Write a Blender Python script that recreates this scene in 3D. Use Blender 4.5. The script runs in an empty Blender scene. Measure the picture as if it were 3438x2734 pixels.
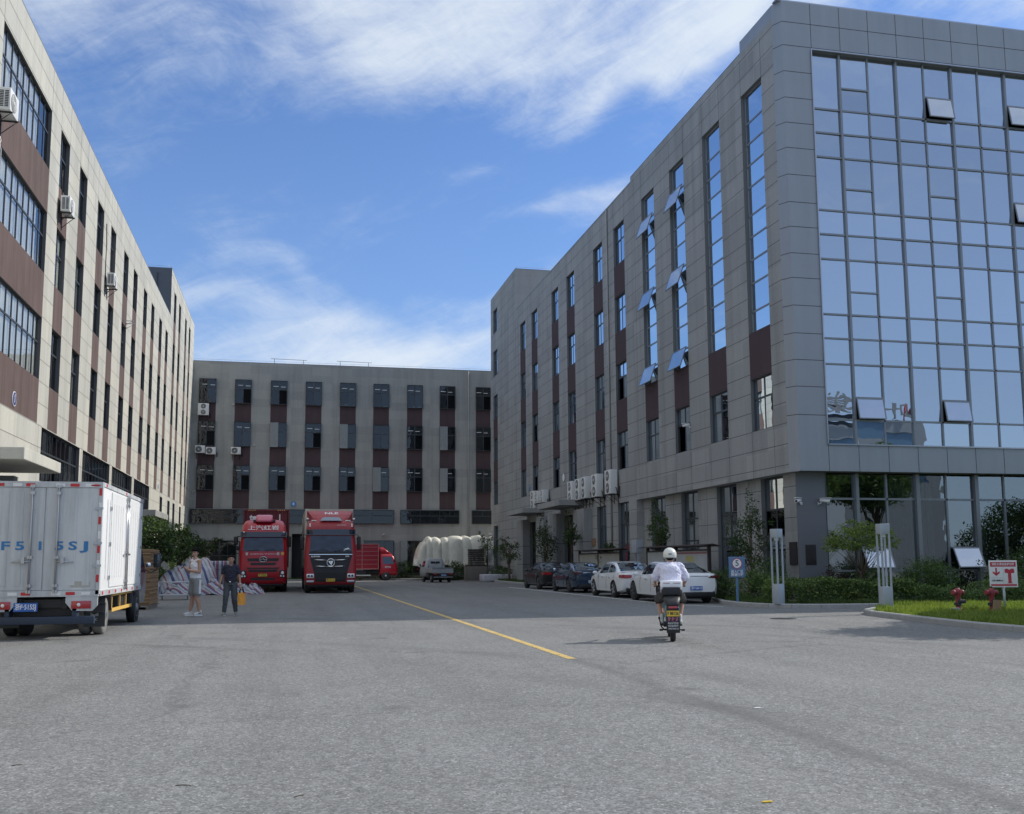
import bpy, bmesh, math, random
from mathutils import Vector, Matrix, noise
C = bpy.context.scene.collection
PI = math.pi
rnd = random.Random(7)
sc = bpy.context.scene

# ------------------------------------------------------------------ camera
cam = bpy.data.cameras.new('camera'); camo = bpy.data.objects.new('camera', cam); C.objects.link(camo)
CAMH = 1.45
camo.location = (0, 0, CAMH)
camo.rotation_mode = 'XYZ'
_yaw, _pitch, _roll = math.radians(12.616), math.radians(6.708), math.radians(0.352)
_M = Matrix.Rotation(-_yaw, 3, 'Z') @ Matrix.Rotation(PI/2 + _pitch, 3, 'X') @ Matrix.Rotation(-_roll, 3, 'Z')
camo.rotation_euler = _M.to_euler('XYZ')
cam.sensor_width = 36; cam.lens = 36*3349.2/3438
cam.shift_y = (1494.5-1367)/3438
cam.clip_start = 0.1; cam.clip_end = 6000
sc.camera = camo

# ------------------------------------------------------------------ light
SUN = Vector((1.27, 0.26, 1.0)).normalized()
sun_el = math.asin(SUN.z); sun_az = math.atan2(SUN.x, SUN.y)
L = bpy.data.lights.new('sun', 'SUN'); L.energy = 3.6; L.angle = math.radians(0.55); L.color = (1.0, 0.95, 0.87)
lo = bpy.data.objects.new('sun', L); C.objects.link(lo)
lo.rotation_euler = SUN.to_track_quat('Z', 'Y').to_euler(); lo.location = (60, 20, 80)
sc.view_settings.view_transform = 'Standard'; sc.view_settings.look = 'None'
sc.view_settings.exposure = 0.08; sc.view_settings.gamma = 1.0
sc.cycles.max_bounces = 8; sc.cycles.transparent_max_bounces = 24
sc.cycles.use_denoising = True
sc.cycles.sample_clamp_indirect = 6

# ------------------------------------------------------------------ node helper
class NT:
    def __init__(s, tree): s.t = tree; s.n = tree.nodes; s.l = tree.links
    def add(s, typ, **kw):
        n = s.n.new(typ)
        for k, v in kw.items():
            if k.startswith('i_'):
                key = k[2:]
                key = int(key) if key.isdigit() else key.replace('_', ' ')
                s.put(n.inputs[key], v)
            else: setattr(n, k, v)
        return n
    def put(s, sock, v):
        if isinstance(v, bpy.types.NodeSocket): s.l.new(v, sock)
        elif isinstance(v, bpy.types.Node): s.l.new(v.outputs[0], sock)
        else:
            if isinstance(v, (tuple, list)) and len(v) == 3 and sock.type == 'RGBA': v = (*v, 1)
            sock.default_value = v
    def m(s, op, a, b=0.0, c=None, clamp=False):
        n = s.n.new('ShaderNodeMath'); n.operation = op; n.use_clamp = clamp
        s.put(n.inputs[0], a); s.put(n.inputs[1], b)
        if c is not None: s.put(n.inputs[2], c)
        return n.outputs[0]
    def v(s, op, a, b=(0, 0, 0)):
        n = s.n.new('ShaderNodeVectorMath'); n.operation = op
        s.put(n.inputs[0], a); s.put(n.inputs[1], b)
        return n.outputs['Value'] if op in ('DOT_PRODUCT', 'LENGTH') else n.outputs[0]
    def noise(s, vec, scale, detail=4, rough=.55, dist=0.0):
        n = s.add('ShaderNodeTexNoise', i_Scale=scale, i_Detail=detail, i_Roughness=rough, i_Distortion=dist)
        s.l.new(vec, n.inputs['Vector']); return n.outputs['Fac']
    def ramp(s, fac, pts):
        n = s.n.new('ShaderNodeValToRGB'); s.put(n.inputs[0], fac)
        el = n.color_ramp.elements
        while len(el) < len(pts): el.new(.5)
        for e, (p, c) in zip(el, pts):
            e.position = p; e.color = (c, c, c, 1) if not isinstance(c, tuple) else (*c, 1)
        return n.outputs[0]
    def mix(s, fac, a, b, typ='MIX'):
        n = s.n.new('ShaderNodeMix'); n.data_type = 'RGBA'; n.blend_type = typ; n.clamp_factor = True
        s.put(n.inputs[0], fac); s.put(n.inputs[6], a); s.put(n.inputs[7], b)
        return n.outputs[2]
    def comb(s, x, y, z):
        n = s.n.new('ShaderNodeCombineXYZ'); s.put(n.inputs[0], x); s.put(n.inputs[1], y); s.put(n.inputs[2], z); return n.outputs[0]
    def sep(s, v):
        n = s.n.new('ShaderNodeSeparateXYZ'); s.l.new(v, n.inputs[0]); return n.outputs

# ------------------------------------------------------------------ sky
W = bpy.data.worlds.new('World'); sc.world = W; W.use_nodes = True
w = NT(W.node_tree); w.n.clear()
sky = w.add('ShaderNodeTexSky', sky_type='NISHITA', sun_disc=False, sun_elevation=sun_el, sun_rotation=sun_az,
            altitude=50, air_density=1.0, dust_density=0.6, ozone_density=2.2)
tc = w.add('ShaderNodeTexCoord')
d = w.v('NORMALIZE', tc.outputs['Generated'])
dx, dy, dz = w.sep(d)
az = w.m('ARCTAN2', dx, dy); el = w.m('ARCSINE', dz)
azd = w.m('MULTIPLY', az, 180/PI); eld = w.m('MULTIPLY', el, 180/PI)
# slow warp of the cloud outlines
wv = w.comb(w.m('MULTIPLY', azd, .05), w.m('MULTIPLY', eld, .05), 0)
warp = w.add('ShaderNodeTexNoise', i_Scale=1.6, i_Detail=3); w.l.new(wv, warp.inputs['Vector'])
wr, wg, wb = w.sep(warp.outputs['Color'])
azw = w.m('ADD', azd, w.m('MULTIPLY', w.m('SUBTRACT', wr, .5), 14)); elw = w.m('ADD', eld, w.m('MULTIPLY', w.m('SUBTRACT', wg, .5), 9))
def ell(a0, e0, ra, re, rot, amp):
    c, s_ = math.cos(math.radians(rot)), math.sin(math.radians(rot))
    da = w.m('SUBTRACT', azw, a0); de = w.m('SUBTRACT', elw, e0)
    p = w.m('ADD', w.m('MULTIPLY', da, c/ra), w.m('MULTIPLY', de, s_/ra))
    q = w.m('ADD', w.m('MULTIPLY', da, -s_/re), w.m('MULTIPLY', de, c/re))
    r2 = w.m('ADD', w.m('MULTIPLY', p, p), w.m('MULTIPLY', q, q))
    return w.m('MULTIPLY', w.m('POWER', 2.718, w.m('MULTIPLY', r2, -1)), amp)
clouds = [(8, 32.0, 19, 5.2, 0, .66), (6, 29.0, 9, 2.6, 0, .30), (14, 28.9, 9, 1.8, 10, .34), (22, 28.4, 8, 1.4, 22, .50), (18, 26.2, 7, .8, 22, .26), (-10, 29, 9, 3, 0, .34), (6, 25.5, 9, 1.6, 0, .16), (39, 31, 11, 4.5, -8, 1.2), (29, 31.5, 6, 2.0, 0, .6),
          (17.0, 20.9, 4.6, 1.0, 14, .62), (11.5, 19.6, 3.0, .6, 8, .30), (9.2, 22.4, 1.6, .8, 0, .34), (-10.5, 22.5, 4.5, 2.6, -20, .26), (-14, 27.5, 4, 2.5, 0, .26), (0, 21, 5, 2, 0, .10),
          (-3.4, 16.9, 2.6, 1.1, 10, .36), (1.4, 16.0, 2.8, 1.1, -35, .28), (-4.0, 13.9, 5, 1.6, 0, .60), (2.5, 12.8, 6, 1.2, 8, .62), (8, 11.4, 7, 1.1, 4, .55), (12, 15.0, 3.6, 1.1, 10, .62), (12.5, 13.0, 3, 1.0, 6, .55), (3, 10.2, 16, 1.8, 0, .60), (-1, 18.5, 5, 1.5, 0, .22),
          (70, 36, 26, 14, 0, .7), (150, 35, 60, 13, 0, .42), (-150, 30, 50, 12, 10, .40), (-80, 36, 34, 12, 0, .5), (-10, 62, 60, 22, 0, .75), (120, 65, 90, 22, 0, .8), (-130, 65, 70, 22, 0, .8), (40, 55, 40, 14, 0, .6)]
acc = None
for c_ in clouds:
    e_ = ell(*c_); acc = e_ if acc is None else w.m('ADD', acc, e_)
def rotn(deg, fa, fe, seed, detail, rough, dist):
    c, s_ = math.cos(math.radians(deg)), math.sin(math.radians(deg))
    a = w.m('ADD', w.m('MULTIPLY', azw2, c*fa), w.m('MULTIPLY', elw2, s_*fa)); e = w.m('ADD', w.m('MULTIPLY', azw2, -s_*fe), w.m('MULTIPLY', elw2, c*fe))
    return w.noise(w.comb(a, e, seed), 1.0, detail, rough, dist)
azw2 = w.m('ADD', azd, w.m('MULTIPLY', w.m('SUBTRACT', wb, .5), 6)); elw2 = w.m('ADD', eld, w.m('MULTIPLY', w.m('SUBTRACT', wr, .5), 4))
soft = rotn(8, .10, .20, 9.3, 7, .62, .4)       # broad milky veil
wisp = rotn(20, .10, .50, 1.7, 9, .66, .9)      # combed streaks rising to the right
fib = rotn(-28, .9, 2.2, 4.1, 6, .7, .6)        # fine ripples across them
tex = w.m('ADD', w.m('ADD', w.m('MULTIPLY', wisp, .38), w.m('MULTIPLY', fib, .12)), w.m('MULTIPLY', soft, .50))
dens = w.m('ADD', w.m('MULTIPLY', w.m('SUBTRACT', tex, .52), 2.3), w.m('SUBTRACT', w.m('MULTIPLY', acc, 1.0), .18))
mr = w.add('ShaderNodeMapRange', interpolation_type='SMOOTHSTEP', i_1=-.16, i_2=1.18, i_3=0.0, i_4=1.0); w.l.new(dens, mr.inputs[0])
cl = w.m('MULTIPLY', mr.outputs[0], .95)
hz = w.m('POWER', 2.718, w.m('MULTIPLY', w.m('ABSOLUTE', eld), -.065))   # paler air low over the horizon
skyc = w.mix(1.0, sky.outputs[0], (0.47, 0.75, 1.16), 'MULTIPLY')
skyc = w.mix(w.m('MULTIPLY', hz, .72), skyc, (3.6, 4.9, 6.6))
back = w.m('MULTIPLY', w.ramp(w.m('ADD', w.m('MULTIPLY', dy, .5), .5), [(.30, 1.0), (.52, 0.0)]), .42)   # thin veil of cloud over the rear half of the sky
skyc = w.mix(back, skyc, (4.4, 5.1, 6.2))
hi = w.m('MULTIPLY', w.ramp(w.m('DIVIDE', eld, 90), [(.40, 0.0), (.62, 1.0)]), .62)      # bright cloud veil added overhead, out of view, to lift the shadow fill
skyc = w.mix(hi, skyc, (9.0, 9.6, 10.4))
col = w.mix(cl, skyc, (5.9, 6.5, 7.2))
bg = w.add('ShaderNodeBackground', i_Strength=0.125); w.l.new(col, bg.inputs[0])
wo = w.add('ShaderNodeOutputWorld'); w.l.new(bg.outputs[0], wo.inputs[0])

# ------------------------------------------------------------------ materials
MATS = {}
def pm(name, col, rough=.7, metal=0.0, spec=.5, var=0.0, vscale=3.0, bump=0.0, bscale=60.0, coat=0.0, streak=0.0, emit=None):
    m = bpy.data.materials.new(name); m.use_nodes = True; t = NT(m.node_tree); t.n.clear()
    b = t.add('ShaderNodeBsdfPrincipled', i_Roughness=rough, i_Metallic=metal)
    b.inputs['Specular IOR Level'].default_value = spec
    b.inputs['Coat Weight'].default_value = coat; b.inputs['Coat Roughness'].default_value = .06
    o = t.add('ShaderNodeOutputMaterial'); t.l.new(b.outputs[0], o.inputs[0])
    tc = t.add('ShaderNodeTexCoord').outputs['Object']
    c = (*col, 1)
    src = None
    if var or streak:
        f = t.noise(tc, vscale, 5, .6)
        src = t.mix(f, tuple(x*(1-var) for x in col), tuple(min(1, x*(1+var)) for x in col))
        if streak:
            mp = t.v('MULTIPLY', tc, (1.6, 1.6, .12))
            f2 = t.noise(mp, 1.5, 6, .65)
            g = t.ramp(f2, [(.35, 1-streak), (.62, 1.0)])
            src = t.mix(1.0, src, g, 'MULTIPLY')
        t.l.new(src, b.inputs['Base Color'])
    else: b.inputs['Base Color'].default_value = c
    if bump:
        f3 = t.noise(tc, bscale, 4, .6)
        bn = t.add('ShaderNodeBump', i_Strength=bump, i_Distance=.01); t.l.new(f3, bn.inputs['Height']); t.l.new(bn.outputs[0], b.inputs['Normal'])
    if emit:
        b.inputs['Emission Color'].default_value = (*emit[0], 1); b.inputs['Emission Strength'].default_value = emit[1]
    MATS[name] = m
    return m

def concrete(name, base, tint2, ax):
    """cladding boards 0.736 m high with tone changes from board to board, rain streaks and blotches; ax = index of the run direction"""
    m = bpy.data.materials.new(name); m.use_nodes = True; t = NT(m.node_tree); t.n.clear()
    b = t.add('ShaderNodeBsdfPrincipled', i_Roughness=.85); b.inputs['Specular IOR Level'].default_value = .25
    o = t.add('ShaderNodeOutputMaterial'); t.l.new(b.outputs[0], o.inputs[0])
    tc = t.add('ShaderNodeTexCoord').outputs['Object']
    x, y, z = t.sep(tc); u = y if ax == 1 else x
    cu = t.m('FLOOR', t.m('DIVIDE', u, 1.75)); cz = t.m('FLOOR', t.m('DIVIDE', t.m('ADD', z, -6.15+7.36), .736))
    wn = t.add('ShaderNodeTexWhiteNoise', noise_dimensions='2D'); t.l.new(t.comb(cu, cz, 0), wn.inputs['Vector'])
    blot = t.noise(tc, .55, 5, .6)
    fine = t.noise(tc, 7, 5, .7)
    st = t.noise(t.v('MULTIPLY', tc, (.9, .9, .05)), 1.3, 7, .7)
    f = t.m('ADD', t.m('MULTIPLY', wn.outputs['Value'], .75), t.m('MULTIPLY', t.m('SUBTRACT', blot, .15), .6))
    c = t.mix(f, base, tint2)
    c = t.mix(1.0, c, t.ramp(st, [(.3, .80), (.52, 1.0), (.75, 1.05)]), 'MULTIPLY')
    c = t.mix(1.0, c, t.ramp(fine, [(.25, .93), (.75, 1.05)]), 'MULTIPLY')
    t.l.new(c, b.inputs['Base Color'])
    bn = t.add('ShaderNodeBump', i_Strength=.25, i_Distance=.006); t.l.new(t.noise(tc, 45, 4, .7), bn.inputs['Height']); t.l.new(bn.outputs[0], b.inputs['Normal'])
    MATS[name] = m; return m

def glassmat(name, tint, refl, inner, rough=.0, wav=.02, wscale=.8, see=.5):
    """coated window glass: mirror reflection over a partly see-through tinted pane"""
    m = bpy.data.materials.new(name); m.use_nodes = True; t = NT(m.node_tree); t.n.clear()
    o = t.add('ShaderNodeOutputMaterial')
    g = t.add('ShaderNodeBsdfGlossy', i_Roughness=rough); g.inputs[0].default_value = (*tint, 1)
    tr = t.add('ShaderNodeBsdfTransparent'); tr.inputs[0].default_value = (*inner, 1)
    df = t.add('ShaderNodeBsdfDiffuse'); df.inputs[0].default_value = (.03, .035, .04, 1)
    m1 = t.add('ShaderNodeMixShader'); m1.inputs[0].default_value = see; t.l.new(df.outputs[0], m1.inputs[1]); t.l.new(tr.outputs[0], m1.inputs[2])
    gi = t.add('ShaderNodeNewGeometry')
    t.l.new(t.mix(gi.outputs['Random Per Island'], tuple(x*.78 for x in tint), tuple(min(1, x*1.04) for x in tint)), g.inputs[0])
    fr = t.add('ShaderNodeFresnel', i_IOR=1.55)
    fac = t.m('ADD', t.m('MULTIPLY', fr.outputs[0], 1-refl), refl, clamp=True)
    m2 = t.add('ShaderNodeMixShader'); t.l.new(fac, m2.inputs[0]); t.l.new(m1.outputs[0], m2.inputs[1]); t.l.new(g.outputs[0], m2.inputs[2])
    tc = t.add('ShaderNodeTexCoord').outputs['Object']
    if wav:
        bn = t.add('ShaderNodeBump', i_Strength=wav*4, i_Distance=.05); t.l.new(t.noise(tc, wscale, 2, .5), bn.inputs['Height']); t.l.new(bn.outputs[0], g.inputs['Normal'])
    t.l.new(m2.outputs[0], o.inputs[0]); MATS[name] = m; return m

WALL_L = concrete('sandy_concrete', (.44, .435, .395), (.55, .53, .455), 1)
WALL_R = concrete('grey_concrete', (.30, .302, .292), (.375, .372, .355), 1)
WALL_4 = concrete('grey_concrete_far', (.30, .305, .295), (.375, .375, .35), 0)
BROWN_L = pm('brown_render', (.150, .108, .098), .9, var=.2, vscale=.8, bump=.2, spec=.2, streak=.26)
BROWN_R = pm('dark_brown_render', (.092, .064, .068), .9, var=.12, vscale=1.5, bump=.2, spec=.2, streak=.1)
JOINT = pm('joint', (.07, .07, .068), .9)
JOINT_L = pm('joint_sandy', (.20, .19, .17), .9)
PANEL = pm('metal_panel', (.33, .35, .375), .5, .25, .5, var=.07, vscale=.5, streak=.06)
PANEL_D = pm('metal_panel_dark', (.17, .175, .19), .5, .25, .5, var=.07, vscale=.5)
FRAME = pm('window_frame_grey', (.055, .062, .07), .45, .2, .5)
FRAME_T = pm('mullion_grey', (.25, .265, .28), .4, .4, .5)
GL_T = glassmat('tower_glass', (.80, .88, .96), .62, (.40, .47, .48), wav=.016, wscale=.8, see=.6)
GL_G = glassmat('shopfront_glass', (.85, .92, .95), .28, (.45, .52, .52), wav=.02, wscale=1.0, see=.85)
GL_R = glassmat('window_glass', (.72, .82, .92), .20, (.78, .84, .86), wav=.008, wscale=.9, see=.94)
GL_S = glassmat('strip_window_glass', (.80, .90, 1.0), .58, (.4, .45, .5), wav=.012, wscale=1.0, see=.5)
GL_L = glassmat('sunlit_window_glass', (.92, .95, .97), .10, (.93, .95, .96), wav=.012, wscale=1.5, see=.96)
GL_V = glassmat('low_window_glass', (.75, .82, .88), .06, (.96, .98, .98), wav=.006, wscale=.9, see=1.0)
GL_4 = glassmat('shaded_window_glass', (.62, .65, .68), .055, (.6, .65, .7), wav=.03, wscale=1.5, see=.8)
INT = pm('room_dark', (.035, .037, .04), .9)
INT_L = pm('room_grey', (.16, .17, .17), .9)
CURT = pm('curtain_pale', (.68, .69, .66), .9, var=.2, vscale=6)
CURT2 = pm('curtain_grey', (.26, .28, .28), .9, var=.3, vscale=5)
WHITE = pm('white_paint', (.80, .80, .79), .45, var=.04, vscale=2, streak=.05)
DIRTY_SHADED = pm('dirty_shaded_white', (.60, .62, .63), .55, var=.12, vscale=2.5, streak=.34)  # streaked dirt; base also lowered to carry the truck's shaded rear
ACW = pm('ac_casing', (.72, .72, .69), .5, var=.05)
BLACK = pm('black_plastic', (.018, .018, .02), .5)
DARK = pm('dark_metal', (.04, .042, .048), .5, .3)
STEEL = pm('steel', (.45, .46, .48), .3, .9)
CHROME = pm('chrome', (.75, .76, .78), .12, 1.0)
RUB = pm('rubber', (.03, .03, .031), .85, bump=.2)
RUBD = pm('dusty_rubber', (.22, .215, .20), .9, var=.2)
REDP = pm('red_truck_paint', (.42, .008, .022), .3, .0, .5, var=.08, coat=.3)
REDF = pm('faded_red_paint', (.36, .022, .032), .45, .0, .5, var=.15, coat=.2)
REDC = pm('maroon_container', (.14, .022, .03), .6, var=.15, streak=.2)
REDV = pm('red_van_body', (.30, .012, .028), .5, var=.1)
PINK = pm('glossy_red_visor', (.60, .10, .17), .2, coat=1.0)
WCONT = pm('cream_container', (.62, .60, .52), .6, var=.12, streak=.2)
TAPE_R = pm('reflective_red', (.55, .03, .035), .4)
LAMPR = pm('tail_light_red', (.40, .012, .018), .15, coat=1)
LAMPW = pm('headlight', (.75, .77, .78), .1, .3, coat=1)
AMBER = pm('yellow_bar', (.72, .45, .11), .55, var=.1)
YEL = pm('yellow_plate', (.75, .52, .06), .5)
BLUEP = pm('blue_plate', (.03, .12, .42), .5)
BLUEL = pm('blue_lettering', (.035, .19, .42), .6)
WLET = pm('white_lettering', (.82, .82, .82), .5)
BLET = pm('black_lettering', (.02, .02, .02), .5)
CARW = pm('white_car_paint', (.80, .81, .82), .25, coat=1.0)
CARB = pm('blue_car_paint', (.022, .05, .095), .25, .3, coat=1.0)
CARK = pm('black_car_paint', (.022, .022, .024), .38, .1, .3, coat=.35)
CARS = pm('silver_car_paint', (.36, .365, .38), .3, .5, coat=.6)
CGL = glassmat('car_glass', (.6, .7, .8), .10, (.10, .11, .12), wav=0, see=.3)
CGLT = glassmat('windscreen_glass', (.6, .70, .76), .07, (.4, .45, .45), wav=0, see=.6)
SKIN = pm('skin', (.52, .30, .21), .55, var=.06, vscale=9)
SKIN2 = pm('skin_tanned', (.44, .25, .17), .55, var=.06, vscale=9)
HAIR = pm('black_hair', (.010, .009, .009), .85, 0.0, .12, bump=.4, bscale=120)
TEEW = pm('white_cotton', (.93, .93, .95), .9, var=.03, vscale=12)
TEEL = pm('lilac_white_cotton', (.72, .71, .84), .9, var=.05, vscale=8)
SHG = pm('grey_jersey', (.30, .31, .30), .9, var=.06)
NAVY = pm('navy_tshirt', (.030, .030, .05), .9, var=.15, vscale=14)
SLATE = pm('slate_trousers', (.075, .082, .09), .9, var=.15, vscale=9)
SHOE = pm('shoe_white', (.62, .62, .60), .7)
SHOEG = pm('shoe_grey', (.22, .24, .25), .7)
SHOEK = pm('shoe_khaki', (.25, .245, .19), .8)
BAGO = pm('orange_bag', (.80, .33, .035), .6, var=.12, vscale=12)
HELM = pm('cream_helmet', (.72, .71, .64), .3, coat=.6)
TEALP = pm('teal_scooter_paint', (.05, .17, .22), .3, coat=.8)
KERB = pm('kerb_stone', (.34, .34, .33), .9, var=.2, vscale=4, bump=.4, bscale=40)
TRUNK = pm('tree_bark', (.14, .105, .075), .95, var=.25, vscale=14, bump=.6, bscale=40)
CARD = pm('cardboard', (.36, .23, .125), .9, var=.12, vscale=7)
CARD2 = pm('cardboard_dark', (.27, .165, .09), .9, var=.12, vscale=7)
WOOD = pm('pallet_wood', (.22, .19, .16), .9, var=.2, vscale=9)
LAMPG = pm('galvanised_grey', (.42, .46, .50), .45, .4, var=.06)
SIGNB = pm('sign_blue', (.10, .20, .36), .45, var=.1)
SIGNR = pm('sign_red', (.50, .035, .06), .5)
HYD = pm('hydrant_red', (.27, .035, .045), .5, var=.15, vscale=20)
TARPW = pm('white_tarpaulin', (.72, .69, .58), .6, var=.25, vscale=2.5, bump=.9, bscale=5)
SOIL = pm('soil', (.10, .085, .06), 1.0, var=.3, vscale=3)
PILLAR = pm('pale_stone_pillar', (.32, .325, .32), .8, var=.12, vscale=1.2, streak=.2)
DOORD = pm('dark_doorway', (.012, .013, .016), .9)
BOARDP = pm('poster_pale', (.42, .42, .36), .6, var=.35, vscale=2.2)
BOARDP2 = pm('poster_blueish', (.46, .48, .48), .6, var=.25, vscale=1.6)
BOARDF = pm('board_frame_brown', (.045, .03, .03), .5)

def leafmat(name, c1, c2, tr=.35):
    m = bpy.data.materials.new(name); m.use_nodes = True; t = NT(m.node_tree); t.n.clear()
    o = t.add('ShaderNodeOutputMaterial'); tc = t.add('ShaderNodeTexCoord').outputs['Object']
    oi = t.add('ShaderNodeNewGeometry')
    f = t.m('ADD', t.m('MULTIPLY', t.noise(tc, 2.5, 4, .6), .75), t.m('MULTIPLY', oi.outputs['Random Per Island'], .45))
    c = t.mix(t.ramp(f, [(.3, 0.0), (.8, 1.0)]), c1, c2)
    b = t.add('ShaderNodeBsdfPrincipled', i_Roughness=.6); b.inputs['Specular IOR Level'].default_value = .3; t.l.new(c, b.inputs['Base Color'])
    tl = t.add('ShaderNodeBsdfTranslucent'); t.l.new(t.mix(1.0, c, (1.1, 1.2, .6), 'MULTIPLY'), tl.inputs[0])
    mx = t.add('ShaderNodeMixShader'); mx.inputs[0].default_value = tr; t.l.new(b.outputs[0], mx.inputs[1]); t.l.new(tl.outputs[0], mx.inputs[2])
    t.l.new(mx.outputs[0], o.inputs[0]); MATS[name] = m; return m
LEAF_D = leafmat('leaf_dark', (.045, .085, .035), (.10, .155, .055))
LEAF_K = leafmat('leaf_very_dark', (.022, .042, .02), (.055, .09, .035))
LEAF_M = leafmat('leaf_mid', (.085, .14, .05), (.17, .25, .08))
LEAF_Y = leafmat('leaf_yellowish', (.13, .18, .045), (.26, .33, .09))
LEAF_P = leafmat('leaf_purple', (.05, .025, .035), (.09, .05, .06))
GRASSM = leafmat('grass_blade', (.12, .17, .035), (.26, .32, .075), .45)
GRASSD = leafmat('grass_blade_dull', (.05, .085, .025), (.10, .15, .045), .3)

def asphaltmat():
    m = bpy.data.materials.new('asphalt'); m.use_nodes = True; t = NT(m.node_tree); t.n.clear()
    b = t.add('ShaderNodeBsdfPrincipled', i_Roughness=.82); b.inputs['Specular IOR Level'].default_value = .35
    o = t.add('ShaderNodeOutputMaterial'); t.l.new(b.outputs[0], o.inputs[0])
    tc = t.add('ShaderNodeTexCoord').outputs['Object']
    x, y, z = t.sep(tc)
    big = t.noise(tc, .09, 4, .55); mid = t.noise(tc, .7, 5, .65)
    vor = t.add('ShaderNodeTexVoronoi', feature='F1', i_Scale=75.0); t.l.new(tc, vor.inputs['Vector'])
    wn = t.add('ShaderNodeTexWhiteNoise', noise_dimensions='3D'); t.l.new(vor.outputs['Position'], wn.inputs['Vector'])
    vor2 = t.add('ShaderNodeTexVoronoi', feature='F1', i_Scale=28.0); t.l.new(tc, vor2.inputs['Vector'])
    wn2 = t.add('ShaderNodeTexWhiteNoise', noise_dimensions='3D'); t.l.new(vor2.outputs['Position'], wn2.inputs['Vector'])
    g = t.ramp(wn.outputs['Value'], [(0.0, .58), (.5, .95), (.85, 1.16), (.985, 1.38), (1.0, 2.3)])
    g2 = t.ramp(wn2.outputs['Value'], [(0.0, .80), (.5, 1.0), (1.0, 1.2)])
    c = t.mix(big, (.195, .197, .19), (.225, .225, .225))
    c = t.mix(1.0, c, t.ramp(mid, [(.25, .9), (.7, 1.08)]), 'MULTIPLY')
    c = t.mix(1.0, c, g, 'MULTIPLY'); c = t.mix(1.0, c, g2, 'MULTIPLY')
    # worn wheel tracks: long darker bands along the yard, breaking up
    trn = t.noise(t.v('MULTIPLY', tc, (1.1, .05, 1)), 1.0, 4, .6)
    c = t.mix(1.0, c, t.ramp(trn, [(.32, .88), (.52, 1.0), (.7, 1.05)]), 'MULTIPLY')
    # dark lane seam that carries the painted line on towards the camera
    sx = t.m('ADD', x, t.m('MULTIPLY', t.m('SUBTRACT', t.noise(tc, 1.3, 4, .7), .5), .25))
    seam = t.m('ABSOLUTE', t.m('SUBTRACT', sx, 4.25))
    sm = t.m('MULTIPLY', t.ramp(seam, [(.0, 1.0), (.05, .75), (.20, 0.0)]), t.m('LESS_THAN', y, 14.8))
    c = t.mix(t.m('MULTIPLY', t.m('MULTIPLY', sm, t.ramp(t.noise(tc, 1.1, 4, .7), [(.3, .4), (.6, 1.0)])), .58), c, (.09, .09, .09))
    # tyre paths curving through the yard entrance
    r1 = t.v('LENGTH', t.v('SUBTRACT', tc, (-14, 4, 0)))
    for rad, wd_ in ((19.2, .22), (21.0, .20), (27.5, .25), (29.3, .22)):
        dd = t.m('ABSOLUTE', t.m('SUBTRACT', t.m('ADD', r1, t.m('MULTIPLY', mid, .25)), rad))
        tk = t.m('MULTIPLY', t.ramp(t.m('DIVIDE', dd, wd_*2), [(.25, 1.0), (1.0, 0.0)]), t.ramp(t.noise(tc, .35, 3, .6), [(.45, 0.0), (.62, 1.0)]))
        c = t.mix(t.m('MULTIPLY', tk, .42), c, (.10, .10, .10))
    # older resurfaced areas, a tone apart
    br = t.add('ShaderNodeTexBrick', i_Scale=.085, i_4=.004); br.offset = .37; t.l.new(tc, br.inputs['Vector'])
    br.inputs['Color1'].default_value = (.93, .93, .93, 1); br.inputs['Color2'].default_value = (1.04, 1.04, 1.035, 1); br.inputs['Mortar'].default_value = (.80, .80, .80, 1)
    c = t.mix(.8, c, t.mix(1.0, c, br.outputs[0], 'MULTIPLY'))
    # dusty pale drifts
    c = t.mix(t.m('MULTIPLY', t.ramp(t.noise(t.v('MULTIPLY', tc, (.35, .12, 1)), 1.0, 5, .65), [(.5, 0.0), (.75, 1.0)]), .22), c, (.30, .295, .28))
    # oil drips
    vo = t.add('ShaderNodeTexVoronoi', feature='F1', i_Scale=.55, i_Randomness=1.0); t.l.new(t.v('ADD', tc, t.v('MULTIPLY', t.comb(mid, big, 0), (.6, .6, 0))), vo.inputs['Vector'])
    c = t.mix(t.m('MULTIPLY', t.ramp(vo.outputs['Distance'], [(.02, 1.0), (.13, 0.0)]), .48), c, (.07, .07, .07))
    # fine cracks
    vc = t.add('ShaderNodeTexVoronoi', feature='DISTANCE_TO_EDGE', i_Scale=.16); t.l.new(t.v('ADD', tc, t.v('MULTIPLY', t.comb(mid, t.noise(tc, 1.9, 5, .7), 0), (1.6, 1.6, 0))), vc.inputs['Vector'])
    c = t.mix(t.m('MULTIPLY', t.ramp(vc.outputs['Distance'], [(.0015, 1.0), (.008, 0.0)]), .34), c, (.06, .06, .06))
    t.l.new(c, b.inputs['Base Color'])
    bn = t.add('ShaderNodeBump', i_Strength=.7, i_Distance=.006); t.l.new(t.m('ADD', wn.outputs['Value'], t.m('MULTIPLY', wn2.outputs['Value'], .6)), bn.inputs['Height']); t.l.new(bn.outputs[0], b.inputs['Normal'])
    return m
ASPH = asphaltmat()

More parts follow.
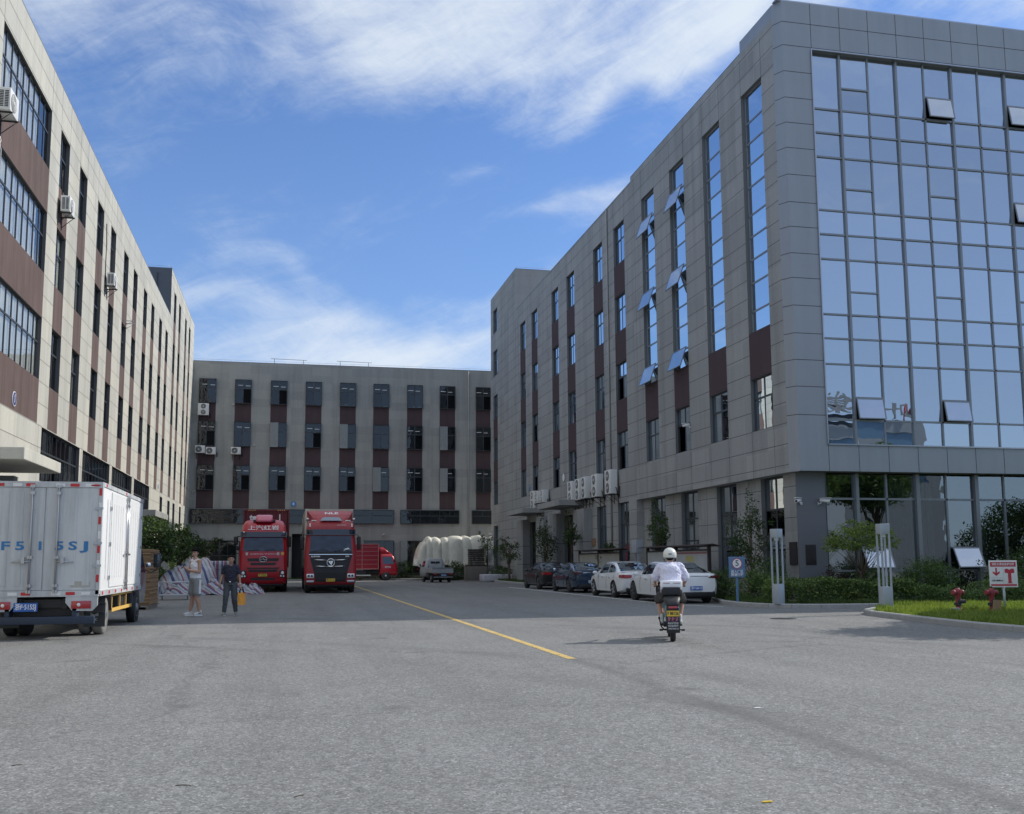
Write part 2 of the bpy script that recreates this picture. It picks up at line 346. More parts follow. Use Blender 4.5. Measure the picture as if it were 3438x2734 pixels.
def stripemat(name, cols, w_, ax, wob=.1, base=(.5, .52, .55), alpha2=None):
    """woven plastic sheet: repeating coloured stripes, read in the sheet's own coordinates"""
    m = bpy.data.materials.new(name); m.use_nodes = True; t = NT(m.node_tree); t.n.clear()
    b = t.add('ShaderNodeBsdfPrincipled', i_Roughness=.5)
    o = t.add('ShaderNodeOutputMaterial'); t.l.new(b.outputs[0], o.inputs[0])
    tc = t.add('ShaderNodeTexCoord').outputs['Object']
    x, y, z = t.sep(tc)
    s_ = t.m('ADD', t.m('ADD', t.m('MULTIPLY', x, ax[0]), t.m('MULTIPLY', y, ax[1])), t.m('MULTIPLY', z, ax[2]))
    s_ = t.m('ADD', s_, t.m('MULTIPLY', t.noise(tc, 1.6, 3, .5), wob))
    fr = t.m('FRACT', t.m('DIVIDE', s_, w_))
    n = t.n.new('ShaderNodeValToRGB'); n.color_ramp.interpolation = 'CONSTANT'; t.l.new(fr, n.inputs[0])
    el = n.color_ramp.elements
    while len(el) < len(cols): el.new(.5)
    for e, (p, c) in zip(el, cols): e.position = p; e.color = (*c, 1)
    t.l.new(n.outputs[0], b.inputs['Base Color'])
    bn = t.add('ShaderNodeBump', i_Strength=.8, i_Distance=.05); t.l.new(t.noise(tc, 5, 4, .6), bn.inputs['Height']); t.l.new(bn.outputs[0], b.inputs['Normal'])
    return m
_w, _b, _r, _g = (.44, .46, .50), (.06, .08, .22), (.30, .10, .12), (.28, .29, .33)
STRIPE1 = stripemat('striped_sheet', [(0, _w), (.28, _b), (.45, _w), (.62, _g), (.74, _w), (.9, _r)], .62, (.8, .2, .25))
STRIPE2 = stripemat('plaid_sheet', [(0, _w), (.2, _b), (.42, _w), (.55, _r), (.75, _b), (.9, _w)], .42, (1, .1, .0), .06)
STRIPE3 = stripemat('crumpled_striped_sheet', [(0, _w), (.25, _b), (.4, _r), (.6, _w), (.8, _g)], .35, (.6, .5, .7), .3)

# ------------------------------------------------------------------ mesh helpers
class MB:
    def __init__(s): s.v = []; s.f = []; s.m = []; s.sm = []
    def vert(s, p): s.v.append(tuple(p)); return len(s.v)-1
    def face(s, pts, mi=0, sm=False):
        i0 = len(s.v); s.v.extend(tuple(p) for p in pts); s.f.append(tuple(range(i0, i0+len(pts)))); s.m.append(mi); s.sm.append(sm)
    def box(s, x0, x1, y0, y1, z0, z1, mi=0, T=None, bev=0.0):
        if bev:
            b = min(bev, (x1-x0)/2.01, (y1-y0)/2.01, (z1-z0)/2.01)
            # chamfered box: hull-like from 24 points
            bm = bmesh.new(); bmesh.ops.create_cube(bm, size=1)
            for v in bm.verts: v.co = Vector(((x0+x1)/2+v.co.x*(x1-x0), (y0+y1)/2+v.co.y*(y1-y0), (z0+z1)/2+v.co.z*(z1-z0)))
            bmesh.ops.bevel(bm, geom=list(bm.edges), offset=b, segments=2, affect='EDGES', profile=.6)
            s.addbm(bm, mi, T, True); return
        c = [(x0,y0,z0),(x1,y0,z0),(x1,y1,z0),(x0,y1,z0),(x0,y0,z1),(x1,y0,z1),(x1,y1,z1),(x0,y1,z1)]
        if T is not None: c = [T @ Vector(p) for p in c]
        i = len(s.v); s.v.extend(tuple(p) for p in c)
        for q in ((0,3,2,1),(4,5,6,7),(0,1,5,4),(1,2,6,5),(2,3,7,6),(3,0,4,7)):
            s.f.append(tuple(i+k for k in q)); s.m.append(mi); s.sm.append(False)
    def addbm(s, bm, mi=0, T=None, sm=False):
        bm.verts.ensure_lookup_table(); i = len(s.v)
        for v in bm.verts: s.v.append(tuple(T @ v.co) if T is not None else tuple(v.co))
        for f in bm.faces: s.f.append(tuple(i+v.index for v in f.verts)); s.m.append(mi); s.sm.append(sm)
        bm.free()
    def tube(s, pts, r, mi=0, n=8, cap=True, sm=True):
        pts = [Vector(p) for p in pts]; rs = r if isinstance(r, (list, tuple)) else [r]*len(pts)
        rings = []
        up = None
        for k, p in enumerate(pts):
            dr = (pts[min(k+1, len(pts)-1)] - pts[max(k-1, 0)]).normalized()
            if up is None:
                up = Vector((0,0,1)) if abs(dr.z) < .9 else Vector((1,0,0))
            a = dr.cross(up).normalized(); b = dr.cross(a).normalized(); up = -b if abs(dr.z) < .9 else up
            if abs(dr.z) >= .9: up = Vector((1,0,0))
            i0 = len(s.v)
            for q in range(n):
                t = 2*PI*q/n; s.v.append(tuple(p + (a*math.cos(t)+b*math.sin(t))*rs[k]))
            rings.append(i0)
        for a0, b0 in zip(rings, rings[1:]):
            # choose best alignment offset
            off = min(range(n), key=lambda o: (Vector(s.v[a0])-Vector(s.v[b0+o])).length)
            for q in range(n):
                s.f.append((a0+q, a0+(q+1)%n, b0+(q+1+off)%n, b0+(q+off)%n)); s.m.append(mi); s.sm.append(sm)
        if cap:
            s.f.append(tuple(rings[0]+q for q in range(n))); s.m.append(mi); s.sm.append(False)
            s.f.append(tuple(rings[-1]+q for q in reversed(range(n)))); s.m.append(mi); s.sm.append(False)
    def lathe(s, prof, c, axis='z', mi=0, n=20, sm=True):
        """prof: list of (r, h) along the axis from centre c"""
        c = Vector(c); A = {'x': (Vector((0,1,0)), Vector((0,0,1)), Vector((1,0,0))), 'y': (Vector((0,0,1)), Vector((1,0,0)), Vector((0,1,0))), 'z': (Vector((1,0,0)), Vector((0,1,0)), Vector((0,0,1)))}[axis]
        rings = []
        for r, h in prof:
            rings.append(len(s.v))
            for q in range(n):
                t = 2*PI*q/n; s.v.append(tuple(c + A[0]*math.cos(t)*r + A[1]*math.sin(t)*r + A[2]*h))
        for a0, b0 in zip(rings, rings[1:]):
            for q in range(n): s.f.append((a0+q, a0+(q+1)%n, b0+(q+1)%n, b0+q)); s.m.append(mi); s.sm.append(sm)
        s.f.append(tuple(rings[0]+q for q in range(n))); s.m.append(mi); s.sm.append(False)
        s.f.append(tuple(rings[-1]+q for q in range(n))); s.m.append(mi); s.sm.append(False)
    def ball(s, c, r, mi=0, T=None, seg=16):
        bm = bmesh.new(); bmesh.ops.create_uvsphere(bm, u_segments=seg, v_segments=max(8, seg*2//3), radius=1)
        rr = r if isinstance(r, (tuple, list)) else (r, r, r)
        M = Matrix.Translation(Vector(c)) @ (T if T is not None else Matrix.Identity(4)) @ Matrix.Diagonal((*rr, 1))
        s.addbm(bm, mi, M, True)
    def prism(s, poly, d0, d1, plane='xz', mi=0, T=None):
        """extrude a polygon given in the plane between d0 and d1"""
        def P(a, b, d):
            p = {'xz': (a, d, b), 'yz': (d, a, b), 'xy': (a, b, d)}[plane]
            return tuple(T @ Vector(p)) if T is not None else p
        n = len(poly); i = len(s.v)
        s.v.extend(P(a, b, d0) for a, b in poly); s.v.extend(P(a, b, d1) for a, b in poly)
        s.f.append(tuple(range(i, i+n))); s.f.append(tuple(reversed(range(i+n, i+2*n)))); s.m += [mi, mi]; s.sm += [False, False]
        for k in range(n): s.f.append((i+k, i+n+k, i+n+(k+1)%n, i+(k+1)%n)); s.m.append(mi); s.sm.append(False)
    def build(s, name, mats, parent=None, fix=True, T=None, bevel=0.0):
        me = bpy.data.meshes.new(name); me.from_pydata(s.v, [], s.f)
        if not isinstance(mats, (list, tuple)): mats = [mats]
        for m in mats: me.materials.append(m)
        me.polygons.foreach_set('material_index', s.m); me.polygons.foreach_set('use_smooth', s.sm)
        if T is not None: me.transform(T)
        if fix:
            bm = bmesh.new(); bm.from_mesh(me); bmesh.ops.recalc_face_normals(bm, faces=bm.faces); bm.to_mesh(me); bm.free()
        me.update()
        o = bpy.data.objects.new(name, me); C.objects.link(o)
        if parent: o.parent = parent
        if bevel:
            b = o.modifiers.new('b', 'BEVEL'); b.width = bevel; b.segments = 2; b.limit_method = 'ANGLE'
        return o

def tag(o, label=None, cat=None, group=None, kind=None):
    if label: o['label'] = label
    if cat: o['category'] = cat
    if group: o['group'] = group
    if kind: o['kind'] = kind
    return o
def thing(name, label, cat, loc=(0,0,0), rz=0.0, group=None):
    o = bpy.data.objects.new(name, None); C.objects.link(o); o.empty_display_size = .3
    o.location = loc; o.rotation_euler = (0, 0, rz)
    return tag(o, label, cat, group)
def kids(o): return [c for c in bpy.data.objects if c.parent == o]
def dup(root, loc, rz=None, label=None, group=None, tree=None):
    ch = tree
    r = root.copy(); C.objects.link(r); r.location = loc
    if rz is not None: r.rotation_euler = (0, 0, rz)
    if label: r['label'] = label
    if group: r['group'] = group
    for c in root.children:
        c2 = c.copy(); C.objects.link(c2); c2.parent = r
        for g in c.children:
            g2 = g.copy(); C.objects.link(g2); g2.parent = c2
    return r
def TR(x=0, y=0, z=0, rx=0, ry=0, rz=0, s=1.0):
    return Matrix.Translation((x, y, z)) @ Matrix.Rotation(rz, 4, 'Z') @ Matrix.Rotation(ry, 4, 'Y') @ Matrix.Rotation(rx, 4, 'X') @ Matrix.Scale(s, 4)

def text(s, size, mat, name, parent, T, depth=.004, w=None, bold=0.0, mirror=False):
    """flat lettering in its own local xy, centred, set on T (local x = reading direction, y = up)"""
    cu = bpy.data.curves.new('t', 'FONT'); cu.body = s; cu.size = size; cu.extrude = depth; cu.align_x = 'CENTER'; cu.align_y = 'CENTER'; cu.offset = bold
    cu.resolution_u = 3
    o = bpy.data.objects.new('t', cu); C.objects.link(o)
    dg = bpy.context.evaluated_depsgraph_get(); me = bpy.data.meshes.new_from_object(o.evaluated_get(dg))
    bpy.data.objects.remove(o); bpy.data.curves.remove(cu)
    if w and me.vertices:
        xs = [v.co.x for v in me.vertices]; k = w/max(1e-6, max(xs)-min(xs)); me.transform(Matrix.Diagonal((k, 1, 1, 1)))
    me.transform(T); me.materials.clear(); me.materials.append(mat); me.name = name
    o = bpy.data.objects.new(name, me); C.objects.link(o)
    if parent: o.parent = parent
    return o
# orientation helpers for text: facing -y (towards the camera), facing +x, facing -x
def TF(x, y, z, tilt=0): return Matrix.Translation((x, y, z)) @ Matrix.Rotation(PI/2+tilt, 4, 'X')
def TX(x, y, z): return Matrix.Translation((x, y, z)) @ Matrix.Rotation(PI/2, 4, 'Z') @ Matrix.Rotation(PI/2, 4, 'X')
def TXn(x, y, z): return Matrix.Translation((x, y, z)) @ Matrix.Rotation(-PI/2, 4, 'Z') @ Matrix.Rotation(PI/2, 4, 'X')

def remesh(mb, name, mat, parent, vox=.012, smooth=4, fold=0.0):
    o = mb.build(name, mat, None, fix=True)
    r = o.modifiers.new('r', 'REMESH'); r.mode = 'VOXEL'; r.voxel_size = vox; r.use_smooth_shade = True
    if smooth:
        sm = o.modifiers.new('s', 'SMOOTH'); sm.factor = .5; sm.iterations = smooth
    dg = bpy.context.evaluated_depsgraph_get(); me = bpy.data.meshes.new_from_object(o.evaluated_get(dg))
    me.materials.clear(); me.materials.append(mat); me.name = name
    bpy.data.objects.remove(o)
    if fold:     # soft cloth folds, mostly running across the garment
        for v_ in me.vertices:
            c_ = v_.co; n_ = noise.noise(Vector((c_.x*9+c_.z*5, c_.y*9, c_.z*17)))+.6*noise.noise(Vector((c_.x*22, c_.y*22, c_.z*30+c_.x*18)))
            v_.co = c_+v_.normal*(fold*(abs(n_)*2-.6))
    for p in me.polygons: p.use_smooth = True
    o = bpy.data.objects.new(name, me); C.objects.link(o); o.parent = parent
    return o
def limb(mb, a, b, ra, rb, n=14):
    """tapered capsule (closed) from a to b"""
    a, b = Vector(a), Vector(b); dr = (b-a); Ln = max(1e-5, dr.length)
    bm = bmesh.new(); bmesh.ops.create_cone(bm, cap_ends=True, segments=n, radius1=ra, radius2=rb, depth=Ln)
    q = dr.to_track_quat('Z', 'Y').to_matrix().to_4x4()
    mb.addbm(bm, 0, Matrix.Translation((a+b)/2) @ q, True)
    mb.ball(a, ra, seg=n); mb.ball(b, rb, seg=n)

def etube(mb, rows, n=28):
    """closed loft of ellipses (z, cx, cy, rx, ry): the trunk of a garment with a straight hem"""
    rings = []
    for z, cx, cy, rx, ry in rows:
        rings.append(len(mb.v)); mb.v.extend((cx+rx*math.cos(2*PI*k/n), cy+ry*math.sin(2*PI*k/n), z) for k in range(n))
    for a, b in zip(rings, rings[1:]):
        for k in range(n): mb.f.append((a+k, a+(k+1)%n, b+(k+1)%n, b+k)); mb.m.append(0); mb.sm.append(True)
    mb.f.append(tuple(rings[0]+k for k in reversed(range(n)))); mb.f.append(tuple(rings[-1]+k for k in range(n))); mb.m += [0, 0]; mb.sm += [True, True]

# ------------------------------------------------------------------ facade helpers
STO = 3.68
def P3(ax, c, n, u, z, d):
    return (c-n*d, u, z) if ax == 'x' else (u, c-n*d, z)
def facade(mb, ax, c, n, u0, u1, z0, z1, openings, browns=(), depth=.22, vj=(), jz=(), mjoint=2, gap=.736, zref=6.15, jmin=None, hw=.010):
    """sheet of wall at plane ax=c facing n with real openings, reveals and 12 mm joints"""
    us = sorted({u0, u1, *[k for o in list(openings)+list(browns) for k in o[:2] if u0 < k < u1]})
    zs = sorted({z0, z1, *[k for o in list(openings)+list(browns) for k in o[2:4] if z0 < k < z1]})
    def inside(lst, u, z): return any(o[0] < u < o[1] and o[2] < z < o[3] for o in lst)
    P = lambda u, z, d=0: P3(ax, c, n, u, z, d)
    for a, b in zip(us, us[1:]):
        for p, q in zip(zs, zs[1:]):
            um, zm = (a+b)/2, (p+q)/2
            if inside(openings, um, zm): continue
            mb.face([P(a,p), P(b,p), P(b,q), P(a,q)], 1 if inside(browns, um, zm) else 0)
    for a, b, p, q in [o[:4] for o in openings]:
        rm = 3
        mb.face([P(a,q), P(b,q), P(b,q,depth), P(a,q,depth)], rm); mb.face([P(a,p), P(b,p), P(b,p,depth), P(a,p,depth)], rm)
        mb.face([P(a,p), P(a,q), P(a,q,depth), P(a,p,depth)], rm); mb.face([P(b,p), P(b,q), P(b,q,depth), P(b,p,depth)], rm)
    e = -.003
    blocked = list(openings)+list(browns)
    k = math.ceil((z0-zref)/gap)
    while zref+k*gap < z1-.05:
        z = zref+k*gap; k += 1
        if jmin is not None and z < jmin: continue
        segs = []; 
        for a, b in zip(us, us[1:]):
            um = (a+b)/2
            if any(o[0] < um < o[1] and o[2] < z-.02 and z+.02 < o[3] for o in blocked): continue
            if any(o[0] < um < o[1] and o[2]-.02 < z < o[3]+.02 for o in openings): continue
            if segs and abs(segs[-1][1]-a) < 1e-6: segs[-1][1] = b
            else: segs.append([a, b])
        for a, b in segs:
            mb.face([P(a,z-hw,e), P(b,z-hw,e), P(b,z+hw,e), P(a,z+hw,e)], mjoint)
    for u, p, q in vj:
        mb.face([P(u-hw,p,e-.001), P(u+hw,p,e-.001), P(u+hw,q,e-.001), P(u-hw,q,e-.001)], mjoint)

WCACHE = {}
def fbar(mb, ax, c, n, u0, u1, z0, z1, d0, d1, mi=0):
    a = P3(ax, c, n, u0, z0, d0); b = P3(ax, c, n, u1, z1, d1)
    mb.box(min(a[0], b[0]), max(a[0], b[0]), min(a[1], b[1]), max(a[1], b[1]), min(a[2], b[2]), max(a[2], b[2]), mi)
def window(parent, ax, c, n, a, b, p, q, glass, style='sash', frame=None, curtain=None, cols=2, transom=.38, openleaf=False, depth=.18, rails=None, fw=.05):
    """frame bars with panes behind them; local origin at the opening's lower corner, so equal windows share their mesh"""
    frame = frame or FRAME
    key = (ax, n, round(b-a, 2), round(q-p, 2), glass.name, style, frame.name, str(curtain), cols, openleaf, depth, str(rails))
    if key not in WCACHE:
        W_, H_ = b-a, q-p
        mf = MB(); d0, d1 = depth-.055, depth-.005
        B = lambda u0, u1, z0, z1, e0=d0, e1=d1: fbar(mf, ax, 0, n, u0, u1, z0, z1, e0, e1)
        B(0, fw, 0, H_); B(W_-fw, W_, 0, H_); B(fw, W_-fw, 0, fw); B(fw, W_-fw, H_-fw, H_)
        mg = MB(); gd = depth-.035
        PG = lambda u, z, dd=gd: P3(ax, 0, n, u, z, dd)
        def pane(u0, u1, z0, z1, dd=gd): mg.face([PG(u0, z0, dd), PG(u1, z0, dd), PG(u1, z1, dd), PG(u0, z1, dd)])
        if style == 'sash':
            zt = H_*(1-transom)
            B(fw, W_-fw, zt-.035, zt+.035)
            for k in range(1, cols):
                u = W_*k/cols
                B(u-.032, u+.032, zt+.035, H_-fw); B(u-.027, u+.027, fw, zt-.035)
            for k in range(cols):
                u0, u1 = W_*k/cols, W_*(k+1)/cols
                pane(u0, u1, zt, H_)
                if openleaf and k == cols-1: continue
                pane(u0, u1, 0, zt, gd+(.012 if k % 2 else -.006))
        elif style == 'ribbon':
            zt = H_*(1-transom); B(fw, W_-fw, zt-.03, zt+.03)
            for k in range(1, cols):
                u = W_*k/cols; B(u-.016, u+.016, zt+.03, H_-fw)
                if k % 2 == 0 or cols > 6: B(u-.018, u+.018, fw, zt-.03)
            pane(0, W_, 0, H_)
        elif style == 'strip':
            for z in rails: B(fw, W_-fw, z-p-.035, z-p+.035)
            if H_ < 6: B(W_/2-.035, W_/2+.035, fw, H_-fw, d0-.004, d1+.004)
            zz = [0]+[z-p for z in rails]+[H_]
            for z0, z1 in zip(zz, zz[1:]): pane(0, W_, z0, z1)
        o = mf.build('window', frame); 
        g = mg.build('pane', glass, o, fix=False)
        cu = None
        if curtain:
            mc = MB(); mat, cov = curtain
            dd = depth+.03
            u = 0.0; k = 0; cw = W_*cov
            while u < cw-1e-6:
                u2 = min(cw, u+.09); e0 = dd+(.018 if k % 2 else 0); e1 = dd+(0 if k % 2 else .018)
                mc.face([P3(ax,0,n,u,0,e0), P3(ax,0,n,u2,0,e1), P3(ax,0,n,u2,H_,e1), P3(ax,0,n,u,H_,e0)]); u = u2; k += 1
            cu = mc.build('curtain', mat, o, fix=False)
        WCACHE[key] = (o, g, cu)
        first = True
    else: first = False
    o, g, cu = WCACHE[key]
    if not first:
        o2 = o.copy(); C.objects.link(o2)
        g2 = g.copy(); C.objects.link(g2); g2.parent = o2
        if cu: c2 = cu.copy(); C.objects.link(c2); c2.parent = o2
        o = o2
    o.parent = parent
    o.location = P3(ax, c, n, a, p, 0)
    return o

# ================================================================== SETTING
XL, XR, Y4, YT = -8.3, 17.0, 88.5, 31.35
g = MB(); g.face([(-400, -300, 0), (400, -300, 0), (400, 500, 0), (-400, 500, 0)])
tag(g.build('ground', ASPH, fix=False), kind='structure')
# painted lines, 4 mm sheets
def worn(name, col, thr=.42):
    m = bpy.data.materials.new(name); m.use_nodes = True; t = NT(m.node_tree); t.n.clear()
    o = t.add('ShaderNodeOutputMaterial'); tc = t.add('ShaderNodeTexCoord').outputs['Object']
    b = t.add('ShaderNodeBsdfPrincipled', i_Roughness=.75)
    vor = t.add('ShaderNodeTexVoronoi', feature='F1', i_Scale=75.0); t.l.new(tc, vor.inputs['Vector'])
    wn = t.add('ShaderNodeTexWhiteNoise', noise_dimensions='3D'); t.l.new(vor.outputs['Position'], wn.inputs['Vector'])
    t.l.new(t.mix(1.0, col, t.ramp(wn.outputs['Value'], [(0, .72), (.3, .95), (1, 1.08)]), 'MULTIPLY'), b.inputs['Base Color'])
    tr = t.add('ShaderNodeBsdfTransparent'); mx = t.add('ShaderNodeMixShader')
    f = t.m('ADD', t.m('MULTIPLY', t.noise(tc, 3.0, 6, .75), .7), t.m('MULTIPLY', wn.outputs['Value'], .3))
    t.l.new(t.ramp(f, [(thr-.1, 0.0), (thr, 1.0)]), mx.inputs[0]); t.l.new(tr.outputs[0], mx.inputs[1]); t.l.new(b.outputs[0], mx.inputs[2]); t.l.new(mx.outputs[0], o.inputs[0]); return m
def line(name, pts, wd, mat):
    m = MB()
    for (x0, y0), (x1, y1) in zip(pts, pts[1:]):
        d = Vector((x1-x0, y1-y0, 0)).normalized(); p = Vector((d.y, -d.x, 0))*wd/2
        a, b = Vector((x0, y0, .004)), Vector((x1, y1, .004)); m.face([a-p, b-p, b+p, a+p])
    return tag(m.build(name, mat, fix=False), kind='structure')
line('yellow_line', [(4.2, 14.72), (4.2, 76)], .14, worn('worn_yellow', (.60, .43, .15), .43))
WP = worn('worn_white', (.66, .66, .64), .34)
line('white_line', [(12.62, 57.5), (12.68, 32), (13.6, 30.0)], .13, WP)
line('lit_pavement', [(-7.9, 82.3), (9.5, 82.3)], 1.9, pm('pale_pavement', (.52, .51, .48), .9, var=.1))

# kerbs and planted ground
def kerbline(name, pts, wd=.14, h=.13):
    m = MB()
    P = [Vector((x, y, 0)) for x, y in pts]
    offs = []
    for i, p in enumerate(P):
        d = (P[min(i+1, len(P)-1)]-P[max(i-1, 0)]).normalized(); offs.append(Vector((-d.y, d.x, 0))*wd)
    for i in range(len(P)-1):
        L_ = (P[i+1]-P[i]).length; nseg = max(1, round(L_/1.0))
        for k in range(nseg):
            t0, t1 = k/nseg, (k+1)/nseg; gp = .006/L_
            a0 = P[i].lerp(P[i+1], t0+gp); a1 = P[i].lerp(P[i+1], t1-gp); b0 = a0+offs[i].lerp(offs[i+1], t0); b1 = a1+offs[i].lerp(offs[i+1], t1)
            up = Vector((0, 0, h)); ch = Vector((0, 0, h-.025)); i0 = (b0-a0)*.18
            m.face([a0, a1, a1+ch, a0+ch]); m.face([a0+ch, a1+ch, a1+i0+up, a0+i0+up]); m.face([a0+i0+up, a1+i0+up, b1+up, b0+up]); m.face([b0+up, b1+up, b1, b0])
            m.face([a0, a0+ch, a0+i0+up, b0+up, b0]); m.face([a1, a1+ch, a1+i0+up, b1+up, b1])
    return tag(m.build(name, KERB, fix=False), kind='structure')
PL = [(15.05, 84), (15.05, 70), (15.05, 54), (15.05, 40), (15.05, 34.2), (14.75, 33.0), (14.4, 31.9), (14.3, 30.6), (14.35, 29.6), (14.6, 28.9), (15.1, 28.35), (15.9, 28.0), (17.4, 27.8), (22, 27.7), (42, 27.7)]
kerbline('kerb', PL)
IS = [(45, 26.9), (26, 26.9), (20, 26.9), (18.3, 26.8), (17.2, 26.4), (16.1, 25.6), (15.35, 24.8), (14.95, 23.9), (14.75, 22.7), (14.5, 21.0), (14.25, 18.9), (14.3, 16.5), (14.6, 12), (15.2, 6)]
kerbline('kerb', IS)
def bed(name, pts, z, mat):
    m = MB(); m.face([(x, y, z) for x, y in pts]); return tag(m.build(name, mat, fix=False), kind='structure')
def off(pts, dxy): return pts
bed('planting_bed', [(15.12, 84), (15.12, 34.2), (14.85, 33.0), (14.5, 31.9), (14.4, 30.6), (14.45, 29.6), (14.7, 28.95), (15.2, 28.45), (15.9, 28.1), (17.4, 27.9), (42, 27.8), (42, 31.9), (17.0, 31.9), (17.0, 84)], .115, SOIL)
bed('grass_island', [(45, 26.8), (20, 26.8), (18.3, 26.7), (17.25, 26.3), (16.2, 25.5), (15.45, 24.7), (15.05, 23.8), (14.85, 22.7), (14.6, 21.0), (14.35, 18.9), (14.4, 16.5), (14.7, 12), (15.3, 6), (45, 6)], .112, pm('turf', (.12, .16, .04), 1.0, var=.3, vscale=2))
PL4 = [(-4.2, 86.5), (15.0, 86.5)]
kerbline('kerb', PL4)
bed('planting_bed', [(-4.2, 86.6), (15.0, 86.6), (15, 88.4), (-4.2, 88.4)], .10, pm('turf_dull', (.05, .075, .03), 1.0, var=.3, vscale=2))
kerbline('kerb', [(-6.9, 40.0), (-6.9, 77)][::-1])
bed('planting_bed', [(-8.3, 39.9), (-7.0, 39.9), (-7.0, 77), (-8.3, 77)], .10, SOIL)

# ================================================================== BUILDINGS
def gfrng(lst): return [(a, b, p, q) for a, b, p, q in lst]

# ---- left building --------------------------------------------------------
LB = thing('factory_building', 'long sunlit sandy grey concrete factory building with brown panels between its windows', 'building', (0, 0, 0))
Lc = [(37.22, 38.72), (40.6, 42.08), (44.42, 45.92), (47.75, 49.15), (51.52, 53.0), (54.75, 56.17), (58.6, 60.0), (61.85, 63.22), (65.6, 67.0), (68.92, 70.26)]
Lc2 = [(73.2, 74.6), (76.42, 77.8), (80.9, 82.2), (84.0, 85.3)]
wide = [(29.72, 35.75), (21.6, 27.6), (13.5, 19.5)]
rowsL = [(7.66, 9.78), (11.33, 13.46), (15.0, 17.12)]
opL = []; brL = []
for a, b in Lc+wide:
    for p, q in rowsL: opL.append((a, b, p, q))
    for p, q in ((6.17, 7.66), (9.78, 11.33), (13.46, 15.0)): brL.append((a, b, p, q))
for a, b in Lc2:
    for p, q in rowsL+[(18.72, 20.82)]: opL.append((a, b, p, q))
    for p, q in ((6.17, 7.66), (9.78, 11.33), (13.46, 15.0), (17.12, 18.72)): brL.append((a, b, p, q))
stripsL = [(36.45, 42.87), (43.5, 49.86), (50.5, 56.8), (57.55, 63.75)]
stripzL = (4.3, 6.14)
opL += [(a, b, *stripzL) for a, b in stripsL]
gfL = [(68.92, 70.26, 3.9, 5.9), (73.2, 74.6, 4.1, 5.9), (76.42, 77.8, 1.0, 5.9), (80.9, 82.2, 1.0, 5.9), (44.2, 49.0, .9, 3.3), (51.2, 54.0, .9, 3.3)]
opL += gfL
doorL = [(26.6, 29.6, 0.0, 3.9), (56.0, 60.0, 0.0, 3.9)]
opL += doorL
vj = [(u, 17.12, 18.65) for a, b in Lc+wide for u in (a, b)]+[(u, 20.82, 22.0) for a, b in Lc2 for u in (a, b)]+[(u, 0, 6.15) for u in (36.0, 43.2, 50.2, 57.2, 64.2, 67, 72.5)]
vj += [((a+b)/2, 17.12, 18.65) for (_, a), (b, _) in zip(Lc, Lc[1:]) if b-a > 2.2]
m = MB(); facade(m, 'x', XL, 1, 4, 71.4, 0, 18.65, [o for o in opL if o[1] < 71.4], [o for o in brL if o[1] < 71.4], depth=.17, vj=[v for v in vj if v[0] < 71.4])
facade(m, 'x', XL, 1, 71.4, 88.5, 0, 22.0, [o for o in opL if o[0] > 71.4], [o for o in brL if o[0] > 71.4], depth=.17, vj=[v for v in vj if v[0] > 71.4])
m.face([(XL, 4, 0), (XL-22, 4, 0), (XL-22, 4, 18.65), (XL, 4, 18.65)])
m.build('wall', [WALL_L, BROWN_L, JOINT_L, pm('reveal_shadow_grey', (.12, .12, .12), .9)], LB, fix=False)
m = MB()   # parapet caps and roof
m.box(XL-.25, XL-.003, 4, 71.4, 18.653, 18.71); m.box(XL-.25, XL-.003, 71.4, 88.4, 22.003, 22.06); m.box(-14.5, XL-.26, 71.4, 71.6, 22.003, 22.06)
m.box(XL-22, XL-.26, 4, 71.3, 17.9, 18.1)
m.build('roof', PANEL_D, LB)
m = MB(); facade(m, 'y', 71.4, 1, -14.5, XL-.002, 18.1, 22.0, [], depth=0); m.face([(-14.5, 71.4, 22), (-14.5, 88.3, 22), (XL-.3, 88.3, 22), (XL-.3, 71.4, 22)]); _sb = pm('stair_block_shade_grey', (.12, .135, .15), .85, var=.1); m.build('stair_block', [_sb, _sb, JOINT, JOINT], LB, fix=False)  # dark grey with the near face's shade put into the colour
m = MB(); m.face([(XL-.95, 4.1, .1), (XL-.95, 71.3, .1), (XL-.95, 71.3, 17.7), (XL-.95, 4.1, 17.7)]); m.face([(XL-.95, 71.3, .1), (XL-.95, 88.3, .1), (XL-.95, 88.3, 21.7), (XL-.95, 71.3, 21.7)])
m.build('interior', INT, LB, fix=False)
r_ = random.Random(3)
for i, (a, b, p, q) in enumerate(opL):
    if (a, b, p, q) in doorL: continue
    if b-a > 4 and q-p > 1.9 and p > 6:
        window(LB, 'x', XL, 1, a, b, p, q, GL_L, 'ribbon', cols=9, transom=.40, curtain=(CURT, (.82, .93, 1.0, .88)[i % 4]), depth=.14)
    elif (a, b) in stripsL: window(LB, 'x', XL, 1, a, b, p, q, GL_L, 'ribbon', cols=9, transom=.42, depth=.16)
    elif p < 2: window(LB, 'x', XL, 1, a, b, p, q, GL_L, 'sash', cols=2 if b-a < 2 else 4, depth=.22)
    else:
        k = r_.random()
        window(LB, 'x', XL, 1, a, b, p, q, GL_L, 'sash', curtain=((CURT, .5) if k < .4 else (CURT, 1.0) if k < .55 else (CURT2, 1.0) if k < .7 else None), openleaf=(.7 < k < .78), depth=.17)
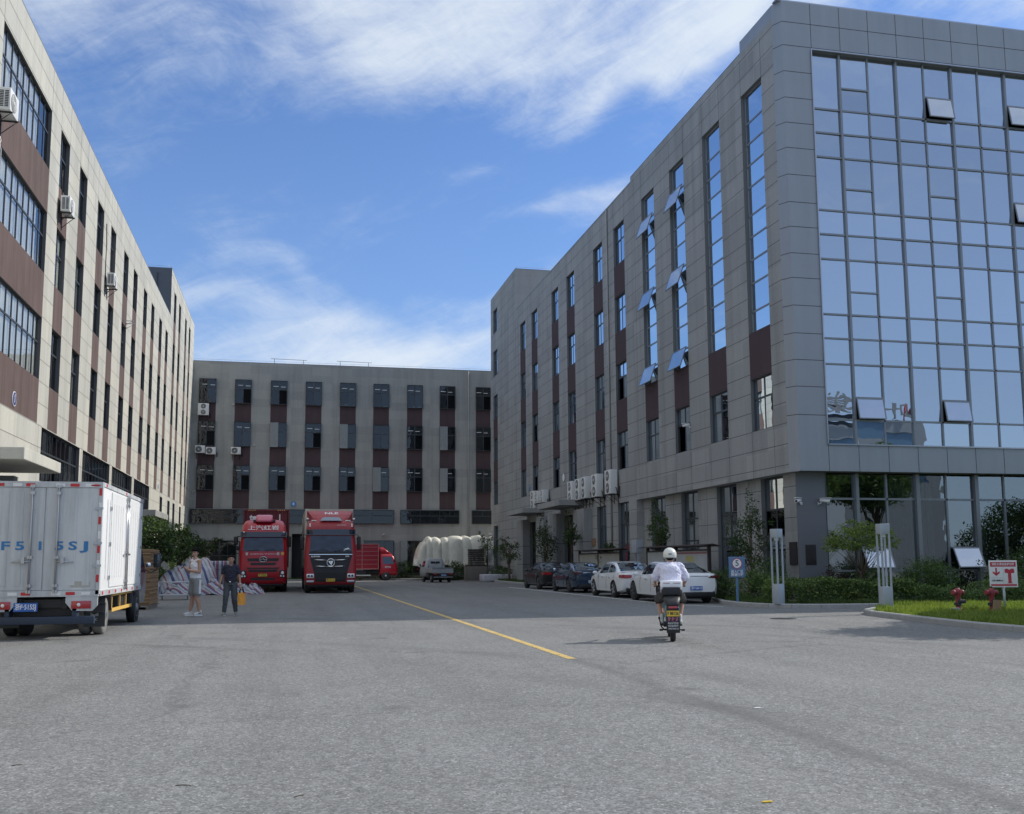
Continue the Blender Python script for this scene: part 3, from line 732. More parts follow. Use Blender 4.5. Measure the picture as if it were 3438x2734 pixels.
# entrance porches: flat slab canopy, recessed dark door between pale pillars
def porch(parent, ax, c, n, u0, u1, zt, th, dp, door, pill, zp, pd=.5, mat=None, hood=None):
    m = MB(); fbar(m, ax, c, n, u0, u1, zt-th, zt, -dp, -.003); m.build('canopy', hood or mat, parent, bevel=.02)
    m = MB(); fbar(m, ax, c, n, door[0], door[1], 0, door[3], .25, .5); m.build('door', DOORD, parent)
    for a, b in pill:
        m = MB(); fbar(m, ax, c, n, a, b, 0, zp, -pd, -.004)
        for z in (1.3, 2.6):
            fbar(m, ax, c, n, a-.004, b+.004, z-.015, z+.015, -pd-.004, -.006, 1)
        m.build('pillar', [PILLAR, JOINT], parent)
porch(LB, 'x', XL, 1, 26.1, 30.1, 4.31, .30, 2.0, doorL[0], [(26.0, 26.55), (29.65, 30.15)], 3.9, .9, WALL_L)
porch(LB, 'x', XL, 1, 55.0, 60.6, 4.30, .34, 1.5, doorL[1], [(55.3, 55.95), (60.05, 60.6)], 3.9, .4, WALL_4)

# ---- far building ---------------------------------------------------------
FB = thing('factory_building', 'shaded grey factory building closing the far end of yard, blue 4 on wall', 'building', (0, 0, 0))
c4 = [(-7.74, -6.33), (-4.76, -3.37), (-1.75, -.34), (1.23, 2.63), (4.22, 5.62), (7.16, 8.56), (10.17, 11.56), (13.12, 14.53), (16.44, 17.79)]
rows4 = [(7.73, 9.86), (11.5, 13.65), (15.24, 17.34)]
op4 = []; br4 = []
for a, b in c4:
    for p, q in rows4: op4.append((a, b, p, q))
    for p, q in ((6.15, 7.73), (9.86, 11.5), (13.65, 15.24)): br4.append((a, b, p, q))
st4 = [(-8.2, -3.0), (-2.4, 2.75), (3.3, 9.06), (9.63, 14.89), (16.05, 18.9)]
op4 += [(a, b, 4.88, 6.10) for a, b in st4]
gf4 = [(-7.9, -4.3, .6, 3.44), (5.0, 9.07, .6, 3.42), (9.62, 14.9, .6, 3.4), (16.0, 18.8, .6, 3.4)]
op4 += gf4
door4 = (.3, 2.6, 0, 4.0); op4.append(door4)
vj4 = [(u, 17.34, 18.85) for a, b in c4 for u in (a, b)] + [(u, 3.45, 4.88) for u in (-7, -5, -3, -1, 1, 3.2, 5.2, 7.2, 9.3, 11.3, 13.3, 15.2, 17)]
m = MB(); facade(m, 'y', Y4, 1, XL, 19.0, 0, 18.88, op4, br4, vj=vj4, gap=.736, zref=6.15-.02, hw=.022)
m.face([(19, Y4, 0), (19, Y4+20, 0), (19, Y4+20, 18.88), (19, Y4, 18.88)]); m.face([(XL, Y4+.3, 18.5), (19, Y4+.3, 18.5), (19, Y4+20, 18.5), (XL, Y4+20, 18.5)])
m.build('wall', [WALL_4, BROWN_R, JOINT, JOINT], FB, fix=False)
m = MB(); m.box(XL, 19, Y4+.003, Y4+.25, 18.883, 18.93); m.build('roof', PANEL_D, FB)
m = MB(); m.face([(XL, Y4+1.0, .1), (18.9, Y4+1.0, .1), (18.9, Y4+1.0, 18.3), (XL, Y4+1.0, 18.3)]); m.build('interior', INT, FB, fix=False)
m = MB(); m.box(.3, 2.6, Y4+.3, Y4+.5, 0, 4.0); m.build('door', DOORD, FB)
m = MB(); m.tube([(15.75, Y4-.08, .1), (15.75, Y4-.08, 18.8)], .055, 0, 8); m.build('downpipe', WALL_4, FB)
for k in range(2):
    m = MB(); x0 = (4.2, -1.5)[k]; m.tube([(x0, Y4+.15, 18.9), (x0, Y4+.15, 19.35)], .02); m.tube([(x0+2.5, Y4+.15, 18.9), (x0+2.5, Y4+.15, 19.3)], .02); m.tube([(x0-.3, Y4+.15, 19.34), (x0+2.8, Y4+.15, 19.30)], .018)
    m.build('roof_rail', DARK, FB)
LITE = pm('strip_light', (.8, .8, .8), .5, emit=((.9, .95, 1.0), .55))
k4 = 0
for i, (a, b, p, q) in enumerate(op4):
    if (a, b, p, q) == door4: continue
    if (a, b) in st4: window(FB, 'y', Y4, 1, a, b, p, q, GL_4, 'ribbon', cols=6 if b-a > 4 else 3, transom=.42)
    elif (a, b, p, q) in gf4: window(FB, 'y', Y4, 1, a, b, p, q, GL_4, 'ribbon', cols=5, transom=.45, curtain=(CURT2, .35) if i % 2 else (CURT2, .12))
    else:
        k = r_.random()
        cu = (CURT2, .5) if k < .22 else None
        w_ = window(FB, 'y', Y4, 1, a, b, p, q, GL_4, 'sash', curtain=cu, openleaf=(p < 9 and k > .4) or .86 < k)
        if p > 10 and k > .35 or p < 9:
            if k4 < 30:
                k4 += 1
                mm = MB(); mm.box((a+.2), (a+.65), Y4+.7, Y4+.75, q-.36, q-.33); mm.box((a+.85), (a+1.25), Y4+.7, Y4+.75, q-.40, q-.37); o_ = mm.build('strip_light', LITE, FB)
        if p > 14 and 2 < a < 12:
            mm = MB(); x = a+.05
            while x < b-.2:
                wv = .2+r_.random()*.3; mm.box(x, min(b-.05, x+wv), Y4+.3, Y4+.5, p+.03, p+.12+r_.random()*.2); x += wv+.02
            mm.build('stored_carton', WHITE, FB)

def roof_wire(parent, pts, label=None):
    m = MB(); m.tube(pts, .009, 0, 4, False)
    for (a, b) in zip(pts, pts[1:]):
        n = int((Vector(b)-Vector(a)).length/1.5)
        for k in range(n+1):
            p = Vector(a).lerp(Vector(b), k/max(1, n)); m.tube([p-Vector((0, 0, .16)), p], .007, 0, 4, False)
    m.build('lightning_wire', STEEL, parent)
roof_wire(FB, [(XL+.1, Y4+.12, 19.09), (18.9, Y4+.12, 19.09)])
roof_wire(LB, [(-14, 71.5, 22.2), (XL-.1, 71.5, 22.2), (XL-.1, 88.2, 22.2)])
# ---- right building -------------------------------------------------------
RB = thing('office_building', 'grey five storey office building with tall glass curtain wall framed in metal panels', 'building', (0, 0, 0))
Rc = [(71.15, 72.85), (67.47, 69.2), (61.8, 63.5), (58.0, 59.78), (52.33, 54.05), (48.55, 50.3)]
Rs = [(44.1, 45.85), (40.35, 42.07), (36.5, 38.25), (32.72, 34.45)]
C0 = (81.4, 83.15)
rowsR = [(6.26, 8.26), (9.95, 11.93), (13.64, 15.62), (17.32, 19.5)]
opR = []; brR = []
for a, b in Rc:
    for p, q in rowsR: opR.append((a, b, p, q))
    for p, q in ((8.26, 9.95), (11.93, 13.64), (15.62, 17.32)): brR.append((a, b, p, q))
for a, b in Rs:
    opR.append((a, b, 6.26, 8.26)); opR.append((a, b, 10.03, 19.55)); brR.append((a, b, 8.26, 10.03))
for p, q in rowsR+[(21.07, 23.1)]: opR.append((*C0, p, q))
for p, q in ((8.26, 9.95), (11.93, 13.64), (15.62, 17.32), (19.5, 21.07)): brR.append((*C0, p, q)) if q < 17 else None
gfR = [(52.33, 54.05, .9, 4.52), (48.6, 50.35, .9, 4.52), (81.4, 83.15, .9, 4.5)]
opR += gfR
doorR = [(66.5, 70.3, 0, 4.3), (57.3, 61.0, 0, 4.35)]
opR += doorR
vjR = [(u, 19.5, 21.05) for a, b in Rc+Rs for u in (a, b)] + [(u, 4.52, 6.26) for a, b in Rs for u in (a, b)] + [(46.9, 4.5, 21), (51.3, 0, 21), (47.4, 0, 4.5), (74.42, 4, 21), (78, 4, 24)]
SOF = 4.52
m = MB()
facade(m, 'x', XR, -1, 31.73, 47.4, SOF, 21.3, [o for o in opR if o[1] < 47.4 and o[2] > 4.52], [o for o in brR if o[1] < 47.4], vj=[v for v in vjR if v[0] < 47.3 and v[1] > 4], zref=6.26)
facade(m, 'x', XR, -1, 47.4, 74.42, 0, 21.05, [o for o in opR if 47.4 < o[0] and o[1] < 74.4], [o for o in brR if 47.4 < o[0] and o[1] < 74.4], vj=[v for v in vjR if 47.3 <= v[0] < 74.4], zref=6.26)
facade(m, 'x', XR, -1, 74.42, 84.2, 0, 24.38, [o for o in opR if 74.4 < o[0]], [o for o in brR if 74.4 < o[0]], vj=[v for v in vjR if v[0] > 74.41], zref=6.26)
m.face([(XR, 47.4, 21.05), (XR+6, 47.4, 21.05), (XR+6, 47.4, 21.3), (XR, 47.4, 21.3)])
m.face([(XR, 47.4, 0), (XR+.35, 47.4, 0), (XR+.35, 47.4, SOF), (XR, 47.4, SOF)])
m.face([(XR, 74.42, 20.6), (XR+9, 74.42, 20.6), (XR+9, 74.42, 24.38), (XR, 74.42, 24.38)])
m.face([(XR, 84.2, 0), (XR+24, 84.2, 0), (XR+24, 84.2, 24.38), (XR, 84.2, 24.38)])
# recessed ground floor under the overhang
gfS = [(44.4, 46.3, .9, SOF-.01), (40.55, 42.45, .9, SOF-.01), (36.7, 38.6, .9, SOF-.01), (32.85, 34.6, .9, SOF-.01)]
facade(m, 'x', XR+.35, -1, 31.95, 47.4, 0, SOF, gfS, [], vj=[(u, 0, SOF) for u in (35.6, 39.6, 43.4)], zref=6.26, gap=1.1)
m.face([(XR, 31.73, SOF), (XR+.4, 31.73, SOF), (XR+.4, 47.4, SOF), (XR, 47.4, SOF)])
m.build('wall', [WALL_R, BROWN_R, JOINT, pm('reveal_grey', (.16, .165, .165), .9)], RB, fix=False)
m = MB(); m.box(XR+.003, XR+.25, 32.2, 47.39, 21.303, 21.35); m.box(XR+.003, XR+.25, 47.41, 74.4, 21.053, 21.1); m.box(XR+.003, XR+.25, 74.43, 84.2, 24.383, 24.43); m.box(XR+.26, XR+9, 74.43, 74.6, 24.383, 24.43)
m.box(XR+.3, XR+24, 31.76, 74.3, 20.35, 20.5); m.box(XR+.3, XR+24, 74.5, 84.1, 23.9, 24.0)
m.build('roof', PANEL_D, RB)
roof_wire(RB, [(XR+8.8, 74.55, 24.58), (XR+.12, 74.55, 24.58), (XR+.12, 84.1, 24.58)])
roof_wire(RB, [(XR+.12, 34.6, 21.46), (XR+.12, 47.2, 21.46)])
m = MB(); m.face([(XR+1.1, 34.0, .1), (XR+1.1, 84.1, .1), (XR+1.1, 84.1, 20.0), (XR+1.1, 34.0, 20.0)]); m.build('interior', INT, RB, fix=False)
m = MB(); m.tube([(XR-.06, 51.3, .2), (XR-.06, 51.3, 21.0)], .05, 0, 8); m.build('downpipe', WALL_R, RB)
for i, (a, b, p, q) in enumerate(opR):
    if (a, b, p, q) in doorR: continue
    if q-p > 9: window(RB, 'x', XR, -1, a, b, p, q, GL_S, 'strip', frame=FRAME_T, rails=[10.88, 11.98, 12.9, 13.8, 14.66, 15.78, 16.66, 17.52, 18.36], fw=.06, depth=.2); continue
    k = r_.random()
    if p < 2: window(RB, 'x', XR, -1, a, b, p, q, GL_V, 'strip', rails=[3.4, 2.3], depth=.22, curtain=(CURT2, 1.0)); continue
    window(RB, 'x', XR, -1, a, b, p, q, GL_R, 'sash', curtain=((CURT, .5) if k < .3 else (CURT, 1.0) if k < .4 and p > 12 else (CURT2, 1.0) if k < .5 else None), openleaf=.5 < k < .68 and p < 12)
for a, b, p, q in gfS:
    w_ = window(RB, 'x', XR+.35, -1, a, b, p, q, GL_V, 'strip', rails=[3.32, 2.35], depth=.22, curtain=(CURT, 1.0))
porch(RB, 'x', XR, -1, 66.0, 71.1, 5.13, .33, 1.5, doorR[0], [(70.35, 72.2), (64.4, 66.45)], 4.5, .5, PILLAR, WALL_R)
porch(RB, 'x', XR, -1, 56.7, 61.9, 5.12, .35, 1.5, doorR[1], [(61.05, 63.2), (55.0, 57.25)], 4.5, .5, PILLAR, WALL_R)
# hopper sashes standing open on the strip windows
def hopper(parent, a, b, zt, h, ang, ax='x', c=XR, n=-1, glass=None):
    m = MB(); mg = MB(); W_ = b-a
    fr = .035
    for u0, u1, v0, v1 in ((0, W_, 0, fr), (0, W_, h-fr, h), (0, fr, fr, h-fr), (W_-fr, W_, fr, h-fr)): m.box(u0, u1, -.02, .02, -v1, -v0)
    mg.box(fr, W_-fr, -.008, .008, -h+fr, -fr)
    if ax == 'y': T = Matrix.Translation((a, c-.06, zt)) @ Matrix.Rotation(-ang, 4, 'X')
    else: T = Matrix.Translation((c-.06, b, zt)) @ Matrix.Rotation(-PI/2, 4, 'Z') @ Matrix.Rotation(-ang, 4, 'X')
    o = m.build('open_sash', FRAME_T, parent); g = mg.build('pane', glass or GL_T, o)
    o.matrix_basis = T
    return o
HG = glassmat('open_sash_glass', (.86, .90, .94), .66, (.5, .5, .5), wav=0, see=.3)
for (a, b), zs in zip(Rs[:2], ([18.3, 14.6, 10.86], [18.3, 14.62, 10.86])):
    for z in zs: hopper(RB, a+.06, b-.06, z, .93, math.radians(19), glass=HG)

# ---- tower: portal of metal panels, curtain wall, ground-floor shopfront
k_ = YT/31.7
def tz(z): return CAMH+(z-CAMH)*k_
gx0, gx1 = 18.34, 41.0
gz0, gz1 = tz(5.55), tz(20.22)
PT, PB = 21.8, 4.54
m = MB()
zj = [PB, tz(5.5)] 
jzs = [6.5, 7.5, 8.45, 9.4, 10.4, 11.4, 12.3, 13.27, 14.18, 15.2, 16.2, 17.15, 18.1, 19.1, 20.1, 21.0]
# front sheet around the opening
for (a, b, p, q) in ((17.2, gx0, PB, PT), (gx0, gx1, PB, gz0), (gx0, gx1, gz1, PT), (gx1, 44, PB, PT)):
    m.face([(a, YT, p), (b, YT, p), (b, YT, q), (a, YT, q)])
m.face([(17.0, 31.73, PB-.02), (17.2, YT, PB-.02), (17.2, YT, PT), (17.0, 31.73, PT)], 0)          # splayed corner
m.face([(17.0, 31.73, 21.3), (17.0, 31.73, PT), (17.0, 34.4, PT), (17.0, 34.4, 21.3)], 0); m.face([(17.0, 34.4, 21.3), (19, 34.4, 21.3), (19, 34.4, PT), (17.0, 34.4, PT)], 0)
m.face([(17, 31.73, PT), (17.2, YT, PT), (44, YT, PT), (44, 34.4, PT), (17, 34.4, PT)], 0)
m.face([(17, 31.73, PB), (17.2, YT, PB), (44, YT, PB), (44, 32.6, PB), (17, 32.6, PB)], 1)
rd = .22
m.face([(gx0, YT, gz1), (gx1, YT, gz1), (gx1, YT+rd, gz1), (gx0, YT+rd, gz1)], 1); m.face([(gx0, YT, gz0), (gx1, YT, gz0), (gx1, YT+rd, gz0), (gx0, YT+rd, gz0)], 0)
m.face([(gx0, YT, gz0), (gx0, YT, gz1), (gx0, YT+rd, gz1), (gx0, YT+rd, gz0)], 0)
for z in jzs:
    if z < PT: 
        m.box(17.2, gx0 if z < gz1-.2 else 44, YT-.002, YT, z-.012, z+.012, 2)
        m.face([(17.0-.002, 31.73-.001, z-.012), (17.2-.002, YT-.001, z-.012), (17.2-.002, YT-.001, z+.012), (17.0-.002, 31.73-.001, z+.012)], 2)
mull = [18.34+1.172*k for k in range(20)]
for x in mull:
    if x < 43: m.box(x-.010, x+.010, YT-.003, YT-.0002, gz1 if x > 18.4 else gz0, PT, 2); m.box(x-.010, x+.010, YT-.003, YT-.0002, PB, gz0-.02, 2)
m.build('portal_cladding', [PANEL, PANEL_D, JOINT], RB, fix=False)
m = MB(); m.box(gx0-.03, gx1, YT-.05, YT-.004, gz1, gz1+.045); m.box(gx0-.05, gx0-.005, YT-.05, YT-.004, gz0-.045, gz1); m.box(gx0-.03, gx1, YT-.05, YT-.004, gz0-.05, gz0-.003); m.box(17.0, 44, YT+.002, YT+.3, PT+.003, PT+.05)
m.build('cladding_trim', STEEL, RB)
gy = YT+rd-.04
rails = [tz(z) for z in (18.05, 17.13, 16.2, 14.17, 13.26, 12.33, 10.28, 9.39, 8.45, 6.43)]
mids = [tz(z) for z in (18.93, 15.03, 11.14, 7.25)]
m = MB(); mp = MB()
for i, x in enumerate(mull):
    if i == 0 or x > gx1: continue
    hv = i % 2 == 1
    wd, pr = (.042, .075) if hv else (.030, .045)
    m.box(x-wd, x+wd, gy-pr, gy+.03, gz0+.001, gz1-.001)
for z in rails: m.box(gx0+.001, gx1, gy-.045, gy+.025, z-.032, z+.032)
hop = []
tops = [gz1]+rails+[gz0]
colsT = list(zip(mull, mull[1:]))
hopcols = [i for i in range(len(colsT)) if i % 3 == 1]
openset = {(4, 0), (7, 0), (7, 1), (1, 3), (4, 3), (10, 2)}
for i, (a, b) in enumerate(colsT):
    if a >= gx1-.1: break
    if i in hopcols:
        for z in mids: m.box(a+.03, b-.03, gy-.043, gy+.023, z-.03, z+.03)
m.build('mullion_grid', FRAME_T, RB)
# panes: one sheet per column and tier, each set a hair differently so reflections break at the joints
rr = random.Random(12)
for i, (a, b) in enumerate(colsT):
    if a >= gx1-.1: break
    zz = sorted([gz0]+rails+([mids[j] for j in range(4)] if i in hopcols else [])+[gz1])
    m = MB()
    for p, q in zip(zz, zz[1:]):
        if m.v and hop and hop[-1][0] == a and abs(hop[-1][2]-p) < .01: m.build('pane', GL_T, RB, fix=False); m = MB()
        isopen = any((i, j) in openset and abs(q-mids[j]) < .01 for j in range(4))
        if isopen: 
            hop.append((a, b, q, q-p)); continue
        tx, tzv = (rr.random()-.5)*.014, (rr.random()-.5)*.018
        m.face([(a+.02, gy+tx, p), (b-.02, gy-tx, p), (b-.02, gy-tx+tzv, q), (a+.02, gy+tx+tzv, q)])
    m.build('pane', GL_T, RB, fix=False)
for a, b, q, h in hop: hopper(RB, a+.05, b-.05, q-.03, h-.05, math.radians(11), 'y', gy-.03, glass=HG)
m = MB()
for z in (5.2, 9.1, 13.0, 16.9, 20.2): m.box(gx0, gx1, gy+.6, gy+6, z-.3, z)
m.face([(gx0, gy+6, 4.6), (gx1, gy+6, 4.6), (gx1, gy+6, 20.2), (gx0, gy+6, 20.2)]); m.face([(gx0, gy+.3, 4.6), (gx0, gy+6, 4.6), (gx0, gy+6, 20.2), (gx0, gy+.3, 20.2)])
m.build('interior', INT_L, RB, fix=False)
rb_ = random.Random(41)
for _ in range(26):   # roller blinds drawn part way behind some panes
    i = rb_.randrange(0, 11); a, b = colsT[i]; zt_ = rb_.choice([gz1]+[rails[q] for q in (2, 5, 8)]); hh = rb_.uniform(.5, 1.7)
    m = MB(); m.box(a+.07, b-.07, gy+.10, gy+.11, zt_-.12-hh, zt_-.12); m.build('blind', CURT if rb_.random() < .6 else CURT2, RB)
for (x0, x1, z0, z1, kk) in ((18.5, 19.15, 17.2, 20.0, 0), (20.95, 21.1, 17.2, 20.0, 1), (24.5, 25.4, 16.5, 20, 2)):
    m = MB(); u = x0; q = 0
    while u < x1: m.face([(u, gy+.25+(.04 if q % 2 else 0), z0), (u+.08, gy+.25+(0 if q % 2 else .04), z0), (u+.08, gy+.25+(0 if q % 2 else .04), z1), (u, gy+.25+(.04 if q % 2 else 0), z1)]); u += .08; q += 1
    m.build('curtain', CURT, RB, fix=False)
# ground floor of the tower: set back 0.55 m
GY = 31.9
m = MB()
facade(m, 'y', GY, 1, 17.35, 18.48, 0, PB, [], [], vj=[(17.75, 0, PB)], zref=3.55, gap=1.28)
m.face([(17.35, 31.95, 0), (17.35, GY, 0), (17.35, GY, PB), (17.35, 31.95, PB)])
m.box(18.46, 18.5, GY, GY+.3, 0, PB)
m.build('corner_pier', [PANEL_D, BROWN_R, JOINT, JOINT], RB, fix=False)
gm = [18.5+1.215*k for k in range(19)]
m = MB()
for i, x in enumerate(gm):
    if i == 0: continue
    wd, pr = (.06, .14) if i % 2 else (.035, .05)
    if i in (3, 5): wd = .075
    m.box(x-wd, x+wd, GY-pr+.12, GY+.17, 0, PB-.02)
for z in (3.62, 1.08): m.box(18.5, 41, GY+.07, GY+.16, z-.035, z+.035)
m.box(18.5, 41, GY+.07, GY+.16, 0, .18)
for i in (1, 4, 7): m.box(gm[i]+.06, gm[i+1]-.04, GY+.072, GY+.158, 1.86, 1.92)
m.build('shopfront_frame', FRAME_T, RB)
for i, (a, b) in enumerate(zip(gm, gm[1:])):
    m = MB(); y = GY+.12
    zs_ = [.1, 1.08]+([1.89] if i % 3 == 1 else [])+[3.62, PB-.05]
    for p, q in zip(zs_, zs_[1:]):
        if i % 3 == 1 and abs(q-1.89) < .01: continue
        t_ = (rr.random()-.5)*.006
        m.face([(a+.01, y+t_, p), (b-.01, y-t_, p), (b-.01, y-t_, q), (a+.01, y+t_, q)])
    m.build('pane', GL_G, RB, fix=False)
    if i % 3 == 1: hopper(RB, a+.07, b-.05, 1.88, .78, math.radians(24), 'y', GY+.04, glass=HG)
for a, b in ((18.6, 18.95), (19.9, 20.1), (21.1, 22.75), (22.85, 23.1), (24.9, 25.3), (27.3, 28.6)):
    m = MB(); u = a; q = 0
    while u < b: m.face([(u, GY+.55+(.05 if q % 2 else 0), .1), (u+.09, GY+.55+(0 if q % 2 else .05), .1), (u+.09, GY+.55+(0 if q % 2 else .05), 4.4), (u, GY+.55+(.05 if q % 2 else 0), 4.4)]); u += .09; q += 1
    m.build('curtain', CURT2, RB, fix=False)
m = MB(); m.face([(18.4, GY+6, 0), (41, GY+6, 0), (41, GY+6, 4.5), (18.4, GY+6, 4.5)]); m.face([(18.4, GY+.6, .06), (41, GY+.6, .06), (41, GY+6, .06), (18.4, GY+6, .06)]); m.face([(18.45, GY+.3, 0), (18.45, GY+6, 0), (18.45, GY+6, 4.5), (18.45, GY+.3, 4.5)]); m.face([(18.4, GY+.3, PB-.03), (41, GY+.3, PB-.03), (41, GY+6, PB-.03), (18.4, GY+6, PB-.03)])
m.build('interior', INT, RB, fix=False)
m = MB(); m.box(17.6, 18.0, GY-.02, GY-.003, 1.3, 2.0, bev=.005); m.build('plaque', pm('bronze_plaque', (.05, .045, .05), .4, .5), RB)
m = MB(); m.box(XR+.30, XR+.347, 31.98, 32.5, 1.3, 2.1); m.build('plaque', MATS['bronze_plaque'], RB)
m = MB(); m.box(43.9, 44, YT, 80, 0, PT); m.box(XR+.4, 44, 34.4, 84.0, 20.1, 20.15); m.build('rear_wall', WALL_R, RB)

# ================================================================== THINGS ON THE WALLS
def ac_unit(loc, wd, ht, dp, fans, ax, n, label, pipe=True, group=None):
    """outdoor unit: local x runs along the wall, -y is the fan side, +y touches the wall; ax/n turn it onto its wall"""
    rz = {('x', 1): PI/2, ('x', -1): -PI/2, ('y', 1): 0.0}[(ax, n)]
    t = thing('air_conditioner', label, 'air conditioner', loc, rz, group)
    m = MB(); m.box(-wd/2, wd/2, -dp-.1, -.1, 0, ht, bev=.02); m.build('casing', ACW, t)
    for k in range(fans):
        h = ht/fans; zc = h*(k+.5); r = min(h, wd)*.40
        cx = -wd*.12 if fans == 1 else 0
        m = MB(); m.lathe([(r, 0), (r, .012), (r*.96, .014), (r*.96, .004)], (cx, -dp-.115, zc), 'y', 0, 24)
        for q in range(1, 5):
            rr_ = r*q/5; 
            pts = [(cx+rr_*math.cos(a_*PI/12), -dp-.118, zc+rr_*math.sin(a_*PI/12)) for a_ in range(25)]
            m.tube(pts, .006, 1, 4, False)
        m.lathe([(.05, 0), (.05, .02)], (cx, -dp-.13, zc), 'y', 1, 12)
        m.build('fan_grille', [(KERB if ax == 'x' and n == 1 else DARK), ACW], t)
    m = MB()
    for k in range(10):
        z = ht*.14+k*ht*.075
        for a_, b_ in ((-dp-.05, -dp*.5-.12), (-dp*.5-.09, -.15)):
            if ax == 'x' and n == 1: m.box(-wd/2-.006, -wd/2-.001, a_, b_, z, z+ht*.045)
            elif fans == 1: m.box(wd/2+.001, wd/2+.004, a_, b_, z, z+ht*.035)
    if m.v: m.build('side_vents', DARK, t)
    for s_ in (-1, 1):
        m = MB(); x = s_*wd*.36
        m.box(x-.02, x+.02, -dp-.14, -.002, -.045, -.005); m.tube([(x, -.01, -.42), (x, -dp-.1, -.04)], .014); m.box(x-.02, x+.02, -.03, -.002, -.5, -.005)
        m.build('bracket', DARK, t)
    if pipe:
        m = MB(); x = wd/2+.03
        m.tube([(x-.03, -dp*.5, ht*.25), (x+.07, -dp*.5, ht*.2), (x+.1, -.16, -.05), (x+.05, -.05, -.2), (x+.08, -.03, ht*.3)], .028, 0, 6); m.build('pipe', BLACK, t)
    return t
# left wall
u = ac_unit((XL, 29.55, 14.15), .88, .66, .34, 1, 'x', 1, 'air conditioner under the top wide window, highest on sunlit left wall, loose hose below', False)
m = MB(); m.tube([(-.3, -.12, .1), (-.28, -.10, -.35), (-.05, -.06, -.62), (.22, -.05, -.72), (.30, -.05, -.62), (.18, -.05, -.56), (.10, -.05, -.70), (.34, -.05, -.9), (.36, -.04, -1.5)], .018, 0, 6); m.build('hose', WHITE, u)
u = ac_unit((XL, 37.55, 14.05), .80, .58, .32, 1, 'x', 1, 'air conditioner below first narrow top window of the sunlit wall', False)
m = MB(); m.tube([(.1, -.05, .4), (.16, -.02, .9), (.05, -.02, 1.4), (.08, -.02, 1.7)], .015, 0, 6); m.build('cable', BLACK, u)
u = ac_unit((XL, 47.0, 13.95), .80, .58, .32, 1, 'x', 1, 'air conditioner farther along the sunlit wall, black cable running up from it', False)
m = MB(); m.tube([(-.3, -.03, .2), (-.42, -.03, 1.0), (-.3, -.02, 1.9), (-.5, -.02, 2.8)], .02, 0, 6); m.build('cable', BLACK, u)
def bracket_only(loc, label):
    t = MB(); 
    for y in (-.3, .3): t.box(0, .5, y-.02, y+.02, -.02, .02); t.tube([(0, y, -.3), (.45, y, -.01)], .012)
    o = t.build('wall_bracket', STEEL, None); o.location = loc; tag(o, label, 'bracket')
bracket_only((XL, 52.3, 13.6), 'empty steel air conditioner bracket sticking out of the sunlit wall')
# far wall
ac_unit((-7.32, Y4, 14.12), .9, 1.02, .34, 2, 'y', 1, 'tall two fan air conditioner at upper left corner of the far building', True)
ac_unit((-7.5, Y4, 10.86), .82, .64, .32, 1, 'y', 1, 'left one of two side by side air conditioners on far building', True)
ac_unit((-6.62, Y4, 10.76), .82, .62, .32, 1, 'y', 1, 'right one of two side by side air conditioners on far building', True)
ac_unit((-4.55, Y4, 10.80), .82, .62, .32, 1, 'y', 1, 'single air conditioner under second window column of the far building', True)
# right wall: tall twin fan units
for y, z, h, wd, lb in ((67.5, 5.15, 1.22, .95, 'farthest twin fan unit on grey wall, hanging lowest, left of canopy gap'), (66.35, 5.45, .84, .85, 'short unit second from far end above the farther porch canopy'), (64.9, 5.42, .84, .95, 'short unit third from far end between the two porch canopies'),
                    (57.95, 5.02, 1.26, .95, 'tall twin fan unit just right of the white oval sign'), (56.35, 5.06, 1.24, .9, 'first of three close twin fan units on grey wall'), (55.1, 5.07, 1.24, .9, 'middle of three close twin fan units on grey wall'),
                    (53.0, 5.02, 1.26, 1.0, 'nearest of three close twin fan units on grey wall'), (50.55, 5.02, 1.28, 1.0, 'nearest twin fan unit on grey wall, standing apart from the rest')):
    ac_unit((XR, y, z), wd, h, .40, 2, 'x', -1, 'white '+lb, True, 'air conditioners on the grey wall')
def roundel(name, loc, ax, n, txt, col, rim, label, r=.24):
    rz = {('x', 1): PI/2, ('x', -1): -PI/2, ('y', 1): 0.0}[(ax, n)]
    t = thing(name, label, 'sign', loc, rz)
    m = MB(); m.lathe([(r, 0), (r, -.02)], (0, -.005, 0), 'y', 0, 32); m.build('disc', rim, t)
    m = MB(); m.lathe([(r*.9, -.024), (r*.9, -.028)], (0, 0, 0), 'y', 0, 32); m.build('face', col, t)
    if txt: text(txt, r*1.55, WLET, 'numeral', t, TF(0, -.032, 0), .002, bold=.006)
roundel('number_sign', (XL, 32.8, 6.52), 'x', 1, '1', pm('sign_navy', (.035, .04, .16), .5), WLET, 'oval looking navy sign reading 1 on the sunlit brown wall', .23)
roundel('number_sign', (XL, 67.85, 6.5), 'x', 1, '2', SIGNB, WLET, 'small pale blue round sign far along the sunlit wall above small canopy', .2)
roundel('number_sign', (.36, Y4, 6.58), 'y', 1, '4', pm('sign_bright_blue', (.06, .25, .55), .5), SIGNB, 'round blue sign reading 4 on far building between the red trucks', .25)
roundel('number_sign', (XR, 60.92, 6.78), 'x', -1, '', WLET, DARK, 'plain white round disc sign on grey wall above nearer porch', .29)
roundel('number_sign', (XR, 70.26, 6.8), 'x', -1, '7', pm('sign_mid_blue', (.05, .16, .32), .5), SIGNB, 'small blue round sign reading 7 on grey wall above farther porch', .24)

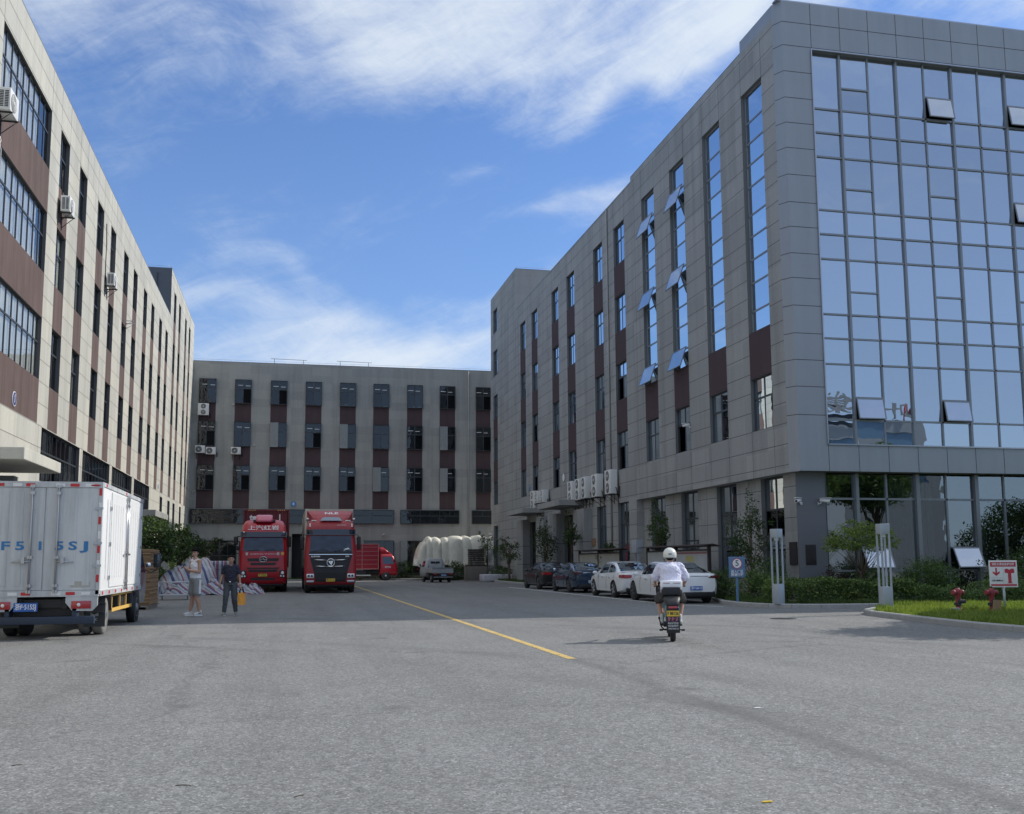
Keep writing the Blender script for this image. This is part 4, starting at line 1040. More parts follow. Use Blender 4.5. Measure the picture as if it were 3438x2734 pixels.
def camera_unit(loc, rz, label, s=1.0):
    t = thing('security_camera', label, 'camera', loc, rz)
    m = MB(); m.tube([(0, -.07*s, 0), (0, -.42*s, -.05*s)], [.055*s, .065*s], 0, 10); m.box(-.07*s, .07*s, -.46*s, -.08*s, .055*s, .075*s); m.build('body', WHITE, t)
    m = MB(); m.lathe([(.045*s, -.424*s), (.045*s, -.43*s)], (0, 0, -.052*s), 'y', 0, 12); m.build('lens', BLACK, t)
    m = MB(); m.tube([(0, 0, -.12*s), (0, -.08*s, -.12*s), (0, -.12*s, -.05*s)], .02*s, 0, 6); m.box(-.04*s, .04*s, -.01, 0, -.16*s, -.06*s); m.build('mount', WHITE, t)
    return t
camera_unit((17.5, 31.88, 3.55), -.9, 'white camera at the tower corner, left one of the pair, facing left')
camera_unit((18.15, 31.88, 3.55), .8, 'white camera at the tower corner, right one of the pair, facing right')
camera_unit((XR, 40.25, 7.35), -2.0, 'white bullet camera high on grey wall right of the second floor window', .9)
camera_unit((-4.95, Y4, 15.15), .5, 'tiny white camera at top left window row of far building', .7)
camera_unit((-3.1, Y4, 11.65), .5, 'tiny white camera beside second column of windows on far building', .7)
camera_unit((-8.0, Y4, 7.6), .5, 'tiny white camera low at the left corner of far building', .7)
camera_unit((8.05, Y4, 3.95), .5, 'tiny white camera above the red box truck', .9)
camera_unit((XR, 83.9, 3.9), -2.2, 'tiny dark camera at the far corner of grey building', .7)

# ================================================================== STREET FURNITURE
def post_lamp(loc, rz, label):
    t = thing('post_lamp', label, 'lamp', loc, rz, 'square grey post lamps')
    m = MB(); m.box(-.135, .135, -.135, .135, 0, .62, bev=.006); m.build('base', LAMPG, t)
    m = MB(); m.box(-.135, .135, -.135, .135, 2.04, 2.32, bev=.006); m.build('cap', LAMPG, t)
    for sx in (-1, 1):
        for sy in (-1, 1):
            m = MB(); m.box(sx*.113-.021, sx*.113+.021, sy*.113-.021, sy*.113+.021, .615, 2.05); m.build('post', LAMPG, t)
    m = MB(); m.box(-.05, .05, -.05, .05, 1.96, 2.04); m.build('lamp_glass', WHITE, t)
    return t
post_lamp((14.88, 28.75, .115), .32, 'square grey post lamp at the kerb in front of the corner window')
post_lamp((15.82, 24.45, .112), -.05, 'square grey post lamp standing on the bright grass island')
post_lamp((16.0, 79.6, .115), .3, 'small distant square post lamp at the far corner of grey building')

# speed sign
t = thing('speed_sign', 'blue sign with a 5 in a red ring on a blue post', 'sign', (14.38, 30.6, .115), -.12)
m = MB(); m.box(-.035, .035, -.02, .02, 0, .86); m.build('post', SIGNB, t)
m = MB(); m.box(-.275, .275, -.045, -.022, .80, 1.47, bev=.01); m.build('board', SIGNB, t)
m = MB(); m.box(-.262, .262, -.049, -.0465, 1.07, 1.078); m.build('divider', LAMPG, t)
m = MB(); m.lathe([(.175, -.048), (.175, -.05)], (0, 0, 1.255), 'y', 0, 32); m.build('ring', SIGNR, t)
m = MB(); m.lathe([(.148, -.0515), (.148, -.053)], (0, 0, 1.255), 'y', 0, 32); m.build('disc', WLET, t)
text('5', .27, BLET, 'numeral', t, TF(0, -.056, 1.255), .002)
text('进入厂区', .105, WLET, 'lettering', t, TF(0, -.05, .985), .002, w=.42, bold=.002)
text('限速行驶', .105, WLET, 'lettering', t, TF(0, -.05, .88), .002, w=.42, bold=.002)

# fire sign
t = thing('fire_sign', 'white and red sign with a down arrow and red hydrant picture', 'sign', (18.15, 22.75, .11), -.42)
m = MB(); m.tube([(0, 0, 0), (0, 0, .75)], .03); m.build('post', LAMPG, t)
m = MB(); m.box(-.34, .34, -.05, -.03, .62, 1.31, bev=.006); m.build('board', WHITE, t)
m = MB(); m.box(-.31, .31, -.053, -.0505, 1.15, 1.27); m.build('red_band', SIGNR, t)
m = MB(); m.box(-.31, .31, -.053, -.0505, .655, .70); m.build('red_band', SIGNR, t)
m = MB(); m.prism([(-.19, 1.12), (-.15, 1.12), (-.15, .995), (-.085, 1.03), (-.085, .985), (-.17, .91), (-.255, .985), (-.255, 1.03), (-.19, .995)], -.053, -.0505, 'xz'); m.build('arrow', SIGNR, t)
m = MB(); m.prism([(.09, .72), (.21, .72), (.21, .74), (.19, .74), (.19, .98), (.265, .99), (.265, 1.09), (.20, 1.10), (.15, 1.07), (.10, 1.10), (.035, 1.09), (.035, .99), (.11, .98), (.11, .74), (.09, .74)], -.053, -.0505, 'xz'); m.build('hydrant_picture', SIGNR, t)
m = MB(); m.box(-.30, 0, -.053, -.0505, .865, .870); m.box(.002, .006, -.053, -.0505, .72, 1.14); m.build('divider', LAMPG, t)
text('消防水源信息提示牌', .075, WLET, 'lettering', t, TF(0, -.0555, 1.21), .001, w=.54, bold=.001)
text('保障水源请勿占', .05, BLET, 'lettering', t, TF(-.15, -.054, .79), .001, w=.27, bold=.001)

# hydrants
def hydrant(loc, rz, label):
    t = thing('fire_hydrant', label, 'hydrant', loc, rz, 'red pillar hydrants on the grass')
    m = MB(); m.lathe([(.085, 0), (.085, .03), (.06, .05), (.058, .42), (.075, .46), (.085, .52), (.08, .58), (.055, .615), (.03, .63)], (0, 0, 0), 'z', 0, 20); m.build('barrel', HYD, t)
    for s_ in (-1, 1):
        m = MB(); m.lathe([(.05, 0), (.05, .10), (.066, .11), (.066, .15), (.05, .165)], (s_*.03, 0, .52), 'x', 0, 16) if s_ > 0 else m.lathe([(.05, 0), (.05, -.10), (.066, -.11), (.066, -.15), (.05, -.165)], (s_*.03, 0, .52), 'x', 0, 16)
        m.build('side_outlet', HYD, t)
    m = MB(); m.lathe([(.045, 0), (.045, .10), (.06, .12), (.06, .16)], (0, -.16-.04, .30), 'y', 0, 14); m.build('front_outlet', DARK, t)
    m = MB(); m.lathe([(.10, .0), (.10, .035)], (0, 0, .20), 'z', 0, 16); m.lathe([(.10, .0), (.10, .03)], (0, 0, .24), 'z', 0, 16); m.build('flange', DARK, t)
    m = MB(); m.box(-.02, .02, -.02, .02, .63, .67); m.build('valve_nut', DARK, t)
hydrant((16.45, 22.3, .11), .3, 'red fire hydrant farther from fire sign, small pale block at its foot')
hydrant((17.15, 21.95, .11), .2, 'red fire hydrant nearer the fire sign with cardboard against it')
m = MB(); m.box(-.09, .09, -.05, .05, 0, .15, bev=.006); o = m.build('concrete_block', KERB, None); o.location = (16.22, 22.1, .11); tag(o, 'small pale concrete block in grass by the left hydrant', 'block')
m = MB(); m.box(-.115, .115, -.008, .008, 0, .34, T=TR(0, 0, 0, .12, .05)); o = m.build('cardboard_sheet', CARD, None); o.location = (17.08, 21.72, .11); tag(o, 'piece of cardboard leaning on the right hydrant', 'cardboard')
# low railing at frame edge
t = thing('low_railing', 'low grey blue metal railing at right end of the grass island', 'railing', (16.05, 18.9, .1), -.4)
m = MB(); m.tube([(0, 0, 0), (0, 0, .62), (1.2, 0, .62), (1.2, 0, 0)], .022, 0, 8); m.build('frame', LAMPG, t)
for k in range(1, 8):
    m = MB(); m.tube([(k*.15, 0, .05), (k*.15, 0, .61)], .01, 0, 6); m.build('bar', LAMPG, t)

# notice boards
def board(y0, y1, npan, label, mats):
    t = thing('notice_board', label, 'notice board', (15.75, 0, .115), 0)
    m = MB(); m.prism([(-.35, 1.92), (-.35, 1.95), (.0, 2.0), (.32, 1.92), (.32, 1.89), (0, 1.96)], y0-.35, y1+.35, 'xz'); m.build('canopy', BOARDF, t)
    w_ = (y1-y0)/npan
    for k in range(npan+1):
        m = MB(); m.box(-.06, .06, y0+k*w_-.06, y0+k*w_+.06, 0, 1.93); m.build('post', BOARDF, t)
    for k in range(npan):
        a, b = y0+k*w_+.06, y0+(k+1)*w_-.06
        m = MB(); m.box(-.05, .05, a, b, 1.73, 1.80); m.box(-.05, .05, a, b, .62, .69); m.build('panel_frame', BOARDF, t)
        m = MB(); m.box(-.035, .03, a, b, .69, 1.73); m.build('poster', mats[k], t)
        if k == 0 and mats[0] is BOARDP2:
            yc = (a+b)/2
            m = MB(); m.box(-.040, -.037, yc-.25, yc+.55, 1.18, 1.55); m.build('yellow_picture', pm('poster_yellow', (.45, .42, .16), .6, var=.2), t)
            m = MB(); m.box(-.043, -.0405, yc-.1, yc+.25, .95, 1.22); m.build('blue_picture', pm('poster_blue', (.12, .30, .48), .6), t)
            m = MB()
            for q in range(9): m.box(-.040, -.037, a+.15, yc-.5, .85+q*.085, .865+q*.085)
            m.build('text_lines', LAMPG, t)
            m = MB(); m.box(-.040, -.037, a+.1, b-.1, 1.62, 1.70); m.build('heading', pm('poster_dull_red', (.30, .14, .16), .6), t)
        if mats[0] is BOARDP:
            m = MB(); r0 = random.Random(k)
            for q in range(8):
                y = a+.25+q*(b-a-.4)/8; m.box(-.040, -.037, y, y+.12, .95, 1.25+.3*r0.random())
            m.build('text_lines', LAMPG, t)
            if k == 0: pass
board(35.9, 42.6, 2, 'notice board behind the nearest white car, blue and yellow posters', [BOARDP2, BOARDP2])
board(46.4, 53.4, 2, 'farther notice board with two pale greenish posters behind middle cars', [BOARDP, BOARDP])
# switch box on two legs between the boards
t = thing('utility_box', 'grey utility box on two posts between the notice boards', 'box', (15.9, 44.4, .1), 0)
m = MB(); m.box(-.18, .18, -.3, .3, 1.75, 2.35, bev=.01); m.build('cabinet', LAMPG, t)
for y in (-.2, .2):
    m = MB(); m.box(-.04, .04, y-.04, y+.04, 0, 1.75); m.build('leg', LAMPG, t)
m = MB(); m.box(XR-.05, XR-.004, 55.6, 57.0, 2.9, 3.3) if False else m.box(-.02, .02, -.38, .38, 0, .42); o = m.build('wall_plate', CARD2, None); o.location = (XR-.03, 54.75, 2.35); tag(o, 'brown plate on the grey wall right of nearer porch', 'plate')
m = MB(); m.box(-.004, .004, -.12, .12, 0, .6); o = m.build('poster', WHITE, None); o.location = (XR-.51, 56.1, 1.3); tag(o, 'white paper notice stuck on the right pillar of the nearer porch', 'notice')

# ================================================================== PLANTS
def leafcloud(name, mats, blobs, n, ls, parent, seed=1, flat=.55, shell=.55):
    """leaf-sized quads through ellipsoids: denser towards the outside, clumped"""
    r = random.Random(seed); V = []; F = []; MI = []
    tot = sum(b[3]*b[4]*b[5] for b in blobs)
    for b in blobs:
        cx, cy, cz, rx, ry, rz = b[:6]; k = max(8, int(n*b[3]*b[4]*b[5]/tot)); ncl = max(3, k//14)
        cl = []
        for _ in range(ncl):
            while True:
                p = Vector((r.uniform(-1, 1), r.uniform(-1, 1), r.uniform(-1, 1)))
                if p.length < 1 and p.length > shell*r.random()**.5: break
            cl.append(p)
        for _ in range(k):
            c = r.choice(cl); p = c+Vector((r.gauss(0, .13), r.gauss(0, .13), r.gauss(0, .11)))
            P = Vector((cx+p.x*rx, cy+p.y*ry, cz+p.z*rz))
            nrm = Vector((r.gauss(0, 1), r.gauss(0, 1), r.gauss(0, 1)+flat*1.5)).normalized()
            a = nrm.orthogonal().normalized(); a = Matrix.Rotation(r.uniform(0, 2*PI), 3, nrm) @ a; bb = nrm.cross(a)
            s1 = ls*r.uniform(.6, 1.3); s2 = s1*r.uniform(.35, .55)
            i = len(V); V += [P-a*s1*.5, P+bb*s2*.5, P+a*s1*.5+nrm*s1*.1, P-bb*s2*.5]; F.append((i, i+1, i+2, i+3)); MI.append(0 if r.random() < .75 else 1)
    me = bpy.data.meshes.new(name); me.from_pydata([tuple(v) for v in V], [], F)
    for m_ in mats: me.materials.append(m_)
    me.polygons.foreach_set('material_index', MI); me.update()
    o = bpy.data.objects.new(name, me); C.objects.link(o)
    if parent: o.parent = parent
    return o
def tree(loc, h, trunk_h, blobs, n, ls, mats, label, name='tree', tr=.07, seed=1, group=None, lean=0.0):
    t = thing(name, label, 'tree', loc, 0, group)
    m = MB(); r = random.Random(seed)
    m.tube([(0, 0, -.1), (lean*.3, .02, trunk_h*.5), (lean, 0, trunk_h), (lean*1.2, 0, h*.75)], [tr*1.25, tr, tr*.8, tr*.3], 0, 8); m.build('trunk', TRUNK, t)
    m = MB()
    for b in blobs:
        for q in range(3):
            e = (b[0]+r.uniform(-.5, .5)*b[3], b[1]+r.uniform(-.5, .5)*b[4], b[2]+r.uniform(-.1, .7)*b[5])
            s0 = (lean*.8, 0, trunk_h*(.55+.45*r.random())); mid = tuple((s0[i]+e[i])/2+r.uniform(-.1, .1) for i in range(3))
            m.tube([s0, mid, e], [tr*.5, tr*.32, tr*.12], 0, 5)
    m.build('branches', TRUNK, t)
    leafcloud('crown', mats, blobs, n, ls, t, seed)
    return t
def bush(x, y, z0, rx, ry, h, n, ls, mats, label, seed=1, group=None, name='bush', irregular=0):
    t = thing(name, label, 'bush', (x, y, z0), 0, group)
    m = MB()
    r = random.Random(seed)
    for q in range(5):
        a = r.uniform(0, 6.28); m.tube([(0.05*math.cos(a), .05*math.sin(a), -.05), (rx*.5*math.cos(a), ry*.5*math.sin(a), h*.6)], [.02, .008], 0, 5)
    m.build('stems', TRUNK, t)
    blobs = [(0, 0, h*.5, rx, ry, h*.55)]
    for q in range(irregular): blobs.append((r.uniform(-.6, .6)*rx, r.uniform(-.5, .5)*ry, h*r.uniform(.45, .75), rx*.5, ry*.5, h*.42))
    leafcloud('foliage', mats, blobs, n, ls, t, seed, shell=.75)
    return t
def hedge(name, x0, x1, y0, y1, z0, h, n, ls, mats, label, seed=1, group=None, wave=.12):
    r = random.Random(seed); V = []; F = []; MI = []
    for _ in range(n):
        x = r.uniform(x0, x1); y = r.uniform(y0, y1)
        hh = h*(1+wave*math.sin(x*2.1+y)+wave*.8*math.sin(x*5.3+1)*math.cos(y*3)+wave*.7*(noise.noise(Vector((x*2, y*2, seed)))))
        f = r.random()
        if f < .45: z = hh-abs(r.gauss(0, .08)); 
        elif f < .8: 
            z = r.uniform(.0, hh)
            if x1-x0 > (y1-y0): y = y0+abs(r.gauss(0, .06)) if r.random() < .75 else y
            else: x = x0+abs(r.gauss(0, .06)) if r.random() < .75 else x
        else: z = r.uniform(0, hh)
        P = Vector((x+r.gauss(0, .03), y+r.gauss(0, .05)-.06*math.sin(x*4.7), z0+z))
        nrm = Vector((r.gauss(0, 1), r.gauss(-.4, 1), r.gauss(.7, 1))).normalized(); a = nrm.orthogonal().normalized(); a = Matrix.Rotation(r.uniform(0, 6.28), 3, nrm) @ a; bb = nrm.cross(a)
        s1 = ls*r.uniform(.6, 1.35); s2 = s1*.5
        i = len(V); V += [P-a*s1*.5, P+bb*s2*.5, P+a*s1*.5, P-bb*s2*.5]; F.append((i, i+1, i+2, i+3)); MI.append(0 if r.random() < .72 else 1)
    me = bpy.data.meshes.new(name); me.from_pydata([tuple(v) for v in V], [], F)
    for m_ in mats: me.materials.append(m_)
    me.polygons.foreach_set('material_index', MI)
    o = bpy.data.objects.new(name, me); C.objects.link(o); tag(o, label, 'hedge', group)
    return o
hedge('hedge', 15.5, 19.6, 28.6, 30.2, .1, .70, 15000, .085, [LEAF_D, LEAF_Y], 'clipped green hedge between the two grey post lamps below the dark corner pier', 3)
hedge('hedge', 19.4, 26.0, 28.3, 29.6, .1, .42, 9000, .09, [LEAF_M, LEAF_D], 'low ground cover hedge along kerb behind the grass island', 5, wave=.3)
for i, (x, y, rx, ry, h, n, mt, lb) in enumerate([
    (17.95, 30.9, .65, .5, 1.05, 1400, [LEAF_P, LEAF_D], 'small purple leaved bush behind the clipped hedge'),
    (20.9, 29.9, 1.05, .9, 1.35, 5200, [LEAF_D, LEAF_M], 'large round dark green bush right of the grass lamp'),
    (19.1, 30.6, .5, .5, 1.1, 1400, [LEAF_M, LEAF_D], 'green bush behind young tree trunk by the glass wall'),
    (23.6, 29.6, .7, .6, 1.0, 2600, [LEAF_M, LEAF_Y], 'light green bush midway along the glass wall'),
    (25.0, 30.4, 1.0, .8, 1.6, 3600, [LEAF_D, LEAF_M], 'tall dark bush against glass wall left of fire sign'),
    (25.3, 28.6, 1.1, .9, 1.15, 4200, [LEAF_Y, LEAF_M], 'yellowish green bush behind the hydrants'),
    (27.9, 29.0, 1.2, 1.0, 1.3, 4200, [LEAF_Y, LEAF_D], 'yellow tipped bush right behind the fire sign'),
    (15.35, 31.7, .62, .6, .95, 2600, [LEAF_M, LEAF_D], 'grey green bush right of the blue speed sign'),
    (15.15, 33.4, .6, .7, 1.05, 2600, [LEAF_D, LEAF_D], 'dark bush beside post of the near notice board'),
    (15.6, 30.1, .55, .55, .82, 2400, [LEAF_M, LEAF_Y], 'pale green bush left of the corner post lamp'),
    (16.3, 32.3, .7, .7, 1.5, 2400, [LEAF_D, LEAF_M], 'dark upright bush below the corner window')]):
    bush(x, y, .1, rx, ry, h, n, .085, mt, lb, 20+i, irregular=3)
tree((18.72, 30.3, .1), 2.6, 1.15, [(-.45, 0, 2.05, .75, .7, .38), (.5, 0, 2.15, .75, .7, .34), (0, .1, 2.45, .6, .6, .25), (-1.0, -.1, 1.78, .5, .45, .16), (1.1, .1, 1.92, .5, .5, .22), (.2, -.3, 1.75, .6, .5, .18)], 5200, .085, [LEAF_Y, LEAF_M], 'small spreading tree with yellow green leaves before the glass wall', 'maple_tree', .038, 31)
tree((27.6, 30.2, .1), 3.6, 1.2, [(0, 0, 2.3, 1.7, 1.2, .9), (-1.2, 0, 2.0, 1.2, 1.0, .6), (1.2, 0, 2.9, 1.4, 1.0, .8), (.2, -.2, 3.2, 1.0, .8, .5), (-.5, -.5, 1.5, 1.2, .8, .5)], 15000, .11, [LEAF_M, LEAF_Y], 'larger green spreading tree at right frame edge behind fire sign', 'maple_tree', .07, 32)
# young plants along the grey wall
tree((15.95, 32.75, .1), 4.1, 1.2, [(0, 0, 2.1, .62, .6, .95), (.1, .1, 3.0, .30, .3, .85), (-.3, .4, 1.8, .42, .4, .5), (.5, -.5, 2.3, .22, .22, .6)], 2600, .10, [LEAF_K, LEAF_D], 'tall thin young tree behind the blue speed sign', 'young_tree', .04, 33)
tree((16.1, 42.2, .1), 4.3, 1.6, [(0, 0, 2.6, .5, .55, .75), (0, .3, 3.5, .22, .25, .75), (0, -.6, 2.9, .25, .25, .6)], 1700, .11, [LEAF_D, LEAF_K], 'thin young tree rising behind near notice board', 'young_tree', .035, 34)
tree((16.2, 49.7, .1), 2.6, 1.0, [(0, 0, 1.6, .55, .6, .65), (0, .2, 2.1, .3, .3, .4)], 1800, .11, [LEAF_K, LEAF_D], 'dark shrub like tree at the end of far notice board', 'young_tree', .035, 35)
tree((15.9, 55.6, .1), 4.6, 2.2, [(0, 0, 2.8, .5, .6, .5), (0, .5, 3.9, .2, .2, .7), (0, -.3, 3.3, .3, .3, .4)], 1100, .13, [LEAF_K, LEAF_D], 'sparse young tree at the right pillar of nearer porch', 'young_tree', .035, 36)
tree((15.7, 61.0, .1), 4.8, 1.3, [(0, 0, 2.3, .85, 1.1, 1.3), (0, .5, 3.5, .45, .5, .8), (-.2, -.7, 2.9, .5, .5, .6)], 2000, .13, [LEAF_K, LEAF_K], 'dense dark young tree in front of the nearer porch doorway', 'young_tree', .05, 37)
tree((15.3, 69.5, .1), 3.4, 1.5, [(0, 0, 2.1, .9, 1.1, .75), (-.3, .6, 2.7, .5, .6, .5)], 1200, .14, [LEAF_K, LEAF_D], 'dark bushy small tree in front of the farther porch', 'young_tree', .08, 38)
tree((16.0, 80.9, .1), 4.4, 1.5, [(0, 0, 2.4, .8, 1.0, 1.1), (-.5, .3, 3.4, .4, .4, .6), (-.9, 0, 1.9, .5, .5, .5)], 1300, .15, [LEAF_K, LEAF_D], 'loose tree at far corner in front of the tarpaulin load', 'young_tree', .06, 39)
bush(13.4, 81.5, .05, 1.0, .9, 1.45, 2500, .12, [LEAF_K, LEAF_D], 'round dark clipped bush behind the wrapped bale at yard end', 41)
bush(15.9, 75.5, .1, .8, 2.0, 1.1, 2200, .12, [LEAF_K, LEAF_D], 'low dark bush along the far end of grey building', 42, irregular=3)
bush(3.9, 87.5, .08, 1.0, .9, 1.3, 1300, .14, [LEAF_K, LEAF_K], 'dark bush half hidden left of the red box truck', 44)
bush(9.8, 87.4, .08, .95, .9, 1.5, 1700, .14, [LEAF_K, LEAF_D], 'round dark bush between red box truck and tarpaulin truck', 43)
# trees along the sunlit wall
tree((-6.6, 52.0, .08), 3.9, 1.4, [(0, 0, 2.6, 1.2, 1.8, .95), (.9, 1.2, 2.3, 1.0, 1.2, .75), (-.3, -1.4, 2.9, .9, 1.2, .8), (.6, -.4, 1.9, 1.0, 1.0, .5), (.2, 0, 3.4, .6, .7, .4)], 6500, .17, [LEAF_K, LEAF_M], 'dark green tree against the sunlit wall behind cardboard stack', 'tree', .10, 51, lean=.2)
tree((-6.3, 60.5, .08), 3.9, 1.6, [(.3, 0, 2.5, 1.3, 1.4, .75), (1.5, .3, 2.3, .8, .8, .5), (2.1, .3, 2.6, .5, .5, .35), (0, 0, 3.2, .8, .8, .5)], 3800, .17, [LEAF_K, LEAF_D], 'second dark tree reaching right towards far building', 'tree', .09, 52, lean=.25)
for i, (x, y, rx, ry, h) in enumerate(((-6.6, 66, .9, 1.8, 2.3), (-5.9, 71, .9, 1.6, 1.9), (-6.9, 57.5, .6, 1.5, 1.2))):
    bush(x, y, .05, rx, ry, h, 2400, .13, [LEAF_M, LEAF_Y] if i < 2 else [LEAF_D, LEAF_M], ['tall pale green bush left of the standing man behind tarpaulins', 'pale green bush right beside the head of standing man', 'low bush at foot of sunlit wall under the large tree'][i], 60+i, irregular=3)
# trees outside the right edge that throw the dappled shade on the yard and show in the glass
for i, (x, y, sd) in enumerate(((20.3, 19.4, 71), (24.6, 18.2, 72), (29.5, 17.6, 73), (23.0, 21.4, 74))):
    tree((x, y, .1), 7.2, 3.0, [(0, 0, 5.2, 2.2, 1.9, 1.3), (-1.3, .4, 5.0, 1.5, 1.2, .9), (1.2, -.5, 5.4, 1.5, 1.4, 1.0), (.2, .3, 6.3, 1.2, 1.1, .8)], 15000, .19, [LEAF_D, LEAF_M], ['leafy tree just beyond the right edge, first to shade the yard', 'second leafy tree beyond the right edge', 'third leafy tree beyond the right edge', 'leafy tree nearest the glass wall beyond the right edge'][i], 'tree', .13, sd, 'trees outside the right frame edge')

# grass
def grass(name, poly, z, n, hmin, hmax, mat, label, seed=1, w_=.012):
    r = random.Random(seed)
    xs = [p[0] for p in poly]; ys = [p[1] for p in poly]
    def ins(x, y):
        c = False; j = len(poly)-1
        for i in range(len(poly)):
            xi, yi = poly[i]; xj, yj = poly[j]
            if (yi > y) != (yj > y) and x < (xj-xi)*(y-yi)/(yj-yi)+xi: c = not c
            j = i
        return c
    V = []; F = []; k = 0
    while k < n:
        x, y = r.uniform(min(xs), max(xs)), r.uniform(min(ys), max(ys))
        if not ins(x, y): continue
        k += 1
        cl = .65+.7*noise.noise(Vector((x*1.3, y*1.3, seed))); h = r.uniform(hmin, hmax)*max(.35, cl+.35)
        a = r.uniform(0, 2*PI); c, s_ = math.cos(a), math.sin(a); l = r.uniform(.1, .6)*h; b = r.uniform(0, 2*PI)
        i = len(V); V += [(x-c*w_, y-s_*w_, z), (x+c*w_, y+s_*w_, z), (x+l*.4*math.cos(b)+c*w_*.6, y+l*.4*math.sin(b)+s_*w_*.6, z+h*.6), (x+l*math.cos(b), y+l*math.sin(b), z+h)]
        F += [(i, i+1, i+2), (i, i+2, i+3)]
    me = bpy.data.meshes.new(name); me.from_pydata(V, [], F); me.materials.append(mat)
    o = bpy.data.objects.new(name, me); C.objects.link(o); return tag(o, label, 'grass', kind='stuff')
grass('grass', [(24, 26.6), (18.3, 26.6), (17.3, 26.2), (16.3, 25.4), (15.55, 24.6), (15.12, 23.7), (14.92, 22.6), (14.68, 21.0), (14.45, 18.9), (14.5, 16.5), (24, 16.5)], .11, 60000, .06, .17, GRASSM, 'bright green grass on the kerbed island', 1, .009)
grass('grass', [(15.15, 33.5), (14.6, 31.9), (14.5, 30.6), (14.55, 29.6), (14.9, 28.9), (16, 28.2), (18, 28.0), (25, 28.0), (25, 28.5), (15.6, 28.8), (15.2, 31), (15.7, 34)], .11, 9000, .05, .16, GRASSD, 'dull green grass strip inside the kerb by the speed sign', 2, .010)
grass('grass', [(15.2, 84), (15.2, 34), (15.9, 34), (15.9, 84)], .11, 9000, .06, .20, GRASSD, 'grass strip behind the parked cars', 3, .014)
grass('grass', [(-4, 86.65), (15, 86.65), (15, 88.2), (-4, 88.2)], .09, 6000, .06, .2, GRASSD, 'grass verge before the far building', 4, .02)

# leaf, litter and manhole
m = MB(); m.prism([(-.035, 0), (-.012, .012), (.03, .008), (.04, 0), (.02, -.01), (-.02, -.011)], .0, .006, 'xy'); o = m.build('fallen_leaf', YEL, None); o.location = (2.85, 5.75, .003); tag(o, 'small yellow fallen leaf on asphalt at bottom of picture', 'leaf')
m = MB(); m.box(-.035, .035, -.02, .02, 0, .004); o = m.build('paper_scrap', WHITE, None); o.location = (4.57, 9.35, .003); tag(o, 'tiny white paper scrap lying on the sunlit asphalt', 'litter')
m = MB(); m.lathe([(.32, 0), (.32, .006)], (0, 0, 0), 'z', 0, 28); m.lathe([(.27, .006), (.27, .009)], (0, 0, 0), 'z', 0, 28); o = m.build('manhole_cover', DARK, None); o.location = (12.2, 23.35, .002); tag(o, 'dark round manhole cover at the edge of building shadow', 'manhole cover')
m = MB()
for i_, (x, y, a_, l_) in enumerate(((.1, 6.6, .5, .08), (-.65, 7.1, -.4, .10), (-1.9, 8.1, .2, .07))):
    m = MB(); m.tube([(-l_/2, 0, .003), (0, .012, .005), (l_/2, .015, .003)], .003, 0, 5); o = m.build('twig', SOIL, None); o.location = (x, y, 0); o.rotation_euler = (0, 0, a_); tag(o, ['dark twig on the asphalt near bottom centre left', 'longer dark twig left of the bottom centre', 'small dark twig farther left on asphalt'][i_], 'twig')

# ================================================================== BUILDINGS BEHIND THE CAMERA, seen mirrored in the glass
def back_building(name, x0, x1, y, dpt, h, mat, wins, label, wm=None):
    t = thing(name, label, 'building', (0, 0, 0))
    m = MB()
    # faces +y (towards the glass)
    P = lambda u, z, d=0: (u, y-d, z)
    us = sorted({x0, x1, *[k for o in wins for k in o[:2]]}); zs = sorted({0, h, *[k for o in wins for k in o[2:4]]})
    for a, b in zip(us, us[1:]):
        for p, q in zip(zs, zs[1:]):
            if any(o[0] < (a+b)/2 < o[1] and o[2] < (p+q)/2 < o[3] for o in wins): continue
            m.face([P(a, p), P(b, p), P(b, q), P(a, q)])
    for a, b, p, q in wins:
        for f in ([P(a,q),P(b,q),P(b,q,.3),P(a,q,.3)], [P(a,p),P(b,p),P(b,p,.3),P(a,p,.3)], [P(a,p),P(a,q),P(a,q,.3),P(a,p,.3)], [P(b,p),P(b,q),P(b,q,.3),P(b,p,.3)]): m.face(f)
    m.face([(x0, y, 0), (x0, y-dpt, 0), (x0, y-dpt, h), (x0, y, h)]); m.face([(x1, y, 0), (x1, y-dpt, 0), (x1, y-dpt, h), (x1, y, h)]); m.face([(x0, y, h), (x1, y, h), (x1, y-dpt, h), (x0, y-dpt, h)])
    m.build('wall', mat, t, fix=False)
    for a, b, p, q in wins:
        m = MB(); m.box(a, b, y-.3, y-.25, p, q); m.build('window', wm or DARK, t)
    return t
BW = pm('white_render', (.66, .68, .68), .8, var=.04, vscale=.1)
BG = pm('grey_render', (.30, .31, .31), .8, var=.06, vscale=.1)
wins = []
for i in range(7):
    for k in range(4):
        if (i*3+k) % 5 != 4: wins.append((36+i*3.4, 37.5+i*3.4, 3.2+k*3.1, 4.9+k*3.1))
back_building('white_building', 33, 62, -40, 14, 15.0, BW, wins, 'white building with small dark windows, mirrored in the ground floor glass')
tb = back_building('grey_building', 60, 90, -60, 18, 20.3, BG, [(61, 88, 16.2, 18.6), (61, 88, 11.8, 14.2)], 'grey building with rooftop lettering, mirrored at the foot of the tall glass', pm('blue_ribbon_glass', (.14, .22, .30), .2))
m = MB(); m.box(60.5, 88, -60.4, -60.2, 20.3, 20.9); m.build('sign_scaffold', DARK, tb)
TB = Matrix.Translation((74.5, -59.5, 22.1)) @ Matrix.Rotation(PI, 4, 'Z') @ Matrix.Rotation(PI/2, 4, 'X')
text('叶仁集澳', 2.7, KERB, 'rooftop_lettering', tb, TB, .12, w=18, bold=.03)
m = MB()
